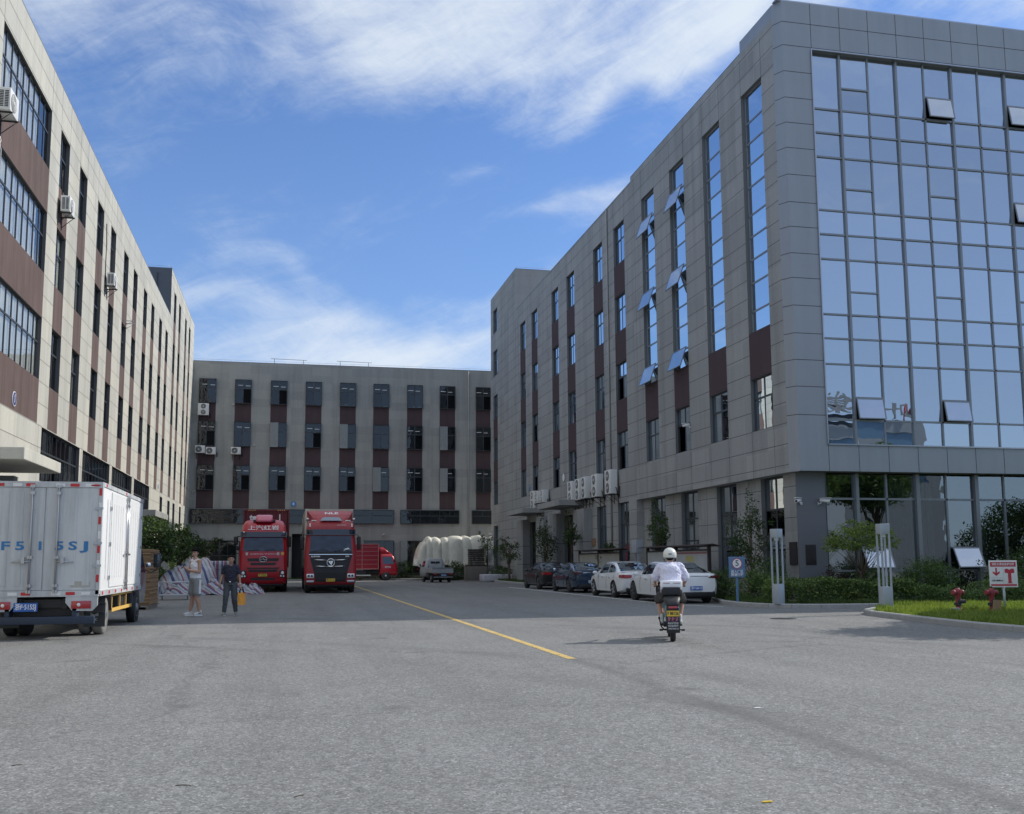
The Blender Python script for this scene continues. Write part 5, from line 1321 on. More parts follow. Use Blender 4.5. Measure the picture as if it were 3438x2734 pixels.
for dx_ in (0, 1.9): m.tube([(86.5-dx_, -59.5, 20.8), (86.0-dx_, -59.5, 23.4), (85.4-dx_, -59.5, 21.8), (84.9-dx_, -59.5, 23.4), (84.5-dx_, -59.5, 20.8)], .16, 0, 6)
m.build('rooftop_emblem', SIGNR, tb)

# ================================================================== VEHICLES
def shell(m, secs, mi=0, nc=4):
    """loft of plan sections (z, half width, y front, y back, corner radius)"""
    rings = []
    for z, hw, yf, yb, rc in secs:
        pts = []
        for cx, cy, a0 in ((-hw+rc, yf+rc, PI), (hw-rc, yf+rc, 1.5*PI), (hw-rc*.6, yb-rc*.6, 0), (-hw+rc*.6, yb-rc*.6, .5*PI)):
            r = rc if cy < (yf+yb)/2 else rc*.6
            for k in range(nc+1):
                a = a0+k*PI/2/nc; pts.append((cx+r*math.cos(a), cy+r*math.sin(a), z))
        i0 = len(m.v); m.v.extend(pts); rings.append((i0, len(pts)))
    for (a, n), (b, _) in zip(rings, rings[1:]):
        for k in range(n): m.f.append((a+k, a+(k+1)%n, b+(k+1)%n, b+k)); m.m.append(mi); m.sm.append(True)
    for s_, rev in ((rings[0], True), (rings[-1], False)):
        idx = [s_[0]+k for k in range(s_[1])]; m.f.append(tuple(reversed(idx) if rev else idx)); m.m.append(mi); m.sm.append(False)
def wheel(parent, x, y, r, wd, side, rimmat=None, tyre=None, dual=False, spokes=0):
    """wheel with its outer face towards side (+1 / -1 along x)"""
    t = MB(); w2 = wd/2
    t.lathe([(r*.62, -w2), (r*.9, -w2), (r*.985, -w2*.75), (r, -w2*.5), (r, w2*.5), (r*.985, w2*.75), (r*.9, w2), (r*.62, w2)], (0, 0, 0), 'x', 0, 32)
    if dual: t.lathe([(r*.62, -w2), (r*.9, -w2), (r, -w2*.6), (r, w2*.6), (r*.9, w2), (r*.62, w2)], (-side*(wd+.04), 0, 0), 'x', 0, 28)
    o = t.build('wheel', tyre or RUB, parent); o.location = (x, y, r)
    m = MB(); s = side
    if spokes:
        m.lathe([(r*.66, s*w2*.7), (r*.66, s*(w2+.004)), (r*.60, s*(w2+.006)), (r*.58, s*w2*.5), (.02, s*w2*.45)], (0, 0, 0), 'x', 1, 28)
        for k in range(spokes):
            a = 2*PI*k/spokes
            for da in (-.13, .13): m.tube([(s*(w2+.0), .07*math.cos(a), .07*math.sin(a)), (s*(w2-.002), r*.61*math.cos(a+da), r*.61*math.sin(a+da))], [.022, .016], 0, 5)
        m.lathe([(.075, s*w2*.4), (.075, s*(w2+.012)), (.05, s*(w2+.02))], (0, 0, 0), 'x', 0, 16)
        m.build('rim', [rimmat or STEEL, DARK], o)
    else:
        m.lathe([(r*.64, s*(w2-.01)), (r*.63, s*(w2+.006)), (r*.56, s*(w2-.02)), (r*.45, s*(w2-.09)), (r*.30, s*(w2-.05)), (r*.26, s*(w2+.0)), (r*.12, s*(w2+.03))], (0, 0, 0), 'x', 0, 24)
        for k in range(8):
            a = 2*PI*k/8; m.lathe([(.018, s*(w2-.05)), (.018, s*(w2-.02))], (0, r*.36*math.cos(a), r*.36*math.sin(a)), 'x', 0, 6)
        m.build('rim', rimmat or STEEL, o)
    return o
def plate(parent, T, txt, mat, lmat, w=.44, h=.14, name='number_plate'):
    m = MB(); m.box(-w/2, w/2, -h/2, h/2, -.004, .004, T=T); m.build(name, mat, parent)
    text(txt, h*.82, lmat, 'plate_text', parent, T @ Matrix.Translation((0, 0, .0055)), .001, w=w*.88, bold=.002)

# ---- white box truck ------------------------------------------------------
BT = thing('box_truck', 'white box truck seen from behind, blue lettering on its rear doors', 'truck', (-4.77, 21.6, 0), 0)
HW, Z0, Z1, LEN = 1.06, .90, 3.12, 5.85
m = MB(); m.box(-HW, HW, .03, LEN, Z0-.02, Z1, bev=.025)
for k in range(16):   # pressed ribs on the sides
    y = .62+k*.335
    if y < LEN-.3:
        for s in (-1, 1): m.box(min(s*HW, s*(HW+.014)), max(s*HW, s*(HW+.014)), y, y+.10, Z0+.28, Z1-.30)
m.build('cargo_box', WHITE, BT)
m = MB()
for s in (-1, 1): m.box(*sorted((s*(HW-.06), s*(HW+.012))), -.012, .10, Z0-.02, Z1+.012)
m.box(-HW-.01, HW+.01, -.014, .1, Z1-.10, Z1+.015); m.box(-HW, HW, -.012, .1, Z0-.06, Z0+.06)
for s in (-1, 1):
    m.box(*sorted((s*(HW+.002), s*(HW+.02))), .1, LEN, Z1-.07, Z1+.013); m.box(*sorted((s*(HW+.002), s*(HW+.02))), .1, LEN, Z0-.06, Z0+.05)
m.build('box_frame', DIRTY_SHADED, BT)
# rear doors
for s in (-1, 1):
    m = MB(); a, b = (s*.012, s*(HW-.065)) if s > 0 else (s*(HW-.065), s*.012)
    m.box(a, b, -.002, .028, Z0+.07, Z1-.11)
    for k in range(3):
        x = a+.19+k*.27
        for (p, q) in ((Z0+.16, Z0+.78), (Z0+.86, Z1-.62), (Z1-.55, Z1-.2)) if k == (0 if s > 0 else 2) else ((Z0+.16, Z1-.2),): m.box(x, x+.13, -.008, -.003, p, q)
    m.build('rear_door', DIRTY_SHADED, BT)
for s in (-1, 1):
    x = s*.245+.0
    m = MB(); m.tube([(x, -.035, Z0+.02), (x, -.035, Z1-.06)], .018, 0, 8)
    for z in (Z0+.04, Z0+.16, Z0+.72, Z1-.22, Z1-.08): m.box(x-.045, x+.045, -.05, -.005, z-.03, z+.03)
    m.tube([(x, -.045, Z0+.64), (x+s*.33, -.045, Z0+.62)], .014, 0, 6); m.box(x+s*.12-.03, x+s*.12+.03, -.06, -.005, Z0+.60, Z0+.72)
    m.build('lock_bar', STEEL, BT)
    for z in (Z0+.55, Z0+2.0-.3, Z0+1.0):
        m = MB(); m.box(*sorted((s*(HW-.13), s*(HW+.03))), -.025, -.004, z-.025, z+.025); m.build('hinge', STEEL, BT)
    # reflective tape on corner posts and rails, red and white in turn
    for k in range(7):
        z = Z0+.22+k*.29
        m = MB(); m.box(*sorted((s*(HW-.055), s*(HW-.005))), -.018, -.0125, z, z+.15); m.build('reflector', TAPE_R if k % 2 == 0 else WHITE, BT)
for z in (Z0-.03, Z1-.085):
    for k, x in enumerate((-.95, -.62, -.38, .18, .45, .74)):
        m = MB(); m.box(x, x+.17, -.0185, -.0145, z, z+.06); m.build('reflector', TAPE_R if k % 2 == 0 else WHITE, BT)
for k in range(7):
    m = MB(); y = .25+k*.8; m.box(HW+.021, HW+.024, y, y+.15, Z0-.04, Z0+.03); m.build('reflector', TAPE_R, BT)
for y in (.3, 2.9, LEN-.2):
    m = MB(); m.box(HW+.021, HW+.024, y, y+.12, Z1-.06, Z1+.0); m.build('reflector', TAPE_R, BT)
# side doors with lock bars on the sunny side
for y0, y1 in ((1.1, 3.1), (3.14, 5.4)):
    m = MB(); m.box(HW+.004, HW+.020, y0, y1, Z0+.10, Z1-.12)
    for k in range(5):
        y = y0+.25+k*(y1-y0-.5)/5; m.box(HW+.020, HW+.026, y, y+.12, Z0+.3, Z1-.35)
    m.build('side_door', WHITE, BT)
for y in (3.0, 3.24):
    m = MB(); m.tube([(HW+.05, y, Z0), (HW+.05, y, Z1-.06)], .017, 0, 8)
    for z in (Z0+.05, Z0+.2, Z0+.85, Z1-.3, Z1-.15): m.box(HW+.021, HW+.065, y-.04, y+.04, z-.03, z+.03)
    m.box(HW+.05, HW+.075, y-.25 if y < 3.1 else y, y if y < 3.1 else y+.25, Z0+.78, Z0+.82)
    m.build('lock_bar', STEEL, BT)
for y in (1.0, 5.45):
    for z in (Z0+.3, Z0+1.0, Z0+1.75):
        m = MB(); m.box(HW+.005, HW+.035, y-.05, y+.05, z-.04, z+.04); m.build('hinge', STEEL, BT)
# chassis, bumper, lights
m = MB()
for s in (-1, 1): m.box(s*.42-.04, s*.42+.04, .1, 6.6, .60, .80)
for y in (.15, 1.1, 2.5, 3.8, 5): m.box(-.42, .42, y, y+.07, .62, .78)
m.box(-.55, .55, .25, .6, .45, .62); m.tube([(0, .5, .62), (0, 5, .6)], .045); m.tube([(-.9, 1.45, .42), (.9, 1.45, .42)], .06); m.ball((0, 1.45, .42), .17)
m.build('chassis', BLACK, BT)
m = MB(); m.box(-1.0, 1.0, -.02, .10, .30, .45, bev=.01)
for s in (-1, 1): m.box(s*.62-.04, s*.62+.04, .0, .3, .40, .62)
m.build('rear_bumper', pm('navy_steel', (.03, .045, .075), .5, .2), BT)
for s in (-1, 1):
    m = MB(); a, b = sorted((s*.45, s*1.05)); m.prism([(s*.45, .86), (s*.45, .72), (s*.58, .56), (s*.95, .55), (s*1.05, .66), (s*1.05, .86)], .0, .05, 'xz'); m.build('light_panel', DIRTY_SHADED, BT)
    m = MB(); a, b = sorted((s*.56, s*.93)); m.box(a, b, -.02, .0, .60, .75, bev=.008); m.build('tail_light', LAMPR, BT)
    m = MB(); m.ball((s*.70, -.018, .675), (.035, .012, .035)); m.build('reversing_lamp', LAMPW, BT)
    m = MB(); a, b = sorted((s*.62, s*1.04)); 
    m.box(a, b, 1.0, 1.012, .18, .68); m.build('mud_flap', pm('mudflap_rubber', (.055, .06, .06), .8), BT) if s < 0 else m.build('mud_flap', MATS['mudflap_rubber'], BT)
    text('JMC', .07, WLET, 'flap_lettering', BT, TF(s*.83, .997, .33), .001)
    m = MB(); m.prism([(s*.83-.08, .40), (s*.83+.08, .40), (s*.83+.08, .48), (s*.83, .43), (s*.83-.08, .48)], .995, .998, 'xz'); m.build('flap_emblem', KERB, BT)
plate(BT, TF(-.28, -.015, .64), '浙F·515SJ', BLUEP, WLET, .44, .17)
for ch, x in (('浙', -.99), ('F', -.71), ('5', -.44), ('1', -.07), ('5', .29), ('S', .54), ('J', .79)):
    text(ch, .235 if ch != '浙' else .22, BLUEL, 'door_lettering', BT, TF(x, -.012, 1.84), .001, w=(.05 if ch == '1' else .16 if ch != '浙' else .19), bold=.006 if ch != '浙' else 0)
m = MB(); m.box(.52, .90, -.006, -.003, Z0+.12, Z0+.24); m.build('dealer_sticker', pm('worn_sticker', (.42, .42, .38), .7, var=.3, vscale=20), BT)
for x in (-.92, .93):
    m = MB(); m.ball((x, -.016, Z1-.055), (.10, .012, .022)); m.build('marker_lamp', LAMPR, BT)
# under-run guard in yellow
for z in (.44, .78):
    m = MB(); m.box(.97, 1.0, 2.05, 4.9, z, z+.075); m.build('side_guard', AMBER, BT)
for y in (2.2, 3.3, 4.2):
    m = MB(); m.box(.94, .97, y, y+.06, .42, .88); m.build('guard_post', AMBER, BT)
m = MB(); m.box(.55, .92, 3.5, 4.5, .45, .85, bev=.05); m.build('fuel_tank', DARK, BT)
m = MB(); m.box(.6, .98, 4.95, 5.25, .5, .92, bev=.02); m.build('battery_box', DARK, BT)
for x, s in ((.86, 1), (-.86, -1)):
    wheel(BT, x, 1.42, .40, .22, s, STEEL, RUBD if s > 0 else RUB, dual=True); wheel(BT, x, 6.05, .38, .22, s, STEEL, RUB)
m = MB()
for s in (-1, 1):
    m = MB(); m.prism([(1.42-.5+.0, .48), (1.42-.34, .82), (1.42+.34, .82), (1.42+.5, .48), (1.42+.46, .48), (1.42+.30, .79), (1.42-.30, .79), (1.42-.46, .48)], s*.70, s*1.02, 'yz'); m.build('mudguard', DARK, BT)
# cab
m = MB(); shell(m, [(.45, .93, 5.98, 7.75, .12), (.75, .95, 5.95, 7.80, .14), (1.25, .95, 5.95, 7.74, .14), (1.85, .88, 5.98, 7.35, .16), (2.10, .80, 6.05, 7.15, .18), (2.16, .70, 6.15, 7.0, .2)])
cab = m.build('cab', CARS, BT)
m = MB()
for s in (-1, 1): m.face([(s*.962, 6.35, 1.27), (s*.962, 7.55, 1.25), (s*.893, 7.18, 1.86), (s*.893, 6.35, 1.88)])
m.build('side_window', CGL, BT, fix=False)
for s in (-1, 1):
    m = MB(); a, b = sorted((s*.80, s*.958)); m.lathe([(.46, -.08), (.46, .08)], (s*.885, 6.05, .40), 'x', 0, 28); m.build('wheel_arch', BLACK, BT)
    m = MB(); m.tube([(s*.93, 7.15, 1.35), (s*1.12, 7.35, 1.25), (s*1.26, 7.4, 1.32), (s*1.27, 7.4, 1.42)], .016, 0, 6); m.build('mirror_arm', BLACK, BT)
    m = MB(); m.box(s*1.27-.10, s*1.27+.10, 7.38, 7.44, 1.38, 1.76, bev=.03); mo = m.build('mirror', DARK, BT)
    m = MB(); m.box(s*1.27-.085, s*1.27+.085, 7.368, 7.379, 1.40, 1.74, bev=.004); m.build('mirror_glass', CGLT, mo)
m = MB(); m.ball((1.06, 7.3, 1.45), (.08, .07, .07)); m.build('blind_spot_mirror', CHROME, BT)

# ---- container trucks -----------------------------------------------------
def container(name, loc, wd, z0, z1, ln, mat, label, txt=None, tmat=None, corner=None):
    t = thing(name, label, 'container', loc)
    m = MB(); h = wd/2
    for x in (-h, h-.10): m.box(x, x+.10, 0, .12, z0, z1)
    m.box(-h+.10, h-.10, 0, .12, z1-.11, z1); m.box(-h+.10, h-.10, 0, .12, z0, z0+.12)
    # corrugated front and sides
    n = 11; w_ = (wd-.24)/n
    for k in range(n):
        x = -h+.12+k*w_; pts = [(x, .06), (x+w_*.25, .06), (x+w_*.4, .035), (x+w_*.85, .035), (x+w_, .06)]
        for (a, ya), (b, yb) in zip(pts, pts[1:]): m.face([(a, ya, z0+.12), (b, yb, z0+.12), (b, yb, z1-.11), (a, ya, z1-.11)])
    for s in (-1, 1):
        y = .12
        while y < ln-.2:
            for (a, xa), (b, xb) in zip([(y, 0), (y+.07, 0), (y+.14, .03), (y+.21, .03), (y+.28, 0)], [(y+.07, 0), (y+.14, .03), (y+.21, .03), (y+.28, 0)]):
                m.face([(s*(h-.01-xa), a, z0+.14), (s*(h-.01-xb), b, z0+.14), (s*(h-.01-xb), b, z1-.10), (s*(h-.01-xa), a, z1-.10)])
            y += .28
        m.box(*sorted((s*h, s*(h-.06))), .12, ln, z1-.10, z1); m.box(*sorted((s*h, s*(h-.06))), .12, ln, z0, z0+.14)
    m.box(-h+.01, h-.01, .13, ln, z1-.03, z1-.01); m.box(-h, h, ln-.05, ln, z0, z1)
    m.build('box', mat, t, fix=False)
    for x in (-h, h-.16):
        for z in (z0, z1-.11):
            m = MB(); m.box(x, x+.16, -.006, .15, z, z+.112, bev=.01); m.build('corner_casting', corner or mat, t)
    for s in (-1, 1):
        for k in range(4):
            m = MB(); x = s*(h-.45)+(k-1.5)*.11; m.prism([(x-.04, z1-.085), (x+.0, z1-.085), (x+.05, z1-.025), (x+.01, z1-.025)], -.004, -.001, 'xz'); m.build('warning_stripe', AMBER, t)
    if txt:
        for s_, x, sz, w_ in txt: text(s_, sz, WLET, 'lettering', t, TF(x, .028, z1-.45), .003, w=w_, bold=.02)
    return t
def wheels_truck(t, rear, hw, fr=.5, front_y=1.35):
    for s in (-1, 1):
        wheel(t, s*(hw-.17), front_y, fr, .30, s, STEEL, RUB)
        for y in rear: wheel(t, s*(hw-.18), y, fr, .28, s, STEEL, RUB, dual=True)
def chassis_truck(t, ln):
    m = MB()
    for s in (-1, 1): m.box(s*.43-.05, s*.43+.05, .8, ln, .70, .98)
    m.tube([(-.9, 1.35, .5), (.9, 1.35, .5)], .07); m.box(-.5, .5, .6, 1.6, .32, .7)
    m.build('chassis', BLACK, t)

# red tractor with black grille
T2 = thing('container_truck', 'red tractor unit with black grille and silver bars, white NLE on its fairing', 'truck', (2.05, 50.0, 0))
secs = [(.42, 1.17, .10, 2.3, .18), (.60, 1.24, .0, 2.3, .20), (1.0, 1.25, -.02, 2.3, .18), (1.95, 1.24, .03, 2.3, .20), (2.85, 1.19, .20, 2.3, .22), (3.15, 1.18, .25, 2.3, .25), (3.48, 1.12, .36, 2.3, .30), (3.55, 1.02, .5, 2.3, .3)]
def yf(z):
    for a, b in zip(secs, secs[1:]):
        if a[0] <= z <= b[0]: return a[2]+(b[2]-a[2])*(z-a[0])/(b[0]-a[0])
    return secs[-1][2]
m = MB(); shell(m, secs, nc=5); m.build('cab', REDF, T2)
def patch(m, xs, zs, dy, mi=0, hwf=None):
    """sheet following the cab front"""
    n = 8
    for i in range(n):
        for j in range(4):
            q = []
            for a, b in ((i, j), (i+1, j), (i+1, j+1), (i, j+1)):
                v = b/4; z = zs[0]+(zs[1]-zs[0])*v; w = xs[0]+(xs[1]-xs[0])*v
                x = -w+2*w*a/n; hw_ = 1.2; over = max(0, abs(x)-(hw_-.2))/.2
                q.append((x, yf(z)-dy+.16*over**2.2, z))
            m.face(q, mi, True)
m = MB(); patch(m, (1.02, .98), (2.03, 2.80), .012); m.build('windscreen', CGLT, T2, fix=False)
m = MB(); patch(m, (1.06, 1.04), (1.88, 2.03), .010); m.build('wiper_panel', BLACK, T2, fix=False)
m = MB(); patch(m, (.80, 1.05), (.98, 1.90), .012); patch(m, (.72, .80), (.56, .98), .014); m.build('grille', BLACK, T2, fix=False)
m = MB()
for k in range(7): patch(m, (.70+.03*k, .70+.03*k), (1.03+k*.11, 1.06+k*.11), .016)
m.build('grille_slats', DARK, T2, fix=False)
m = MB(); patch(m, (1.04, 1.05), (1.875, 1.905), .022); m.build('chrome_strip', CHROME, T2, fix=False)
for z, w in ((1.62, .78), (1.31, .70)):
    m = MB()
    for s in (-1, 1): m.tube([(s*.17, yf(z)-.05, z-.01), (s*w*.7, yf(z)-.04, z), (s*w, yf(z)-.02, z+.015)], .026, 0, 8)
    if z < 1.4: m.tube([(-.2, yf(z)-.05, z-.012), (.2, yf(z)-.05, z-.012)], .026, 0, 8)
    m.build('chrome_bar', CHROME, T2)
m = MB(); m.tube([(.18*math.cos(a*PI/14), yf(1.49)-.045, 1.49+.18*math.sin(a*PI/14)) for a in range(29)], .026, 0, 8, False); m.build('badge_ring', CHROME, T2)
m = MB(); m.lathe([(.156, 0), (.156, -.045)], (0, yf(1.49)-.0, 1.49), 'y', 0, 28); m.build('badge_back', BLACK, T2)
m = MB()
m.prism([(-.11, 1.56), (-.03, 1.58), (.03, 1.44), (0, 1.40), (-.10, 1.52)], yf(1.49)-.06, yf(1.49)-.04, 'xz'); m.prism([(.01, 1.58), (.11, 1.57), (.03, 1.36), (.0, 1.36), (.03, 1.45)], yf(1.49)-.06, yf(1.49)-.04, 'xz')
m.build('badge', CHROME, T2)
text('AUMAN', .09, WLET, 'badge_text', T2, TF(-.74, yf(1.8)-.02, 1.79), .004, w=.44, bold=.004); text('GTL', .085, WLET, 'badge_text', T2, TF(.80, yf(1.8)-.02, 1.79), .004, w=.2, bold=.004)
m = MB(); patch(m, (1.19, 1.17), (2.86, 3.12), .10); m.box(-1.19, 1.19, yf(2.85)-.10, yf(2.85)+.2, 2.84, 2.87)
for s in (-1, 1): m.box(*sorted((s*1.15, s*1.21)), .14, .7, 2.87, 3.11)
m.build('sun_visor', pm('smoked_visor', (.015, .02, .035), .25, coat=1), T2, fix=False)
for s in (-1, 1):
    m = MB(); a, b = sorted((s*.80, s*1.16)); m.box(a, b, -.05, .06, .74, .95, bev=.02); m.build('headlight', LAMPW, T2)
    for q in (0, 1):
        m = MB(); m.lathe([(.055, 0), (.055, -.02)], (s*(.90+.15*q), -.045, .85), 'y', 0, 16); m.build('headlight_lens', DARK, T2)
    m = MB(); m.box(a, b, -.03, .06, .53, .63, bev=.015); m.build('fog_light', STEEL, T2)
    m = MB(); m.box(*sorted((s*1.25, s*1.38)), .35, .5, 2.62, 2.68); m.tube([(s*1.18, .4, 2.85), (s*1.32, .35, 2.86), (s*1.36, .35, 2.78)], .018); m.build('mirror_arm', BLACK, T2)
    m = MB(); m.box(s*1.38-.09, s*1.38+.09, .30, .46, 2.12, 2.78, bev=.05); m.build('mirror', BLACK, T2)
    m = MB(); a, b = sorted((s*.98, s*1.06)); m.box(a, b, yf(3.33)-.02, yf(3.33)+.04, 3.24, 3.42, bev=.01); m.build('marker_lamp', WLET, T2)
    m = MB(); m.ball((s*1.14, .62, 3.62), (.09, .09, .09)); m.build('horn', STEEL, T2)
    m = MB(); m.box(s*.83-.12, s*.83+.12, .42, .55, 3.53, 3.59, bev=.01); m.build('roof_lamp', WHITE, T2)
m = MB()
for s, x in ((1, -.85), (1, .15)):
    m.tube([(x+.0, yf(2.08)-.03, 2.02), (x+.45, yf(2.14)-.03, 2.13), (x+.75, yf(2.10)-.03, 2.05)], .012, 0, 5)
m.build('wiper', BLACK, T2)
m = MB(); m.face([(.62, yf(2.1)-.02, 2.06), (1.0, yf(2.1)-.005, 2.06), (.98, yf(2.1)-.01, 2.12), (.83, yf(2.2)-.02, 2.22), (.63, yf(2.15)-.02, 2.15)]); m.build('paper', WLET, T2, fix=False)
# roof fairing with turned-back sides
m = MB(); n = 10
prof = [(3.53, .34), (3.70, .55), (3.9, .85), (4.08, 1.25)]
for (za, ya), (zb, yb) in zip(prof, prof[1:]):
    for i in range(n):
        def X(v, z): return -v*(.70+(z-3.53)*.62)*1.0
        q = []
        for k_, z, y in ((i, za, ya), (i+1, za, ya), (i+1, zb, yb), (i, zb, yb)):
            t_ = -1+2*k_/n; w = .78+(z-3.53)*.62; q.append((t_*w, y+.25*abs(t_)**3, z))
        m.face(q, 0, True)
for s in (-1, 1):
    m.face([(s*.78, .59, 3.53), (s*1.12, 1.5, 4.08), (s*1.15, 1.9, 4.06), (s*1.15, 1.9, 3.6)])
m.build('roof_fairing', REDF, T2, fix=False)
m = MB(); m.prism([(-.53, 3.56), (.53, 3.56), (.42, 3.70), (.30, 3.73), (-.30, 3.73), (-.42, 3.70)], .30, .40, 'xz'); m.build('fairing_vent', STEEL, T2)
text('NLE', .20, WLET, 'lettering', T2, Matrix.Translation((.02, .60, 3.93)) @ Matrix.Rotation(PI/2-1.0+.2, 4, 'X'), .004, w=.66, bold=.006)
text('FOTON', .09, WLET, 'small_lettering', T2, TF(.52, yf(3.3)-.03, 3.33), .002, w=.42)
m = MB(); m.box(-.25, .25, -.06, -.02, .57, .72); m.build('plate_holder', BLACK, T2)
plate(T2, TF(0, -.065, .645), '皖·20135', YEL, BLET, .42, .14)
chassis_truck(T2, 12.0); wheels_truck(T2, (4.6, 5.9, 10.0, 11.3), 1.24)
m = MB(); shell(m, [(.28, 1.05, .2, .9, .1), (.45, 1.12, .12, 1.0, .1)]); m.build('bumper_skirt', BLACK, T2)
container('shipping_container', (2.05, 52.6, 0), 2.44, 1.25, 4.25, 12.0, WCONT, 'cream white container on the truck marked NLE', None, None, WCONT)

# red tractor with rounded high roof
T3 = thing('container_truck', 'bright red tractor unit with round chrome badge and white characters above visor', 'truck', (-1.24, 53.0, 0))
secs = [(.42, 1.12, .12, 2.3, .2), (.58, 1.20, .0, 2.3, .22), (1.1, 1.22, -.02, 2.3, .20), (2.05, 1.20, .05, 2.3, .22), (2.85, 1.14, .22, 2.3, .25), (3.1, 1.13, .30, 2.3, .3), (3.45, 1.07, .48, 2.3, .38), (3.66, .96, .75, 2.3, .42), (3.75, .82, 1.05, 2.3, .4)]
m = MB(); shell(m, secs, nc=5); m.build('cab', REDP, T3)
m = MB(); patch(m, (1.02, .96), (2.10, 2.80), .012); m.build('windscreen', CGLT, T3, fix=False)
m = MB(); patch(m, (1.17, 1.13), (2.83, 3.09), .12); m.box(-1.15, 1.15, yf(2.85)-.12, yf(2.85)+.2, 2.82, 2.85)
for s in (-1, 1): m.box(*sorted((s*1.1, s*1.17)), .14, .7, 2.84, 3.09)
m.build('sun_visor', MATS['smoked_visor'], T3, fix=False)
for z0, z1, w in ((1.58, 1.73, .80), (1.38, 1.50, .66), (1.19, 1.26, .84), (1.04, 1.16, .74), (.62, .75, .62)):
    m = MB(); patch(m, (w-.06, w), (z0, z1), .013); m.build('grille_slot', BLACK, T3, fix=False)
m = MB(); patch(m, (.86, .86), (1.265, 1.285), .03); patch(m, (.8, .8), (1.52, 1.54), .03); patch(m, (.86, .86), (1.75, 1.77), .03); m.build('grille_trim', REDP, T3, fix=False)
m = MB(); m.tube([(.185*math.cos(a*PI/12), yf(1.7)-.04, 1.68+.135*math.sin(a*PI/12)) for a in range(25)], .014, 0, 6, False)
m.tube([(-.17, yf(1.7)-.04, 1.67), (-.06, yf(1.7)-.04, 1.66), (0, yf(1.7)-.04, 1.75), (.05, yf(1.7)-.04, 1.64), (.17, yf(1.7)-.04, 1.68)], .014, 0, 6)
m.build('badge', CHROME, T3)
m = MB(); m.lathe([(.175, 0), (.175, -.02)], (0, yf(1.7)-.0, 1.68), 'y', 0, 24); m.build('badge_back', BLACK, T3)
text('GENLYON', .085, WLET, 'bonnet_lettering', T3, TF(.0, yf(1.97)-.02, 1.95), .003, w=1.3)
for x in (-.82, .74):
    m = MB(); m.box(x-.055, x+.055, yf(1.97)-.02, yf(1.97)-.014, 1.89, 2.03); m.build('sticker', DIRTY_SHADED, T3)
m = MB(); m.lathe([(.085, 0), (.085, -.008)], (.96, yf(1.97)+.0, 1.97), 'y', 0, 20); m.build('round_sticker', AMBER, T3)
for s in (-1, 1):
    m = MB(); a, b = sorted((s*.82, s*1.10)); m.box(a, b, -.04, .08, .74, 1.13, bev=.03); m.build('headlight', DARK, T3)
    for x, z, r in ((.98, .98, .085), (.90, .82, .05), (1.03, .82, .05)):
        m = MB(); m.lathe([(r, 0), (r, -.015), (r*.6, -.025)], (s*x, -.045, z), 'y', 0, 18); m.build('lamp_lens', LAMPW, T3)
    m = MB(); m.box(s*1.38-.12, s*1.38+.10, .28, .45, 2.42, 2.86, bev=.06) if s < 0 else m.box(s*1.3-.08, s*1.3+.08, .34, .46, 2.3, 2.82, bev=.05); m.build('mirror', BLACK, T3)
    m = MB(); m.tube([(s*1.12, .4, 2.86), (s*1.28, .3, 2.86), (s*1.36, .34, 2.8)], .03); m.build('mirror_arm', BLACK, T3)
    m = MB(); m.box(s*1.0-.05, s*1.0+.05, yf(3.08)-.12, yf(3.08)-.05, 3.05, 3.1, bev=.01); m.build('marker_lamp', LAMPW, T3)
m = MB(); m.box(-1.36, -1.2, .30, .42, 2.14, 2.38, bev=.05); m.build('lower_mirror', BLACK, T3)
m = MB(); shell(m, [(3.60, .40, .42, .95, .12), (3.72, .44, .45, 1.1, .14), (3.95, .42, .62, 1.2, .14), (3.99, .36, .72, 1.15, .14)], nc=5); m.build('roof_air_unit', PINK, T3)
m = MB()
for s in (-1, 1): m.box(*sorted((s*.42, s*.56)), .62, .9, 3.60, 3.72)
m.build('air_unit_foot', BLACK, T3)
text('上汽红岩', .29, WLET, 'lettering', T3, Matrix.Translation((-.03, .345, 3.29)) @ Matrix.Rotation(PI/2-.42, 4, 'X'), .004, w=1.55, bold=.003)
m = MB(); m.box(-.25, .23, -.05, -.02, .80, .96); m.build('plate_holder', BLACK, T3)
plate(T3, TF(-.01, -.055, .88), '沪·J9866', YEL, BLET, .44, .13)
m = MB(); m.box(-.15, .35, yf(2.2)+.05, yf(2.2)+.1, 2.14, 2.26); m.build('dashboard_paper', WLET, T3)
m = MB(); m.tube([(-.75, yf(2.1)-.03, 2.12), (-.2, yf(2.1)-.03, 2.16)], .013); m.tube([(.1, yf(2.1)-.03, 2.12), (.5, yf(2.1)-.03, 2.2), (.62, yf(2.1)-.03, 2.1)], .013); m.build('wiper', BLACK, T3)
chassis_truck(T3, 12.0); wheels_truck(T3, (4.6, 5.9, 10, 11.3), 1.22)
m = MB(); shell(m, [(.28, 1.05, .2, .9, .1), (.45, 1.1, .12, 1.0, .1)]); m.build('bumper_skirt', BLACK, T3)
container('shipping_container', (-1.18, 55.6, 0), 2.44, 1.25, 4.38, 12.0, REDC, 'maroon red corrugated container behind the red tractor with white characters', [('te', -.70, .42, .38), ('l', .70, .42, .06)], WLET)

# ---- small red box truck, side on, far end --------------------------------
T4 = thing('box_truck', 'small red box truck parked side on before far building, cab to the right', 'truck', (8.9, 84.6, 0), -PI/2)
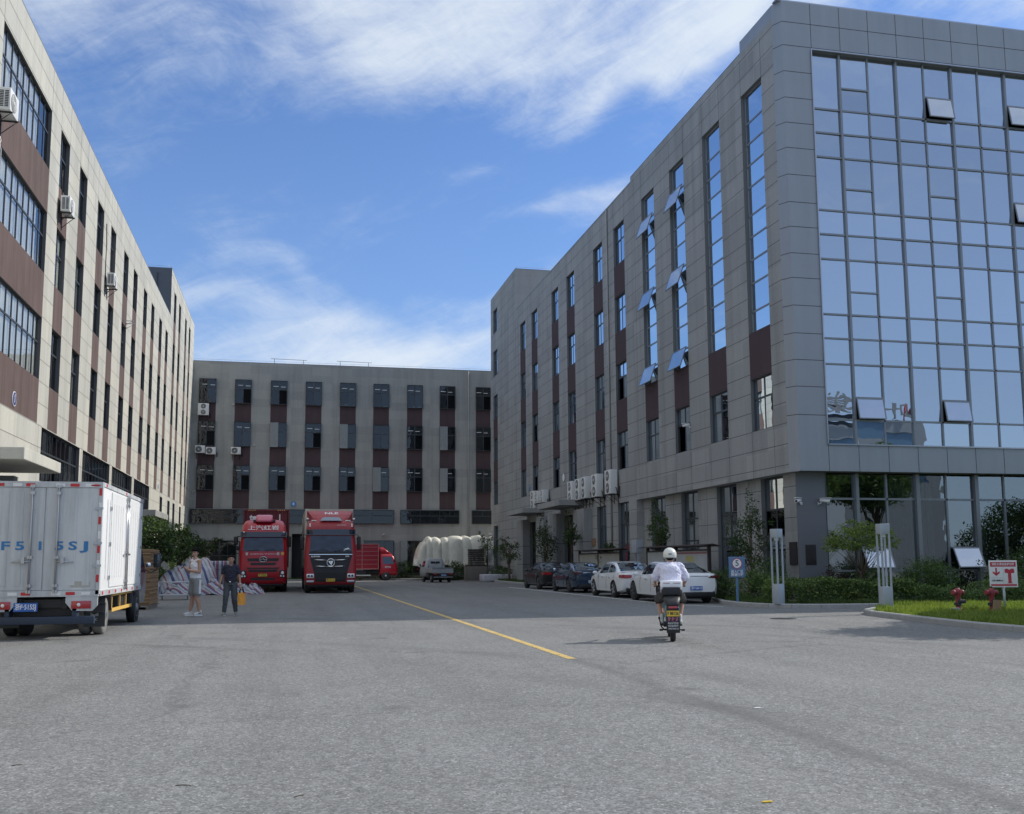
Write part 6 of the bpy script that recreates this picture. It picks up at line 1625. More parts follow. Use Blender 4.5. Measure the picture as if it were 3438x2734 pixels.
# local: front -y -> world -x ; turned so that the cab points to +x
T4.rotation_euler = (0, 0, PI/2)
m = MB(); m.box(-1.05, 1.05, 1.55, 5.9, .98, 3.02, bev=.03); m.build('cargo_box', REDV, T4)
m = MB()
for y in (1.56, 2.9, 4.25, 5.55):
    for s in (-1, 1): m.box(*sorted((s*1.052, s*1.08)), y, y+.06, 1.0, 3.0)
for z in (1.35, 1.7, 2.05, 2.4, 2.75):
    for s in (-1, 1): m.box(*sorted((s*1.052, s*1.075)), 1.6, 5.85, z, z+.04)
for y in (1.56, 5.84): m.box(-1.06, 1.06, y, y+.05, 2.98, 3.05)
for s in (-1, 1): m.box(*sorted((s*1.0, s*1.075)), 1.56, 5.88, 2.98, 3.05); m.box(*sorted((s*1.0, s*1.075)), 1.56, 5.88, .94, 1.02)
m.build('box_ribs', pm('rib_grey_red', (.42, .16, .16), .6), T4)
m = MB(); shell(m, [(.45, .95, .05, 1.45, .15), (.8, .98, -.02, 1.45, .18), (1.35, .98, .02, 1.45, .18), (1.95, .90, .28, 1.45, .2), (2.2, .85, .45, 1.45, .22)]); m.build('cab', REDP, T4)
m = MB(); shell(m, [(2.18, .80, .45, 1.5, .2), (2.5, .82, .85, 1.5, .2), (2.75, .75, 1.15, 1.5, .15)]); m.build('roof_fairing', REDP, T4)
m = MB()
for s in (-1, 1): m.face([(s*.99, .30, 1.38), (s*.99, 1.2, 1.38), (s*.905, 1.2, 1.95), (s*.905, .48, 1.95)])
m.build('side_window', CGL, T4, fix=False)
m = MB(); m.face([(-.8, .02, 1.38), (.8, .02, 1.38), (.74, .26, 1.95), (-.74, .26, 1.95)]); m.build('windscreen', CGL, T4, fix=False)
text('解放', .16, WLET, 'door_lettering', T4, TXn(-.995, .8, 1.12), .003, w=.5)
m = MB(); m.box(-.9, .9, .0, .06, .5, .75); m.build('bumper', REDP, T4)
m = MB(); m.box(-.45, .45, .5, 5.8, .62, .85); m.box(-.9, .9, 2.6, 3.6, .5, .85); m.build('chassis', BLACK, T4)
m = MB()
for s in (-1, 1): m.box(*sorted((s*.95, s*1.0)), 2.2, 4.3, .42, .50)
m.build('side_guard', DIRTY_SHADED, T4)
for s in (-1, 1): wheel(T4, s*.86, .95, .40, .22, s, STEEL); wheel(T4, s*.86, 4.75, .40, .22, s, STEEL, dual=True)
for s in (-1, 1):
    m = MB(); m.box(s*1.1-.03, s*1.1+.03, .18, .3, 1.5, 1.95, bev=.02); m.build('mirror', BLACK, T4)

# ---- flatbed with tarpaulin load ------------------------------------------
T5 = thing('flatbed_truck', 'dark flatbed lorry at far end under a big white sheeted load', 'truck', (10.6, 84.9, 0), -PI/2)
T5.rotation_euler = (0, 0, -PI/2)
m = MB(); m.box(-1.2, 1.2, .0, 11.0, 1.15, 1.35); m.box(-.5, .5, .2, 11, .8, 1.15); m.build('flatbed', pm('dark_red_chassis', (.10, .03, .035), .7), T5)
for y in (1.2, 2.5, 8.6): 
    for s in (-1, 1): wheel(T5, s*1.0, y, .50, .30, s, DARK, RUB, dual=True)
m = MB(); m.box(-1.1, 1.1, 11.0, 12.8, .6, 2.8, bev=.1); m.build('cab', REDP, T5)
for s in (-1, 1):
    m = MB(); m.box(s*.8-.12, s*.8+.12, -.03, .0, .85, 1.0); m.build('tail_light', LAMPR, T5)

BT.scale = (.988, .988, .99); BT.location = (-4.71, 21.33, 0)
# sheeted load: lumpy rounded ridge with sagging ropes
def sheeted(L_, W_, z0, h, nx=110, nc=26):
    m = MB(); rows = []
    for i in range(nx+1):
        u = i/nx; y = u*L_
        kn = (0, .07, .12, .19, .25, .36, .43, .52, .58, .69, .78, .86, .93, 1.0001); kq = max(i_ for i_, v_ in enumerate(kn) if v_ <= u); fu = (u-kn[kq])/(kn[kq+1]-kn[kq]); sag = (.07+1.6*(kn[kq+1]-kn[kq]))*abs(math.sin(PI*fu))**.45
        env = min(1, (u/.10))**.35 if u < .1 else 1.0
        lump = .26*noise.noise(Vector((u*9, 3.3, 0)))
        row = []
        for j in range(nc+1):
            t = -1+2*j/nc; a = abs(t)
            # superellipse cross-section
            th = (1-t)*PI/2; cx = math.copysign(abs(math.cos(th))**.34, math.cos(th)); cz = abs(math.sin(th))**.34
            w = (W_/2)*(.93+.07*env+sag*.5)+.05*noise.noise(Vector((u*22, t*3, 1)))
            if cz < .1: w += .12*noise.noise(Vector((u*15, t*2, 5)))
            z = z0+(h*env*(.93+sag*.55)+lump)*cz+.05*noise.noise(Vector((u*30, t*6, 2)))+.09*noise.noise(Vector((u*16+t*5, t*20-u*6, 4)))*(1-cz*.4)
            row.append((w*cx, y-(.25*(1-cz) if i == 0 else 0)*0+.06*noise.noise(Vector((u*8, t*5, 7))), z))
        rows.append(len(m.v)); m.v.extend(row)
    n = nc+1
    for a, b in zip(rows, rows[1:]):
        for k in range(nc): m.f.append((a+k, a+k+1, b+k+1, b+k)); m.m.append(0); m.sm.append(True)
    for a in (rows[0], rows[-1]): m.f.append(tuple(a+k for k in range(n))); m.m.append(0); m.sm.append(False)
    return m
m = sheeted(10.8, 2.6, 1.25, 2.35); ld = m.build('tarpaulin_load', TARPW, None); ld.location = (10.5, 84.9, 0); ld.rotation_euler = (0, 0, -PI/2)
tag(ld, 'long rounded load under white tarpaulin roped down on the flatbed', 'load')
m = MB()
for i in range(1, 15):
    if i > 12: break
    y = (0, .07, .12, .19, .25, .36, .43, .52, .58, .69, .78, .86, .93)[i]*10.8; pts = []
    for j in range(13):
        th = PI*j/12; pts.append((1.345*math.copysign(abs(math.cos(th))**.42, math.cos(th)), y, 1.25+2.26*abs(math.sin(th))**.38))
    m.tube(pts, .018, 0, 5)
m.build('rope', KERB, ld)
m = MB(); 
for i in range(16):
    for j in range(6):
        q = []
        for a, b in ((i, j), (i+1, j), (i+1, j+1), (i, j+1)):
            u = a/16*4.6-.25; v = b/6; q.append((1.33+.07*math.sin(u*6+v*2)+.08*v, u, 1.75-v*(.55+.2*math.sin(u*2.3))))
        m.face(q, 0, True)
m.build('loose_flap', TARPW, ld, fix=False)

# ---- pickups --------------------------------------------------------------
def pickup(loc, rz, body, label, plate_txt=None, ln=4.2, hw=.78, side=False):
    t = thing('pickup_truck', label, 'pickup truck', loc, rz)
    # rear at -y
    m = MB(); shell(m, [(.42, hw, 2.35, 4.15, .15), (.8, hw+.02, 2.32, 4.2, .18), (1.15, hw, 2.35, 4.0, .2), (1.62, hw-.1, 2.45, 3.45, .2), (1.78, hw-.16, 2.55, 3.2, .2)]); m.build('cab', body, t)
    m = MB()
    for x in (-.18, .19):
        m.box(x-.17, x+.17, 2.40, 2.425, 1.28, 1.55)
    m.build('rear_window', BLACK, t)
    m = MB()
    for x in (-.5, -.38, .0, .4, .52): m.box(x-.012, x+.012, 2.34, 2.36, .95, 1.25)
    m.tube([(-.55, 2.33, 1.0), (-.5, 2.38, 1.72), (.5, 2.38, 1.72), (.55, 2.33, 1.0)], .018)
    m.tube([(0, 2.35, 1.2), (0, 2.38, 1.72)], .012)
    m.build('guard_frame', LAMPG, t)
    m = MB()
    for s in (-1, 1): m.face([(s*(hw+.012), 2.62, 1.17), (s*(hw+.012), 3.55, 1.15), (s*(hw-.09), 3.32, 1.58), (s*(hw-.09), 2.66, 1.6)])
    m.build('side_window', CGL, t, fix=False)
    m = MB(); m.box(-hw+.02, hw-.02, .06, 2.3, .66, .72); m.build('bed_floor', DARK, t)
    for s in (-1, 1):
        m = MB(); m.box(*sorted((s*(hw-.03), s*(hw+.02))), .05, 2.3, .72, 1.08)
        for k in range(3): m.box(*sorted((s*(hw+.021), s*(hw+.032))), .1, 2.25, .78+k*.1, .82+k*.1)
        m.build('side_board', body, t)
    m = MB(); m.box(-hw, hw, 0, .04, .68, 1.08)
    for k in range(7): m.box(-.70+k*.20, -.62+k*.20, -.012, -.001, .74, 1.02)
    m.build('tailgate', body, t)
    m = MB(); m.box(-hw-.02, hw+.02, -.03, .0, 1.05, 1.10); m.build('tailgate_rail', STEEL, t)
    for s in (-1, 1):
        m = MB(); a, b = sorted((s*.48, s*.72)); m.box(a, b, -.04, .0, .56, .65); m.build('tail_light', LAMPR, t)
        wheel(t, s*(hw-.13), .75, .29, .17, s, STEEL); wheel(t, s*(hw-.13), 3.35, .29, .17, s, STEEL)
        m = MB(); m.box(s*(hw+.12)-.05, s*(hw+.12)+.05, 3.5, 3.55, 1.15, 1.38, bev=.02); m.build('mirror', BLACK, t)
    m = MB(); m.box(-.72, .72, -.08, .0, .36, .44); m.build('bumper', STEEL, t)
    m = MB(); m.box(-.5, .5, .0, 3.6, .42, .62); m.build('chassis', BLACK, t)
    if plate_txt: plate(t, TF(.05, -.03, .54), plate_txt, BLUEP, WLET, .40, .13)
    return t
PKG = pm('dull_grey_paint', (.36, .38, .39), .55, var=.1, streak=.1)
pickup((11.15, 73.3, 0), .10, PKG, 'small grey pickup seen from behind in front of the sheeted load', '浙F·3621')
pickup((-5.3, 80.6, 0), -PI/2, WHITE, 'white pickup parked side on at far left by the striped bundles')
for o in [o for o in bpy.data.objects if o.get('label', '').startswith('white pickup')]: o.rotation_euler = (0, 0, PI/2)

# ---- cars -----------------------------------------------------------------
def lerp_tab(tab, x):
    if x <= tab[0][0]: return tab[0][1]
    for (a, va), (b, vb) in zip(tab, tab[1:]):
        if x <= b:
            t = (x-a)/(b-a); t = t*t*(3-2*t)*.5+t*.5; return va+(vb-va)*t
    return tab[-1][1]
def car(loc, rz, paint, label, L_=4.7, hw=.90, H=1.45, wb=(.98, 3.72), r=.33, fast=0.0, light='red', rim=None, ptxt=None, deck=1.02, badge=None, pmat=None):
    """sedan, rear at local y=0, nose at y=L; lower body and greenhouse are separate lofts"""
    t = thing('parked_car', label, 'car', loc, rz, 'cars parked along the white line')
    k = L_/4.7
    top = [(0, deck-.10), (.06, deck-.02), (.25, deck), (.75*k, deck+.0), (1.0*k, deck), (3.0*k, .98), (3.4*k, .97), (4.2*k, .86), (4.55*k, .74), (L_, .60)]
    plan = [(0, .78), (.10, .88), (.35, .96), (.9*k, 1.0), (3.6*k, 1.0), (4.2*k, .95), (4.5*k, .84), (L_, .62)]
    bot = [(0, .40), (.15, .26), (.6, .20), (4.1*k, .20), (4.5*k, .24), (L_, .34)]
    bm = bmesh.new(); ys = [0, .04, .10, .2, .35, .55]+[.55+(L_-1.1)*i/30 for i in range(1, 31)]+[L_-.35, L_-.2, L_-.1, L_-.04, L_]
    rings = []
    for y in ys:
        w_ = hw*lerp_tab(plan, y); zt = lerp_tab(top, y); zb = lerp_tab(bot, y); sh = min(zt-.04, .90+.02*math.sin(y))
        hf = [(0, zb), (w_*.80, zb), (w_*.955, zb+.06), (w_*.985, zb+.20), (w_*1.0, .58 if zt > .75 else (zb+zt)/2+.02), (w_*.975, sh-.10), (w_*.955, sh-.02), (w_*.90, zt-.012), (w_*.70, zt+.012), (0, zt+.022)]
        hf = [(x, min(z, zt+.022)) for x, z in hf]
        ring = [bm.verts.new((x, y, z)) for x, z in hf]+[bm.verts.new((-x, y, z)) for x, z in hf[-2:0:-1]]
        rings.append(ring)
    for a, b in zip(rings, rings[1:]):
        n = len(a)
        for i in range(n): bm.faces.new((a[i], a[(i+1)%n], b[(i+1)%n], b[i]))
    bm.faces.new(rings[0]); bm.faces.new(list(reversed(rings[-1])))
    bmesh.ops.recalc_face_normals(bm, faces=bm.faces)
    for f in bm.faces: f.smooth = True
    me = bpy.data.meshes.new('body'); bm.to_mesh(me); bm.free(); me.materials.append(paint); me.materials.append(BLACK)
    o = bpy.data.objects.new('body', me); C.objects.link(o)
    cuts = []
    for y in wb:
        for s in (-1, 1):
            mb = MB(); mb.lathe([(r+.055, 0), (r+.055, s*.5)], (s*(hw-.30), y, r+.01), 'x', 0, 32); c_ = mb.build('cut', BLACK); cuts.append(c_)
            b_ = o.modifiers.new('b', 'BOOLEAN'); b_.object = c_; b_.operation = 'DIFFERENCE'; b_.solver = 'EXACT'
    dg = bpy.context.evaluated_depsgraph_get(); me2 = bpy.data.meshes.new_from_object(o.evaluated_get(dg)); me2.name = 'body'
    bpy.data.objects.remove(o)
    for c_ in cuts: bpy.data.objects.remove(c_)
    o = bpy.data.objects.new('body', me2); C.objects.link(o); o.parent = t
    try: me2.set_sharp_from_angle(angle=math.radians(38))
    except Exception: pass
    # greenhouse
    y0, y1 = (.55-.25*fast)*k, 3.55*k
    roof = [(y0, deck-.01), (y0+.30+.35*fast, deck+.14+.02*fast), (1.45*k, H-.06), (1.9*k, H-.01), (2.25*k, H), (2.6*k, H-.02), (2.95*k, 1.26), (3.3*k, 1.10), (y1, .97)]
    def sec(y):
        zt = lerp_tab(roof, y); zb = .93; f = max(0, min(1, (zt-zb)/(H-zb)))
        wb_ = hw*.905; wt = hw*(.905-.22*f)
        return zt, zb, wb_, wt
    def side(y, v, off=0):   # v 0 belt .. 1 roof edge
        zt, zb, wb_, wt = sec(y); x = wb_+(wt-wb_)*v+.018*math.sin(PI*v)+off; return x, zb+(zt-.05*min(1, (zt-zb)/.3)-zb)*v
    m = MB(); N = 34; rings = []
    for i in range(N+1):
        y = y0+(y1-y0)*i/N; zt, zb, wb_, wt = sec(y)
        pr = [side(y, v) for v in (0, .25, .5, .75, 1)]; xe, ze = pr[-1]
        pr += [(xe*.93, zt-.018), (xe*.75, zt-.004), (xe*.4, zt+.002), (0, zt+.004)]
        pts = pr+[(-x, z) for x, z in pr[-2::-1]]
        rings.append(len(m.v)); m.v.extend((x, y, z) for x, z in pts); n = len(pts)
    for a, b in zip(rings, rings[1:]):
        for q in range(n-1): m.f.append((a+q, a+q+1, b+q+1, b+q)); m.m.append(0); m.sm.append(True)
    m.build('roof', paint, t)
    for s in (-1, 1):
        for (ya, yb) in ((1.02*k-.15*fast, 1.86*k), (1.94*k, 2.98*k)):
            m = MB(); nn = 8
            for i in range(nn):
                for j in range(3):
                    q = []
                    for a, b in ((i, j), (i+1, j), (i+1, j+1), (i, j+1)):
                        y = ya+(yb-ya)*a/nn; v = .08+.80*b/3
                        zt = sec(y)[0]; 
                        x, z = side(y, v, .006); q.append((s*x, y, z))
                    m.face(q, 0, True)
            m.build('side_window', CGL, t, fix=False)
        m = MB(); m.tube([(s*side(1.0*k, .98, .008)[0], 1.0*k, side(1.0*k, .98)[1])]+[(s*side(y, .97, .008)[0], y, side(y, .97)[1]) for y in (1.5*k, 2.0*k, 2.5*k, 2.9*k)], .009, 0, 5); m.build('window_trim', CHROME if light != 'red' or True else BLACK, t)
    def topsheet(name, ya, yb, wv, mat):
        m = MB(); nn = 8
        for i in range(nn):
            for j in range(8):
                q = []
                for a, b in ((i, j), (i+1, j), (i+1, j+1), (i, j+1)):
                    y = ya+(yb-ya)*a/nn; zt, zb, wb_, wt = sec(y); xe = side(y, 1)[0]*wv; u = -1+2*b/8
                    q.append((xe*u, y, zt+.010-.016*abs(u)**3))
                m.face(q, 0, True)
        m.build(name, mat, t, fix=False)
    topsheet('rear_window', y0+.12, 1.42*k, .88, CGL); topsheet('windscreen', 2.66*k, 3.48*k, .90, CGL)
    # tail
    for s in (-1, 1):
        zt = deck-.06
        m = MB()
        if light == 'slim':
            m.prism([(s*.45, zt-.10), (s*.80, zt-.12), (s*.80, zt-.01), (s*.55, zt-.03)], -.012, .18, 'xz')
            m.box(*sorted((s*(hw*.83), s*(hw*.945))), .05, .36, zt-.12, zt-.02)
        else:
            m.prism([(s*.42, zt-.17), (s*.72, zt-.19), (s*.79, zt-.04), (s*.44, zt-.05)], -.012, .2, 'xz')
            m.box(*sorted((s*(hw*.80), s*(hw*.935))), .04, .42, zt-.17, zt-.05)
        m.build('tail_light', LAMPD if light == 'slim' else LAMPR, t)
        # mirrors, handles, exhaust
        m = MB(); m.ball((s*(hw+.10), 3.05*k, 1.0), (.11, .07, .075)); m.tube([(s*(hw-.06), 3.08*k, .93), (s*(hw+.06), 3.06*k, .98)], .02); m.build('mirror', paint, t)
        for y in (1.35*k, 2.25*k):
            m = MB(); m.box(*sorted((s*(hw*.985), s*(hw*.985+.03))), y, y+.2, .80, .83, bev=.008); m.build('door_handle', CHROME, t)
        m = MB(); m.lathe([(.05, -.02), (.05, .06), (.035, .06)], (s*.60, 0, .29), 'y', 0, 14); m.build('exhaust', CHROME, t)
    if light == 'slim':
        m = MB(); m.box(-.46, .46, -.006, .03, deck-.115, deck-.09, bev=.004); m.build('light_bar', CHROME, t)
    else:
        m = MB(); m.box(-.42, .42, .0, .03, deck-.12, deck-.10, bev=.004); m.build('trunk_trim', CHROME, t)
    m = MB(); m.box(-hw*.74, hw*.74, -.025, .08, .25, .40, bev=.02); m.build('rear_diffuser', BLACK, t)
    # shut lines
    m = MB()
    for s in (-1, 1):
        for y in (1.9*k, 2.98*k, 1.0*k):
            m.tube([(s*hw*.99, y, .36), (s*(hw*1.002), y, .58), (s*hw*.985, y-.01, .80), (s*hw*.955, y-.02, .90)], .004, 0, 4)
    m.build('door_gap', BLACK, t)
    plate(t, TF(0, -.035, .53), ptxt or '浙F·2K731', pmat or BLUEP, WLET, .44, .14)
    for y in wb:
        for s in (-1, 1): wheel(t, s*(hw-.115), y, r, .21, s, rim or STEEL, RUB, spokes=5)
    m = MB(); m.box(-hw+.25, hw-.25, .4, L_-.4, .16, .30); m.build('underbody', BLACK, t)
    return t
LAMPD = pm('tail_light_dark_red', (.09, .008, .012), .12, coat=1)
RIMD = pm('dark_alloy', (.12, .125, .13), .35, .8)
car((13.68, 32.35, 0), .0, CARW, 'nearest parked car, white fastback sedan behind the scooter rider', 4.85, .93, 1.46, (1.05, 3.88), .345, .9, 'slim', RIMD, '浙F·66K15', 1.04)
car((13.80, 38.05, 0), .0, CARW, 'second parked car, white sedan with wide red tail lights', 4.7, .90, 1.47, (1.0, 3.68), .33, .0, 'red', STEEL, '浙F·8L206', 1.03)
car((13.92, 45.1, 0), .0, CARB, 'third parked car, dark blue sedan', 4.65, .90, 1.43, (1.05, 3.75), .34, .8, 'slim', RIMD, '浙F·D7159', 1.05, pmat=pm('pale_blue_plate', (.25, .45, .62), .5))
car((14.05, 51.5, 0), .0, CARK, 'farthest parked car in the row, black sedan with chrome window trim', 4.85, .92, 1.47, (1.05, 3.95), .345, .2, 'red', RIMD, '浙F·31A9')
c_ = car((17.5, 86.0, 0), PI/2, CARW, 'white car at far corner, only its bright roof showing above bushes', 4.6, .9, 1.46); c_['group'] = 'cars at the far corner'; c_.location = (18.2, 80.9, 0)
bpy.data.objects.remove(c_) if False else None
c_.location = (16.4, 85.8, 0)

# ---- goods ----------------------------------------------------------------
t = thing('cardboard_stack', 'tall stack of flat brown cartons on a pallet beside white truck', 'cartons', (-4.95, 34.4, 0), 0)
r_ = random.Random(5)
n = 0
for z in [.16+i*.058 for i in range(31)]:
    dx_, dy_ = r_.uniform(-.02, .02), r_.uniform(-.02, .02)
    m = MB()
    for k in range(3): 
        m.box(-.62+dx_, .60+dx_, .02+k*.72+dy_, .70+k*.72+dy_, z, z+.052-.006*r_.random()) 
    m.build('carton_layer', CARD if (n*7)%5 < 3 else CARD2, t); n += 1
m = MB()
for y in (.0, .45, .95, 1.45, 1.95): m.box(-.65, .65, y, y+.14, .11, .145)
for x in (-.6, -.05, .5): m.box(x, x+.1, .0, 2.1, .0, .11)
m.build('pallet', WOOD, t)
t = thing('carton_pallet', 'brown board sheets wrapped pile with darker bundle on top beside grey pickup', 'pallet load', (14.35, 77.4, 0), 0)
m = MB(); m.box(-.85, .85, -.5, .5, .12, 1.15, bev=.03); m.build('lower_pile', pm('wrapped_board', (.15, .135, .115), .7, var=.3), t)
m = MB()
for z in range(8):
    for x in range(5):
        a, b = r_.uniform(-.015, .015), r_.uniform(-.01, .03); m.box(-.55+x*.24+a, -.33+x*.24+a, -.42-b, .4, 1.18+z*.165, 1.33+z*.165)
m.build('upper_bundle', pm('dark_bundles', (.055, .048, .04), .9, var=.3, vscale=5), t)
m = MB(); m.box(-.9, .9, -.5, .5, 0, .12); m.build('pallet', WOOD, t)
m = MB(); m.box(-1.15, 1.15, -.55, .55, .10, .62, bev=.07)
o = m.build('wrapped_bale', pm('white_wrap', (.50, .50, .54), .4, var=.15, vscale=4, bump=.6, bscale=6), None); o.location = (15.3, 74.2, -.05); o.rotation_euler = (0, 0, .1); tag(o, 'low white plastic wrapped bale on the ground right of pickup', 'bale')
# low white slabs etc on the verge
m = MB(); m.box(-.6, .6, -.3, .3, 0, .06, bev=.01); o = m.build('white_board', WHITE, None); o.location = (17.0-.9, 77.6, .12); tag(o, 'flat white board lying by the far post lamp', 'board')

def heap(name, L_, W_, H_, seed, mat, label, loc, rz, nx=40, ny=26, crump=.12, slope=0.0, parent=None):
    m = MB(); rows = []
    for i in range(nx+1):
        u = -1+2*i/nx; row = []
        for j in range(ny+1):
            v = -1+2*j/ny
            e = max(0, 1-abs(u)**3.2)**.5*max(0, 1-abs(v)**2.6)**.5
            z = H_*e*(1+slope*u)+crump*(noise.noise(Vector((u*3, v*3, seed)))+.5*noise.noise(Vector((u*8, v*8, seed+3)))+.3*abs(noise.noise(Vector((u*16, v*16, seed+8)))))*(.35+e)
            row.append((u*L_/2*(1+.05*noise.noise(Vector((u*5, v*5, seed+1)))), v*W_/2*(1+.08*noise.noise(Vector((u*4, v*4, seed+2)))), max(.0, z)))
        rows.append(len(m.v)); m.v.extend(row)
    for a, b in zip(rows, rows[1:]):
        for k in range(ny): m.f.append((a+k, a+k+1, b+k+1, b+k)); m.m.append(0); m.sm.append(True)
    o = m.build(name, mat, None, fix=True); o.location = loc; o.rotation_euler = (0, 0, rz); tag(o, label, 'sheet'); return o
heap('striped_sheet_bundle', 3.0, 2.2, 1.5, 3, STRIPE1, 'big sloping bundle under blue grey striped sheet left of standing man', (-4.9, 52.0, 0), .05, crump=.22, slope=.42)
heap('crumpled_sheet', 3.0, 1.5, .42, 9, STRIPE3, 'crumpled red white blue sheet on the ground around the bundle', (-4.2, 50.3, 0), 0, crump=.4)
heap('crumpled_sheet', 2.2, 1.0, .28, 15, STRIPE3, 'end of crumpled striped sheet trailing right towards the red truck', (-2.2, 50.6, 0), .1, crump=.3)
m = MB(); m.box(-.75, .75, -.6, .6, .12, 1.62, bev=.22)
for k in range(3): m.box(-.78, .78, -.63, .63, .35+k*.42, .39+k*.42, bev=.02)
o = m.build('upright_bale', STRIPE2, None); o.location = (-3.6, 56.5, 0); tag(o, 'upright plaid striped bale right behind the standing man', 'bale')
t = thing('hand_trolley', 'grey platform trolley with low rails beside the cardboard stack', 'trolley', (-4.55, 43.6, 0), .0)
m = MB(); m.box(-.62, .62, -.4, .4, .18, .22); m.build('platform', LAMPG, t)
m = MB()
for x in (-.58, .58): m.tube([(x, -.36, .2), (x, -.36, .72), (x, .36, .72), (x, .36, .2)], .022)
m.tube([(-.58, -.36, .72), (.58, -.36, .72)], .022); m.tube([(-.58, .36, .72), (.58, .36, .72)], .022); m.build('rail', LAMPG, t)
for x in (-.5, .5):
    for y in (-.3, .3):
        m = MB(); m.lathe([(.08, -.02), (.08, .02)], (x, y, .08), 'x', 0, 16); m.build('castor', DIRTY_SHADED, t)
for i, (x, y) in enumerate(((-2.9, 74.5), (-.9-1.4, 75.6))):
    m = MB()
    for z in range(7 if i else 9): m.box(-.42+r_.uniform(-.02, .02), .42, -.4, .4, .12+z*.12, .12+z*.12+.105)
    o = m.build('carton_pile', pm('yellow_carton', (.55, .40, .20), .9) if i == 0 else CARD, None); o.location = (x-1.2, y, 0); tag(o, ['pale yellow carton pile before the white pickup', 'brown carton pile before the white pickup wheel'][i], 'cartons')
# wire cage standing left of the red truck
t = thing('wire_cage', 'thin grey wire cage frame left of the bright red truck', 'cage', (-3.3, 60, 0), 0)
m = MB()
for x in (-.55, .55):
    for y in (-.4, .4): m.tube([(x, y, 0), (x, y, 2.75)], .025)
for z in (.5, 1.3, 2.05, 2.75):
    m.tube([(-.55, -.4, z), (.55, -.4, z), (.55, .4, z), (-.55, .4, z), (-.55, -.4, z)], .018)
m.build('frame', DARK, t)

# ================================================================== PEOPLE
def hand(mb, wrist, dirv, palmn, curl=.5, s=1.0, thumb=1):
    """palm with four bent fingers of different lengths and a thumb from its side"""
    w = Vector(wrist); d = Vector(dirv).normalized(); n = Vector(palmn).normalized(); sd = d.cross(n).normalized()*thumb
    limb(mb, w, w+d*.075*s, .028*s, .036*s)
    limb(mb, w+d*.03*s+sd*.02*s, w+d*.08*s+sd*.022*s, .02*s, .02*s); limb(mb, w+d*.03*s-sd*.02*s, w+d*.08*s-sd*.022*s, .02*s, .02*s)
    for k, ln in enumerate((.070, .080, .074, .058)):
        base = w+d*.088*s+sd*(.030-.020*k)*s
        p = base; dd = d.copy()
        for seg in range(3):
            dd = (Matrix.Rotation(-curl*(.7+.25*seg), 3, sd*thumb) @ dd).normalized() if True else dd
            q = p+dd*ln*s*(.45 if seg == 0 else .30 if seg == 1 else .25); limb(mb, p, q, .0095*s, .0085*s, 8); p = q
    tb = w+d*.025*s+sd*.03*s; t1 = tb+(d*.6+sd*.8).normalized()*.04*s; t2 = t1+(d*.9+sd*.25+n*.35).normalized()*.032*s
    limb(mb, tb, t1, .013*s, .011*s, 8); limb(mb, t1, t2, .011*s, .009*s, 8)
def head(mb, c, s=1.0, T=None):
    """skull, jaw, nose, ears and brow, looking along local -y; c = centre of skull"""
    T = T or Matrix.Identity(4); M = Matrix.Translation(c) @ T
    def B(p, r): mb.ball(M @ Vector(tuple(x*s for x in p)), tuple(x*s for x in r), T=T, seg=16)
    B((0, .012, .025), (.077, .094, .092)); B((0, -.018, -.045), (.062, .070, .062)); B((0, -.045, -.082), (.034, .034, .026))
    B((0, -.093, -.018), (.012, .020, .018)); B((0, -.086, .008), (.010, .014, .022)); B((0, -.080, .030), (.048, .014, .009))
    B((0, -.082, -.052), (.022, .012, .007)); B((.078, .012, -.008), (.010, .020, .030)); B((-.078, .012, -.008), (.010, .020, .030))
    B((.036, -.062, -.022), (.024, .022, .022)); B((-.036, -.062, -.022), (.024, .022, .022))
def face_bits(parent, c, s, T, hair_blobs, mathair=None):
    M = Matrix.Translation(c) @ T
    m = MB()
    for x in (-.031, .031): m.ball(M @ Vector((x*s, -.079*s, .012*s)), (.011*s, .006*s, .0055*s), T=T, seg=10)
    m.build('eyes', BLACK, parent)
    m = MB()
    for x in (-.032, .032): m.ball(M @ Vector((x*s, -.090*s, .032*s)), (.019*s, .005*s, .004*s), T=T, seg=10)
    m.build('eyebrows', HAIR, parent)
    m = MB(); m.ball(M @ Vector((0, -.0925*s, -.052*s)), (.020*s, .004*s, .005*s), T=T, seg=10); m.build('mouth', pm('lips', (.30, .12, .10), .5) if 'lips' not in MATS else MATS['lips'], parent)
    if hair_blobs:
        m = MB()
        for p, r in hair_blobs: m.ball(M @ Vector(tuple(x*s for x in p)), tuple(x*s for x in r), T=T, seg=16)
        remesh(m, 'hair', HAIR, parent, .006, 1)

# --- tall young man looking at his phone (faces left and a little towards us)
P1 = thing('person', 'tall man in white sleeveless top and grey shorts holding a phone, standing', 'person', (-2.55, 29.85, 0), math.radians(-52))
# local: facing -y; height 1.93 -> scale
S = 1.075
def v(x, y, z): return (x*S, y*S, z*S)
m = MB()
for s in (-1, 1):
    hip, kn, an = v(s*.095, .01, .93), v(s*.105, -.02, .50), v(s*.10+(.04 if s > 0 else -.03), .05 if s > 0 else -.06, .09)
    limb(m, hip, kn, .088*S, .058*S); limb(m, (kn[0], kn[1]+.012, kn[2]-.06), (an[0]*.5+kn[0]*.5, an[1]*.5+kn[1]*.5+.02, .30*S), .060*S, .056*S); limb(m, (an[0]*.5+kn[0]*.5, an[1]*.5+kn[1]*.5+.02, .30*S), an, .056*S, .037*S)
    limb(m, (an[0], an[1]+.02, .05), (an[0]+s*.01, an[1]-.13, .035), .036, .034)
limb(m, v(0, 0, .97), v(0, .01, 1.15), .112*S, .10*S); limb(m, v(0, .01, 1.15), v(0, .01, 1.34), .10*S, .105*S)
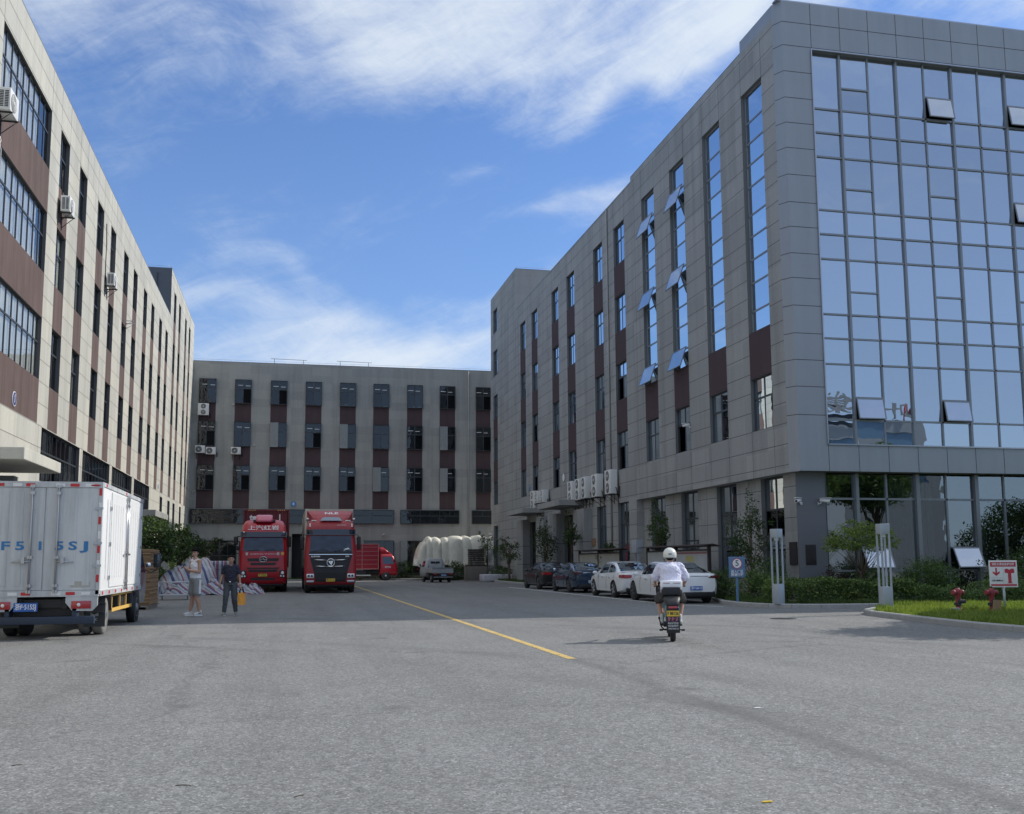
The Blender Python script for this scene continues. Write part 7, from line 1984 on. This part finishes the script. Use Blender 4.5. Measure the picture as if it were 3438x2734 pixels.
for s in (-1, 1):
    sh = v(s*.165, .0, 1.43); limb(m, v(s*.05, 0, 1.40), sh, .085*S, .060*S)
    el = v(s*.215, -.03 if s > 0 else -.06, 1.145); limb(m, sh, el, .055*S, .043*S)
    wr = v(.055 if s > 0 else -.03, -.27, 1.20 if s > 0 else 1.23)
    md = tuple(el[i]*.65+wr[i]*.35 for i in range(3)); limb(m, el, md, .043*S, .041*S); limb(m, md, wr, .041*S, .026*S)
    hand(m, wr, (-s*.35, -.6, .45), (0, -.3, -1) if s > 0 else (0, .3, 1), .55, 1.05, 1)
limb(m, v(0, .0, 1.43), v(0, -.035, 1.53), .058*S, .054*S)
hd = Matrix.Rotation(math.radians(30), 4, 'Z') @ Matrix.Rotation(math.radians(8), 4, 'X')
hc = Vector(v(0, -.03, 1.645)); head(m, hc, 1.10, hd)
remesh(m, 'body', SKIN, P1, .0085, 3)
face_bits(P1, hc, 1.10, hd, [((0, .018, .070), (.088, .100, .076)), ((0, -.060, .078), (.066, .036, .034)), ((.0, .055, .01), (.083, .064, .078)), ((.074, .01, .03), (.014, .04, .035)), ((-.074, .01, .03), (.014, .04, .035))])
m = MB()   # sleeveless top
m.ball(v(0, .0, 1.30), (.185*S, .130*S, .165*S)); 
for s in (-1, 1): limb(m, v(s*.04, 0, 1.40), v(s*.145, 0, 1.435), .092*S, .062*S)
m.ball(v(0, 0, 1.40), (.11*S, .098*S, .085*S))
etube(m, [(.905*S, 0, 0, .172*S, .128*S), (1.05*S, 0, 0, .163*S, .122*S), (1.2*S, 0, .005, .168*S, .125*S), (1.34*S, 0, 0, .176*S, .118*S)])
remesh(m, 'tank_top', TEEW, P1, .012, 14, fold=.011)
m = MB()
for s in (-1, 1): limb(m, v(s*.08, .0, .92), v(s*.110, -.01, .61), .115*S, .108*S)
m.ball(v(0, 0, .95), (.175*S, .135*S, .10*S)); remesh(m, 'shorts', SHG, P1, .012, 3, fold=.008)
m = MB()
for q in range(6): 
    z0_ = .58+q*.06
    xo = (.224+.002*q)*S; m.box(xo-.03, xo, -.035, .025, z0_*S, (z0_+.061)*S)
m.build('side_stripe', WLET, P1)
for s in (-1, 1):
    ax_, ay = (s*.10+(.04 if s > 0 else -.03))*S, (.05 if s > 0 else -.06)*S
    m = MB(); limb(m, (ax_, ay+.03, .075), (ax_+s*.01, ay-.15, .048), .052, .044); limb(m, (ax_, ay+.02, .06), (ax_, ay+.02, .13), .050, .050); m.box(ax_-.045, ax_+.045+s*.0, ay-.17, ay+.06, .012, .05)
    o = remesh(m, 'shoe', SHOE, P1, .009, 2)
    m = MB(); m.box(ax_-.052, ax_+.052, ay-.185, ay+.08, .0, .028, bev=.012); m.build('sole', WLET, o)
    m = MB(); m.ball((ax_+s*.048, ay-.02, .075), (.006, .06, .022)); m.build('shoe_swoosh', SHOEG, o)
m = MB(); m.tube([tuple(Vector(v(.058*math.cos(a*PI/8), -.03+.060*math.sin(a*PI/8)*1.0, 1.455-.018*(1-math.sin(a*PI/8)))))for a in range(17)], .005, 0, 5, False); m.build('necklace', DARK, P1)
ph = MB(); ph.box(-.037, .037, -.005, .005, -.075, .075, bev=.004, T=Matrix.Translation(v(.0, -.385, 1.285)) @ Matrix.Rotation(math.radians(-52), 4, 'X'))
o = ph.build('mobile_phone', BLACK, None); o.location = P1.location; o.rotation_euler = P1.rotation_euler; tag(o, 'black mobile phone in both hands of the tall man', 'phone')

# --- man in navy t-shirt walking towards us with an orange bag
P2 = thing('person', 'man in navy t-shirt and slate trousers walking towards camera with orange bag', 'person', (-1.58, 29.7, 0), math.radians(-4))
S = .965
m = MB()
LEGS = {1: ((.095, 0, .92), (.115, -.02, .50), (.155, .10, .10)), -1: ((-.095, 0, .92), (-.115, -.12, .50), (-.155, -.10, .09))}
for s in (-1, 1):
    hip, kn, an = [v(*p) for p in LEGS[s]]
    limb(m, hip, kn, .090*S, .060*S); limb(m, kn, an, .058*S, .038*S); limb(m, (an[0], an[1]+.02, .06), (an[0]+s*.02, an[1]-.12, .04), .036, .034)
limb(m, v(0, 0, .97), v(0, .01, 1.15), .115*S, .11*S); limb(m, v(0, .01, 1.15), v(0, .01, 1.34), .11*S, .105*S)
ARM = {1: ((.17, 0, 1.42), (.245, .02, 1.14), (.275, -.03, .90)), -1: ((-.17, 0, 1.42), (-.25, .05, 1.15), (-.30, -.06, .93))}
for s in (-1, 1):
    sh, el, wr = [v(*p) for p in ARM[s]]; limb(m, v(s*.05, 0, 1.39), sh, .08*S, .058*S); limb(m, sh, el, .054*S, .042*S); limb(m, el, wr, .042*S, .027*S)
    hand(m, wr, (0, -.1, -1), (-s, 0, 0), .65, 1.0, 1)
limb(m, v(0, 0, 1.42), v(0, -.02, 1.53), .058*S, .054*S)
hc = Vector(v(0, -.025, 1.635)); hd = Matrix.Rotation(math.radians(8), 4, 'Z'); head(m, hc, 1.06, hd)
remesh(m, 'body', SKIN2, P2, .0085, 3)
face_bits(P2, hc, 1.06, hd, [((0, .02, .068), (.084, .096, .066)), ((0, -.045, .085), (.062, .040, .028)), ((0, .06, .01), (.079, .058, .07)), ((-.05, -.03, .078), (.032, .03, .018)), ((.05, -.03, .078), (.03, .03, .018))])
m = MB()
etube(m, [(.965*S, 0, 0, .170*S, .132*S), (1.1*S, 0, -.005, .172*S, .135*S), (1.22*S, 0, 0, .178*S, .130*S), (1.34*S, 0, 0, .182*S, .120*S)]); m.ball(v(0, 0, 1.29), (.192*S, .132*S, .165*S)); m.ball(v(0, 0, 1.395), (.115*S, .100*S, .085*S))
for s in (-1, 1):
    sh, el, wr = [Vector(v(*p)) for p in ARM[s]]; limb(m, v(s*.05, 0, 1.40), sh, .088*S, .070*S); limb(m, sh, sh.lerp(el, .62), .070*S, .066*S)
remesh(m, 't_shirt', NAVY, P2, .012, 12, fold=.011)
m = MB()
for s in (-1, 1):
    hip, kn, an = [Vector(v(*p)) for p in LEGS[s]]; limb(m, hip, kn, .110*S, .082*S); limb(m, kn, kn.lerp(an, .88), .080*S, .062*S)
etube(m, [(.88*S, 0, 0, .165*S, .125*S), (1.0*S, 0, 0, .163*S, .122*S)]); remesh(m, 'trousers', SLATE, P2, .012, 2, fold=.008)
m = MB(); m.lathe([(.168*S, -.018), (.172*S, 0), (.168*S, .018)], (0, 0, 0), 'z', 0, 24)
m.v = [(x, y*.79, z+.985*S) for x, y, z in m.v]; m.build('belt', BLACK, P2)
m = MB(); m.box(-.022, .022, -.143*S, -.133*S, .968*S, 1.0*S, bev=.004); m.build('belt_buckle', CHROME, P2)
for s in (-1, 1):
    a = LEGS[s][2]; ax_, ay = a[0]*S, a[1]*S; lift = .035 if s > 0 else 0
    m = MB(); limb(m, (ax_, ay+.03, .07), (ax_+s*.015, ay-.14, .045), .050, .042); limb(m, (ax_, ay+.02, .06), (ax_, ay+.02, .115), .046, .044)
    o = remesh(m, 'shoe', SHOEK, P2, .009, 2)
    m = MB(); m.box(ax_-.046, ax_+.05, ay-.17, ay+.075, .0, .026, bev=.012); m.build('sole', DIRTY_SHADED, o)
wr = v(*ARM[1][2]); m = MB(); m.lathe([(.031, -.01), (.034, 0), (.031, .01)], (wr[0]-.005, wr[1]+.005, wr[2]+.03), 'z', 0, 16); m.build('watch', CHROME, P2)
bag = thing('shopping_bag', 'orange bag with black straps hanging from the walking man\'s hand', 'bag', (-1.58+.31, 29.68, 0), .6)
bz = .80*S
m = MB()
n = 8
for i in range(n):
    for j in range(6):
        for f in (-1, 1):
            q = []
            for a, b in ((i, j), (i+1, j), (i+1, j+1), (i, j+1)):
                u = -1+2*a/n; w_ = b/6; x = u*(.13-.02*w_); th = .055*(1-u*u)**.5*(1-.75*w_)+.006
                q.append((x+.01*math.sin(w_*5), f*th+.008*math.sin(u*7+w_*4), bz-.46+.33*w_-.02*(1-u*u)*(1-w_)))
            m.face(q, 0, True)
m.build('bag_body', BAGO, bag, fix=False)
m = MB()
for f in (-1, 1): m.tube([(-.07, f*.02, bz-.14), (-.04, f*.015, bz-.03), (-.015, 0, bz+.02), (.02, 0, bz+.02), (.04, f*.015, bz-.03), (.07, f*.02, bz-.14)], .011, 0, 6)
m.build('strap', BLACK, bag)

# --- scooter and rider, seen from behind; heading straight up the yard
SC = thing('electric_scooter', 'teal and black electric scooter with black advertising flap and yellow plate', 'scooter', (6.88, 17.40, 0), math.radians(-19))
m = MB(); m.lathe([(.16, -.045), (.215, -.045), (.225, 0), (.215, .045), (.16, .045)], (0, .0, .225), 'x', 0, 28); ow = m.build('wheel', RUB, SC)
m = MB(); m.lathe([(.165, -.03), (.05, -.04), (.05, .04), (.165, .03)], (0, 0, .225), 'x', 0, 20); m.build('rim', DARK, ow)
m = MB(); m.lathe([(.16, -.04), (.205, -.04), (.215, 0), (.205, .04), (.16, .04)], (0, 1.18, .215), 'x', 0, 28); ow = m.build('wheel', RUB, SC)
m = MB(); m.lathe([(.165, -.03), (.05, -.04), (.05, .04), (.165, .03)], (0, 1.18, .215), 'x', 0, 20); m.build('rim', DARK, ow)
m = MB(); m.box(-.04, .04, .02, .10, .22, .58)
m.box(-.155, .155, .33, .86, .24, .32, bev=.02); m.box(-.11, .11, -.25, .1, .57, .62, bev=.01); m.tube([(0, .95, .28), (0, 1.02, .6), (0, .93, 1.0)], .035); m.tube([(0, 1.18, .215), (0, 1.08, .55), (0, .98, .8)], .03); m.tube([(-.05, .0, .225), (-.05, .35, .28)], .02); m.tube([(.05, .0, .225), (.05, .35, .28)], .02)
m.build('frame', BLACK, SC)
m = MB(); shell(m, [(.36, .115, .02, .62, .06), (.50, .135, -.04, .66, .08), (.62, .13, -.05, .62, .08), (.70, .10, .0, .5, .06)]); m.build('side_cover', TEALP, SC)
m = MB(); shell(m, [(.62, .10, -.22, .45, .06), (.70, .13, -.20, .55, .08), (.76, .15, -.14, .62, .09), (.80, .145, -.08, .60, .09), (.83, .11, .0, .52, .08)]); m.build('seat', BLACK, SC)
m = MB(); m.box(-.15, .15, .98, 1.06, .38, .92, bev=.04); m.build('leg_shield', TEALP, SC)
m = MB(); m.box(-.085, .085, -.25, -.19, .585, .64, bev=.012); m.build('tail_light', LAMPR, SC)
m = MB(); m.box(-.12, .12, -.262, -.250, .17, .57, bev=.004); flap = m.build('mud_flap', BLACK, SC)
plate(SC, TF(0, -.272, .515), 'F 88126', YEL, BLET, .225, .10)
text('驾 驶 证', .085, pm('pink_lettering', (.55, .18, .28), .6), 'flap_lettering', SC, TF(0, -.265, .405), .001, w=.19, bold=.002)
for k, s_ in enumerate(('电动车专卖店', '维修保养配件', '13657300126')): text(s_, .042, WLET, 'flap_lettering', SC, TF(0, -.265, .34-k*.048), .001, w=.185)
m = MB(); m.tube([(-.30, .93, .98), (-.12, .93, 1.0), (.12, .93, 1.0), (.30, .93, .98)], .016); m.build('handlebar', DARK, SC)
for s in (-1, 1):
    m = MB(); m.tube([(s*.30, .93, .98), (s*.22, .93, .99)], .022); m.build('grip', BLACK, SC)
    m = MB(); m.tube([(s*.17, .94, 1.0), (s*.24, .97, 1.16)], .008); m.ball((s*.26, .97, 1.20), (.06, .012, .04)); m.build('mirror', BLACK, SC)
m = MB(); m.tube([(-.06, .12, .20), (-.14, .10, .20), (-.20, .06, .26), (-.235, .03, .40)], .012); m.ball((-.238, .03, .42), (.02, .012, .03)); m.build('side_stand', BLACK, SC)
m = MB(); m.tube([(-.19, .25, .2), (.19, .25, .2)], .014); m.build('foot_peg_bar', BLACK, SC)
for s in (-1, 1):
    m = MB(); m.box(s*.20-.03, s*.20+.03, .2, .3, .175, .205); m.build('foot_peg', BLACK, SC)
m = MB(); m.box(-.16, .16, -.02, .22, .83, .98, bev=.02); o = m.build('carrier_box', BLACK, SC)

P3_ = thing('person', 'rider in white helmet, pale t-shirt and black shorts seen from behind on scooter', 'person', SC.location.copy(), math.radians(-19))
# local facing +y
S = 1.0
m = MB()
RL = {}
for s in (-1, 1):
    hip, kn, an = (s*.10, .30, .86), (s*.215, .74, .74), (s*.165, .62, .37)
    RL[s] = (hip, kn, an)
    limb(m, hip, kn, .090, .062); limb(m, (kn[0], kn[1], kn[2]-.02), tuple(kn[i]*.55+an[i]*.45 for i in range(3)), .058, .054); limb(m, tuple(kn[i]*.55+an[i]*.45 for i in range(3)), an, .054, .037); limb(m, (an[0], an[1], an[2]-.04), (an[0], an[1]+.14, an[2]-.05), .036, .032)
limb(m, (0, .28, .90), (0, .33, 1.10), .130, .125); limb(m, (0, .33, 1.10), (0, .39, 1.29), .11, .11)
RA = {}
for s in (-1, 1):
    sh, el, wr = (s*.175, .42, 1.355), (s*.295, .53, 1.12), (s*.265, .84, 1.015)
    RA[s] = (sh, el, wr); limb(m, (s*.05, .41, 1.34), sh, .082, .058); limb(m, sh, el, .054, .043); limb(m, el, wr, .043, .028)
    hand(m, wr, (0, 1, -.1), (0, -.1, -1), .75, 1.0, 1)
limb(m, (0, .42, 1.35), (0, .47, 1.46), .060, .056)
hd = Matrix.Rotation(PI, 4, 'Z'); hc = Vector((0, .49, 1.545)); head(m, hc, 1.02, hd)
remesh(m, 'body', SKIN, P3_, .0085, 3)
face_bits(P3_, hc, 1.02, hd, [((0, .055, -.02), (.075, .05, .06))])
m = MB()
etube(m, [(.86, 0, .27, .20, .15), (1.0, 0, .30, .195, .15), (1.15, 0, .35, .20, .15), (1.30, 0, .40, .205, .135)]); m.ball((0, .385, 1.24), (.215, .145, .16)); m.ball((0, .29, .95), (.185, .15, .10)); m.ball((0, .415, 1.36), (.125, .105, .09)); m.ball((0, .36, 1.28), (.19, .14, .13))
for s in (-1, 1):
    sh, el, wr = [Vector(p) for p in RA[s]]; limb(m, (s*.05, .41, 1.345), sh, .090, .080); limb(m, sh, sh.lerp(el, .85), .082, .088)
remesh(m, 't_shirt', TEEL, P3_, .012, 14, fold=.011)
m = MB()
for s in (-1, 1):
    hip, kn, an = [Vector(p) for p in RL[s]]; limb(m, hip, kn, .115, .095); m.ball(kn+Vector((0, -.02, -.02)), (.09, .09, .09))
m.ball((0, .27, .88), (.19, .17, .10)); remesh(m, 'shorts', BLACK, P3_, .012, 2, fold=.008)
for s in (-1, 1):
    an = RL[s][2]; m = MB(); limb(m, (an[0], an[1]-.02, an[2]-.045), (an[0], an[1]+.16, an[2]-.075), .046, .038); limb(m, (an[0], an[1]-.01, an[2]-.05), (an[0], an[1]-.01, an[2]+.06), .044, .040)
    o = remesh(m, 'shoe', SHOE, P3_, .008, 2)
    m = MB(); m.box(an[0]-.042, an[0]+.042, an[1]-.07, an[1]+.20, an[2]-.125, an[2]-.095, bev=.01); m.build('sole', BLACK, o)
m = MB(); bm = bmesh.new(); bmesh.ops.create_uvsphere(bm, u_segments=28, v_segments=18, radius=1)
for f in [f for f in bm.faces if f.calc_center_median().z < -.42]: bm.faces.remove(f)
m.addbm(bm, 0, Matrix.Translation((0, .475, 1.575)) @ Matrix.Rotation(math.radians(6), 4, 'X') @ Matrix.Diagonal((.130, .150, .135, 1)), True)
m.build('helmet', HELM, P3_)
m = MB(); m.lathe([(.131, 0), (.134, .008), (.131, .016)], (0, 0, 0), 'z', 0, 28); m.v = [(x*.93, .475+y*1.06, z+1.512) for x, y, z in m.v]; m.build('helmet_rim', KERB, P3_)
m = MB(); m.box(-.03, .03, .325, .332, 1.575, 1.595, bev=.004); m.build('helmet_vent', DARK, P3_)
m = MB()
for s in (-1, 1): m.tube([(s*.115, .47, 1.50), (s*.075, .51, 1.43), (0, .55, 1.42)], .006, 0, 5)
m.build('chin_strap', BLACK, P3_)
wb_ = MB(); wb_.box(-.20, .20, .10, .20, .955, 1.10, bev=.03); o = wb_.build('waist_bag', TEEW, P3_)
m = MB()
for a, b in ((-.15, -.03), (.03, .16)): m.box(a, b, .094, .0995, 1.045, 1.055)
m.build('zip', pm('zip_red', (.30, .12, .12), .5), o)
m = MB(); m.box(-.19, .19, .03, .16, .80, .955, bev=.04); m.build('black_pouch', BLACK, P3_)
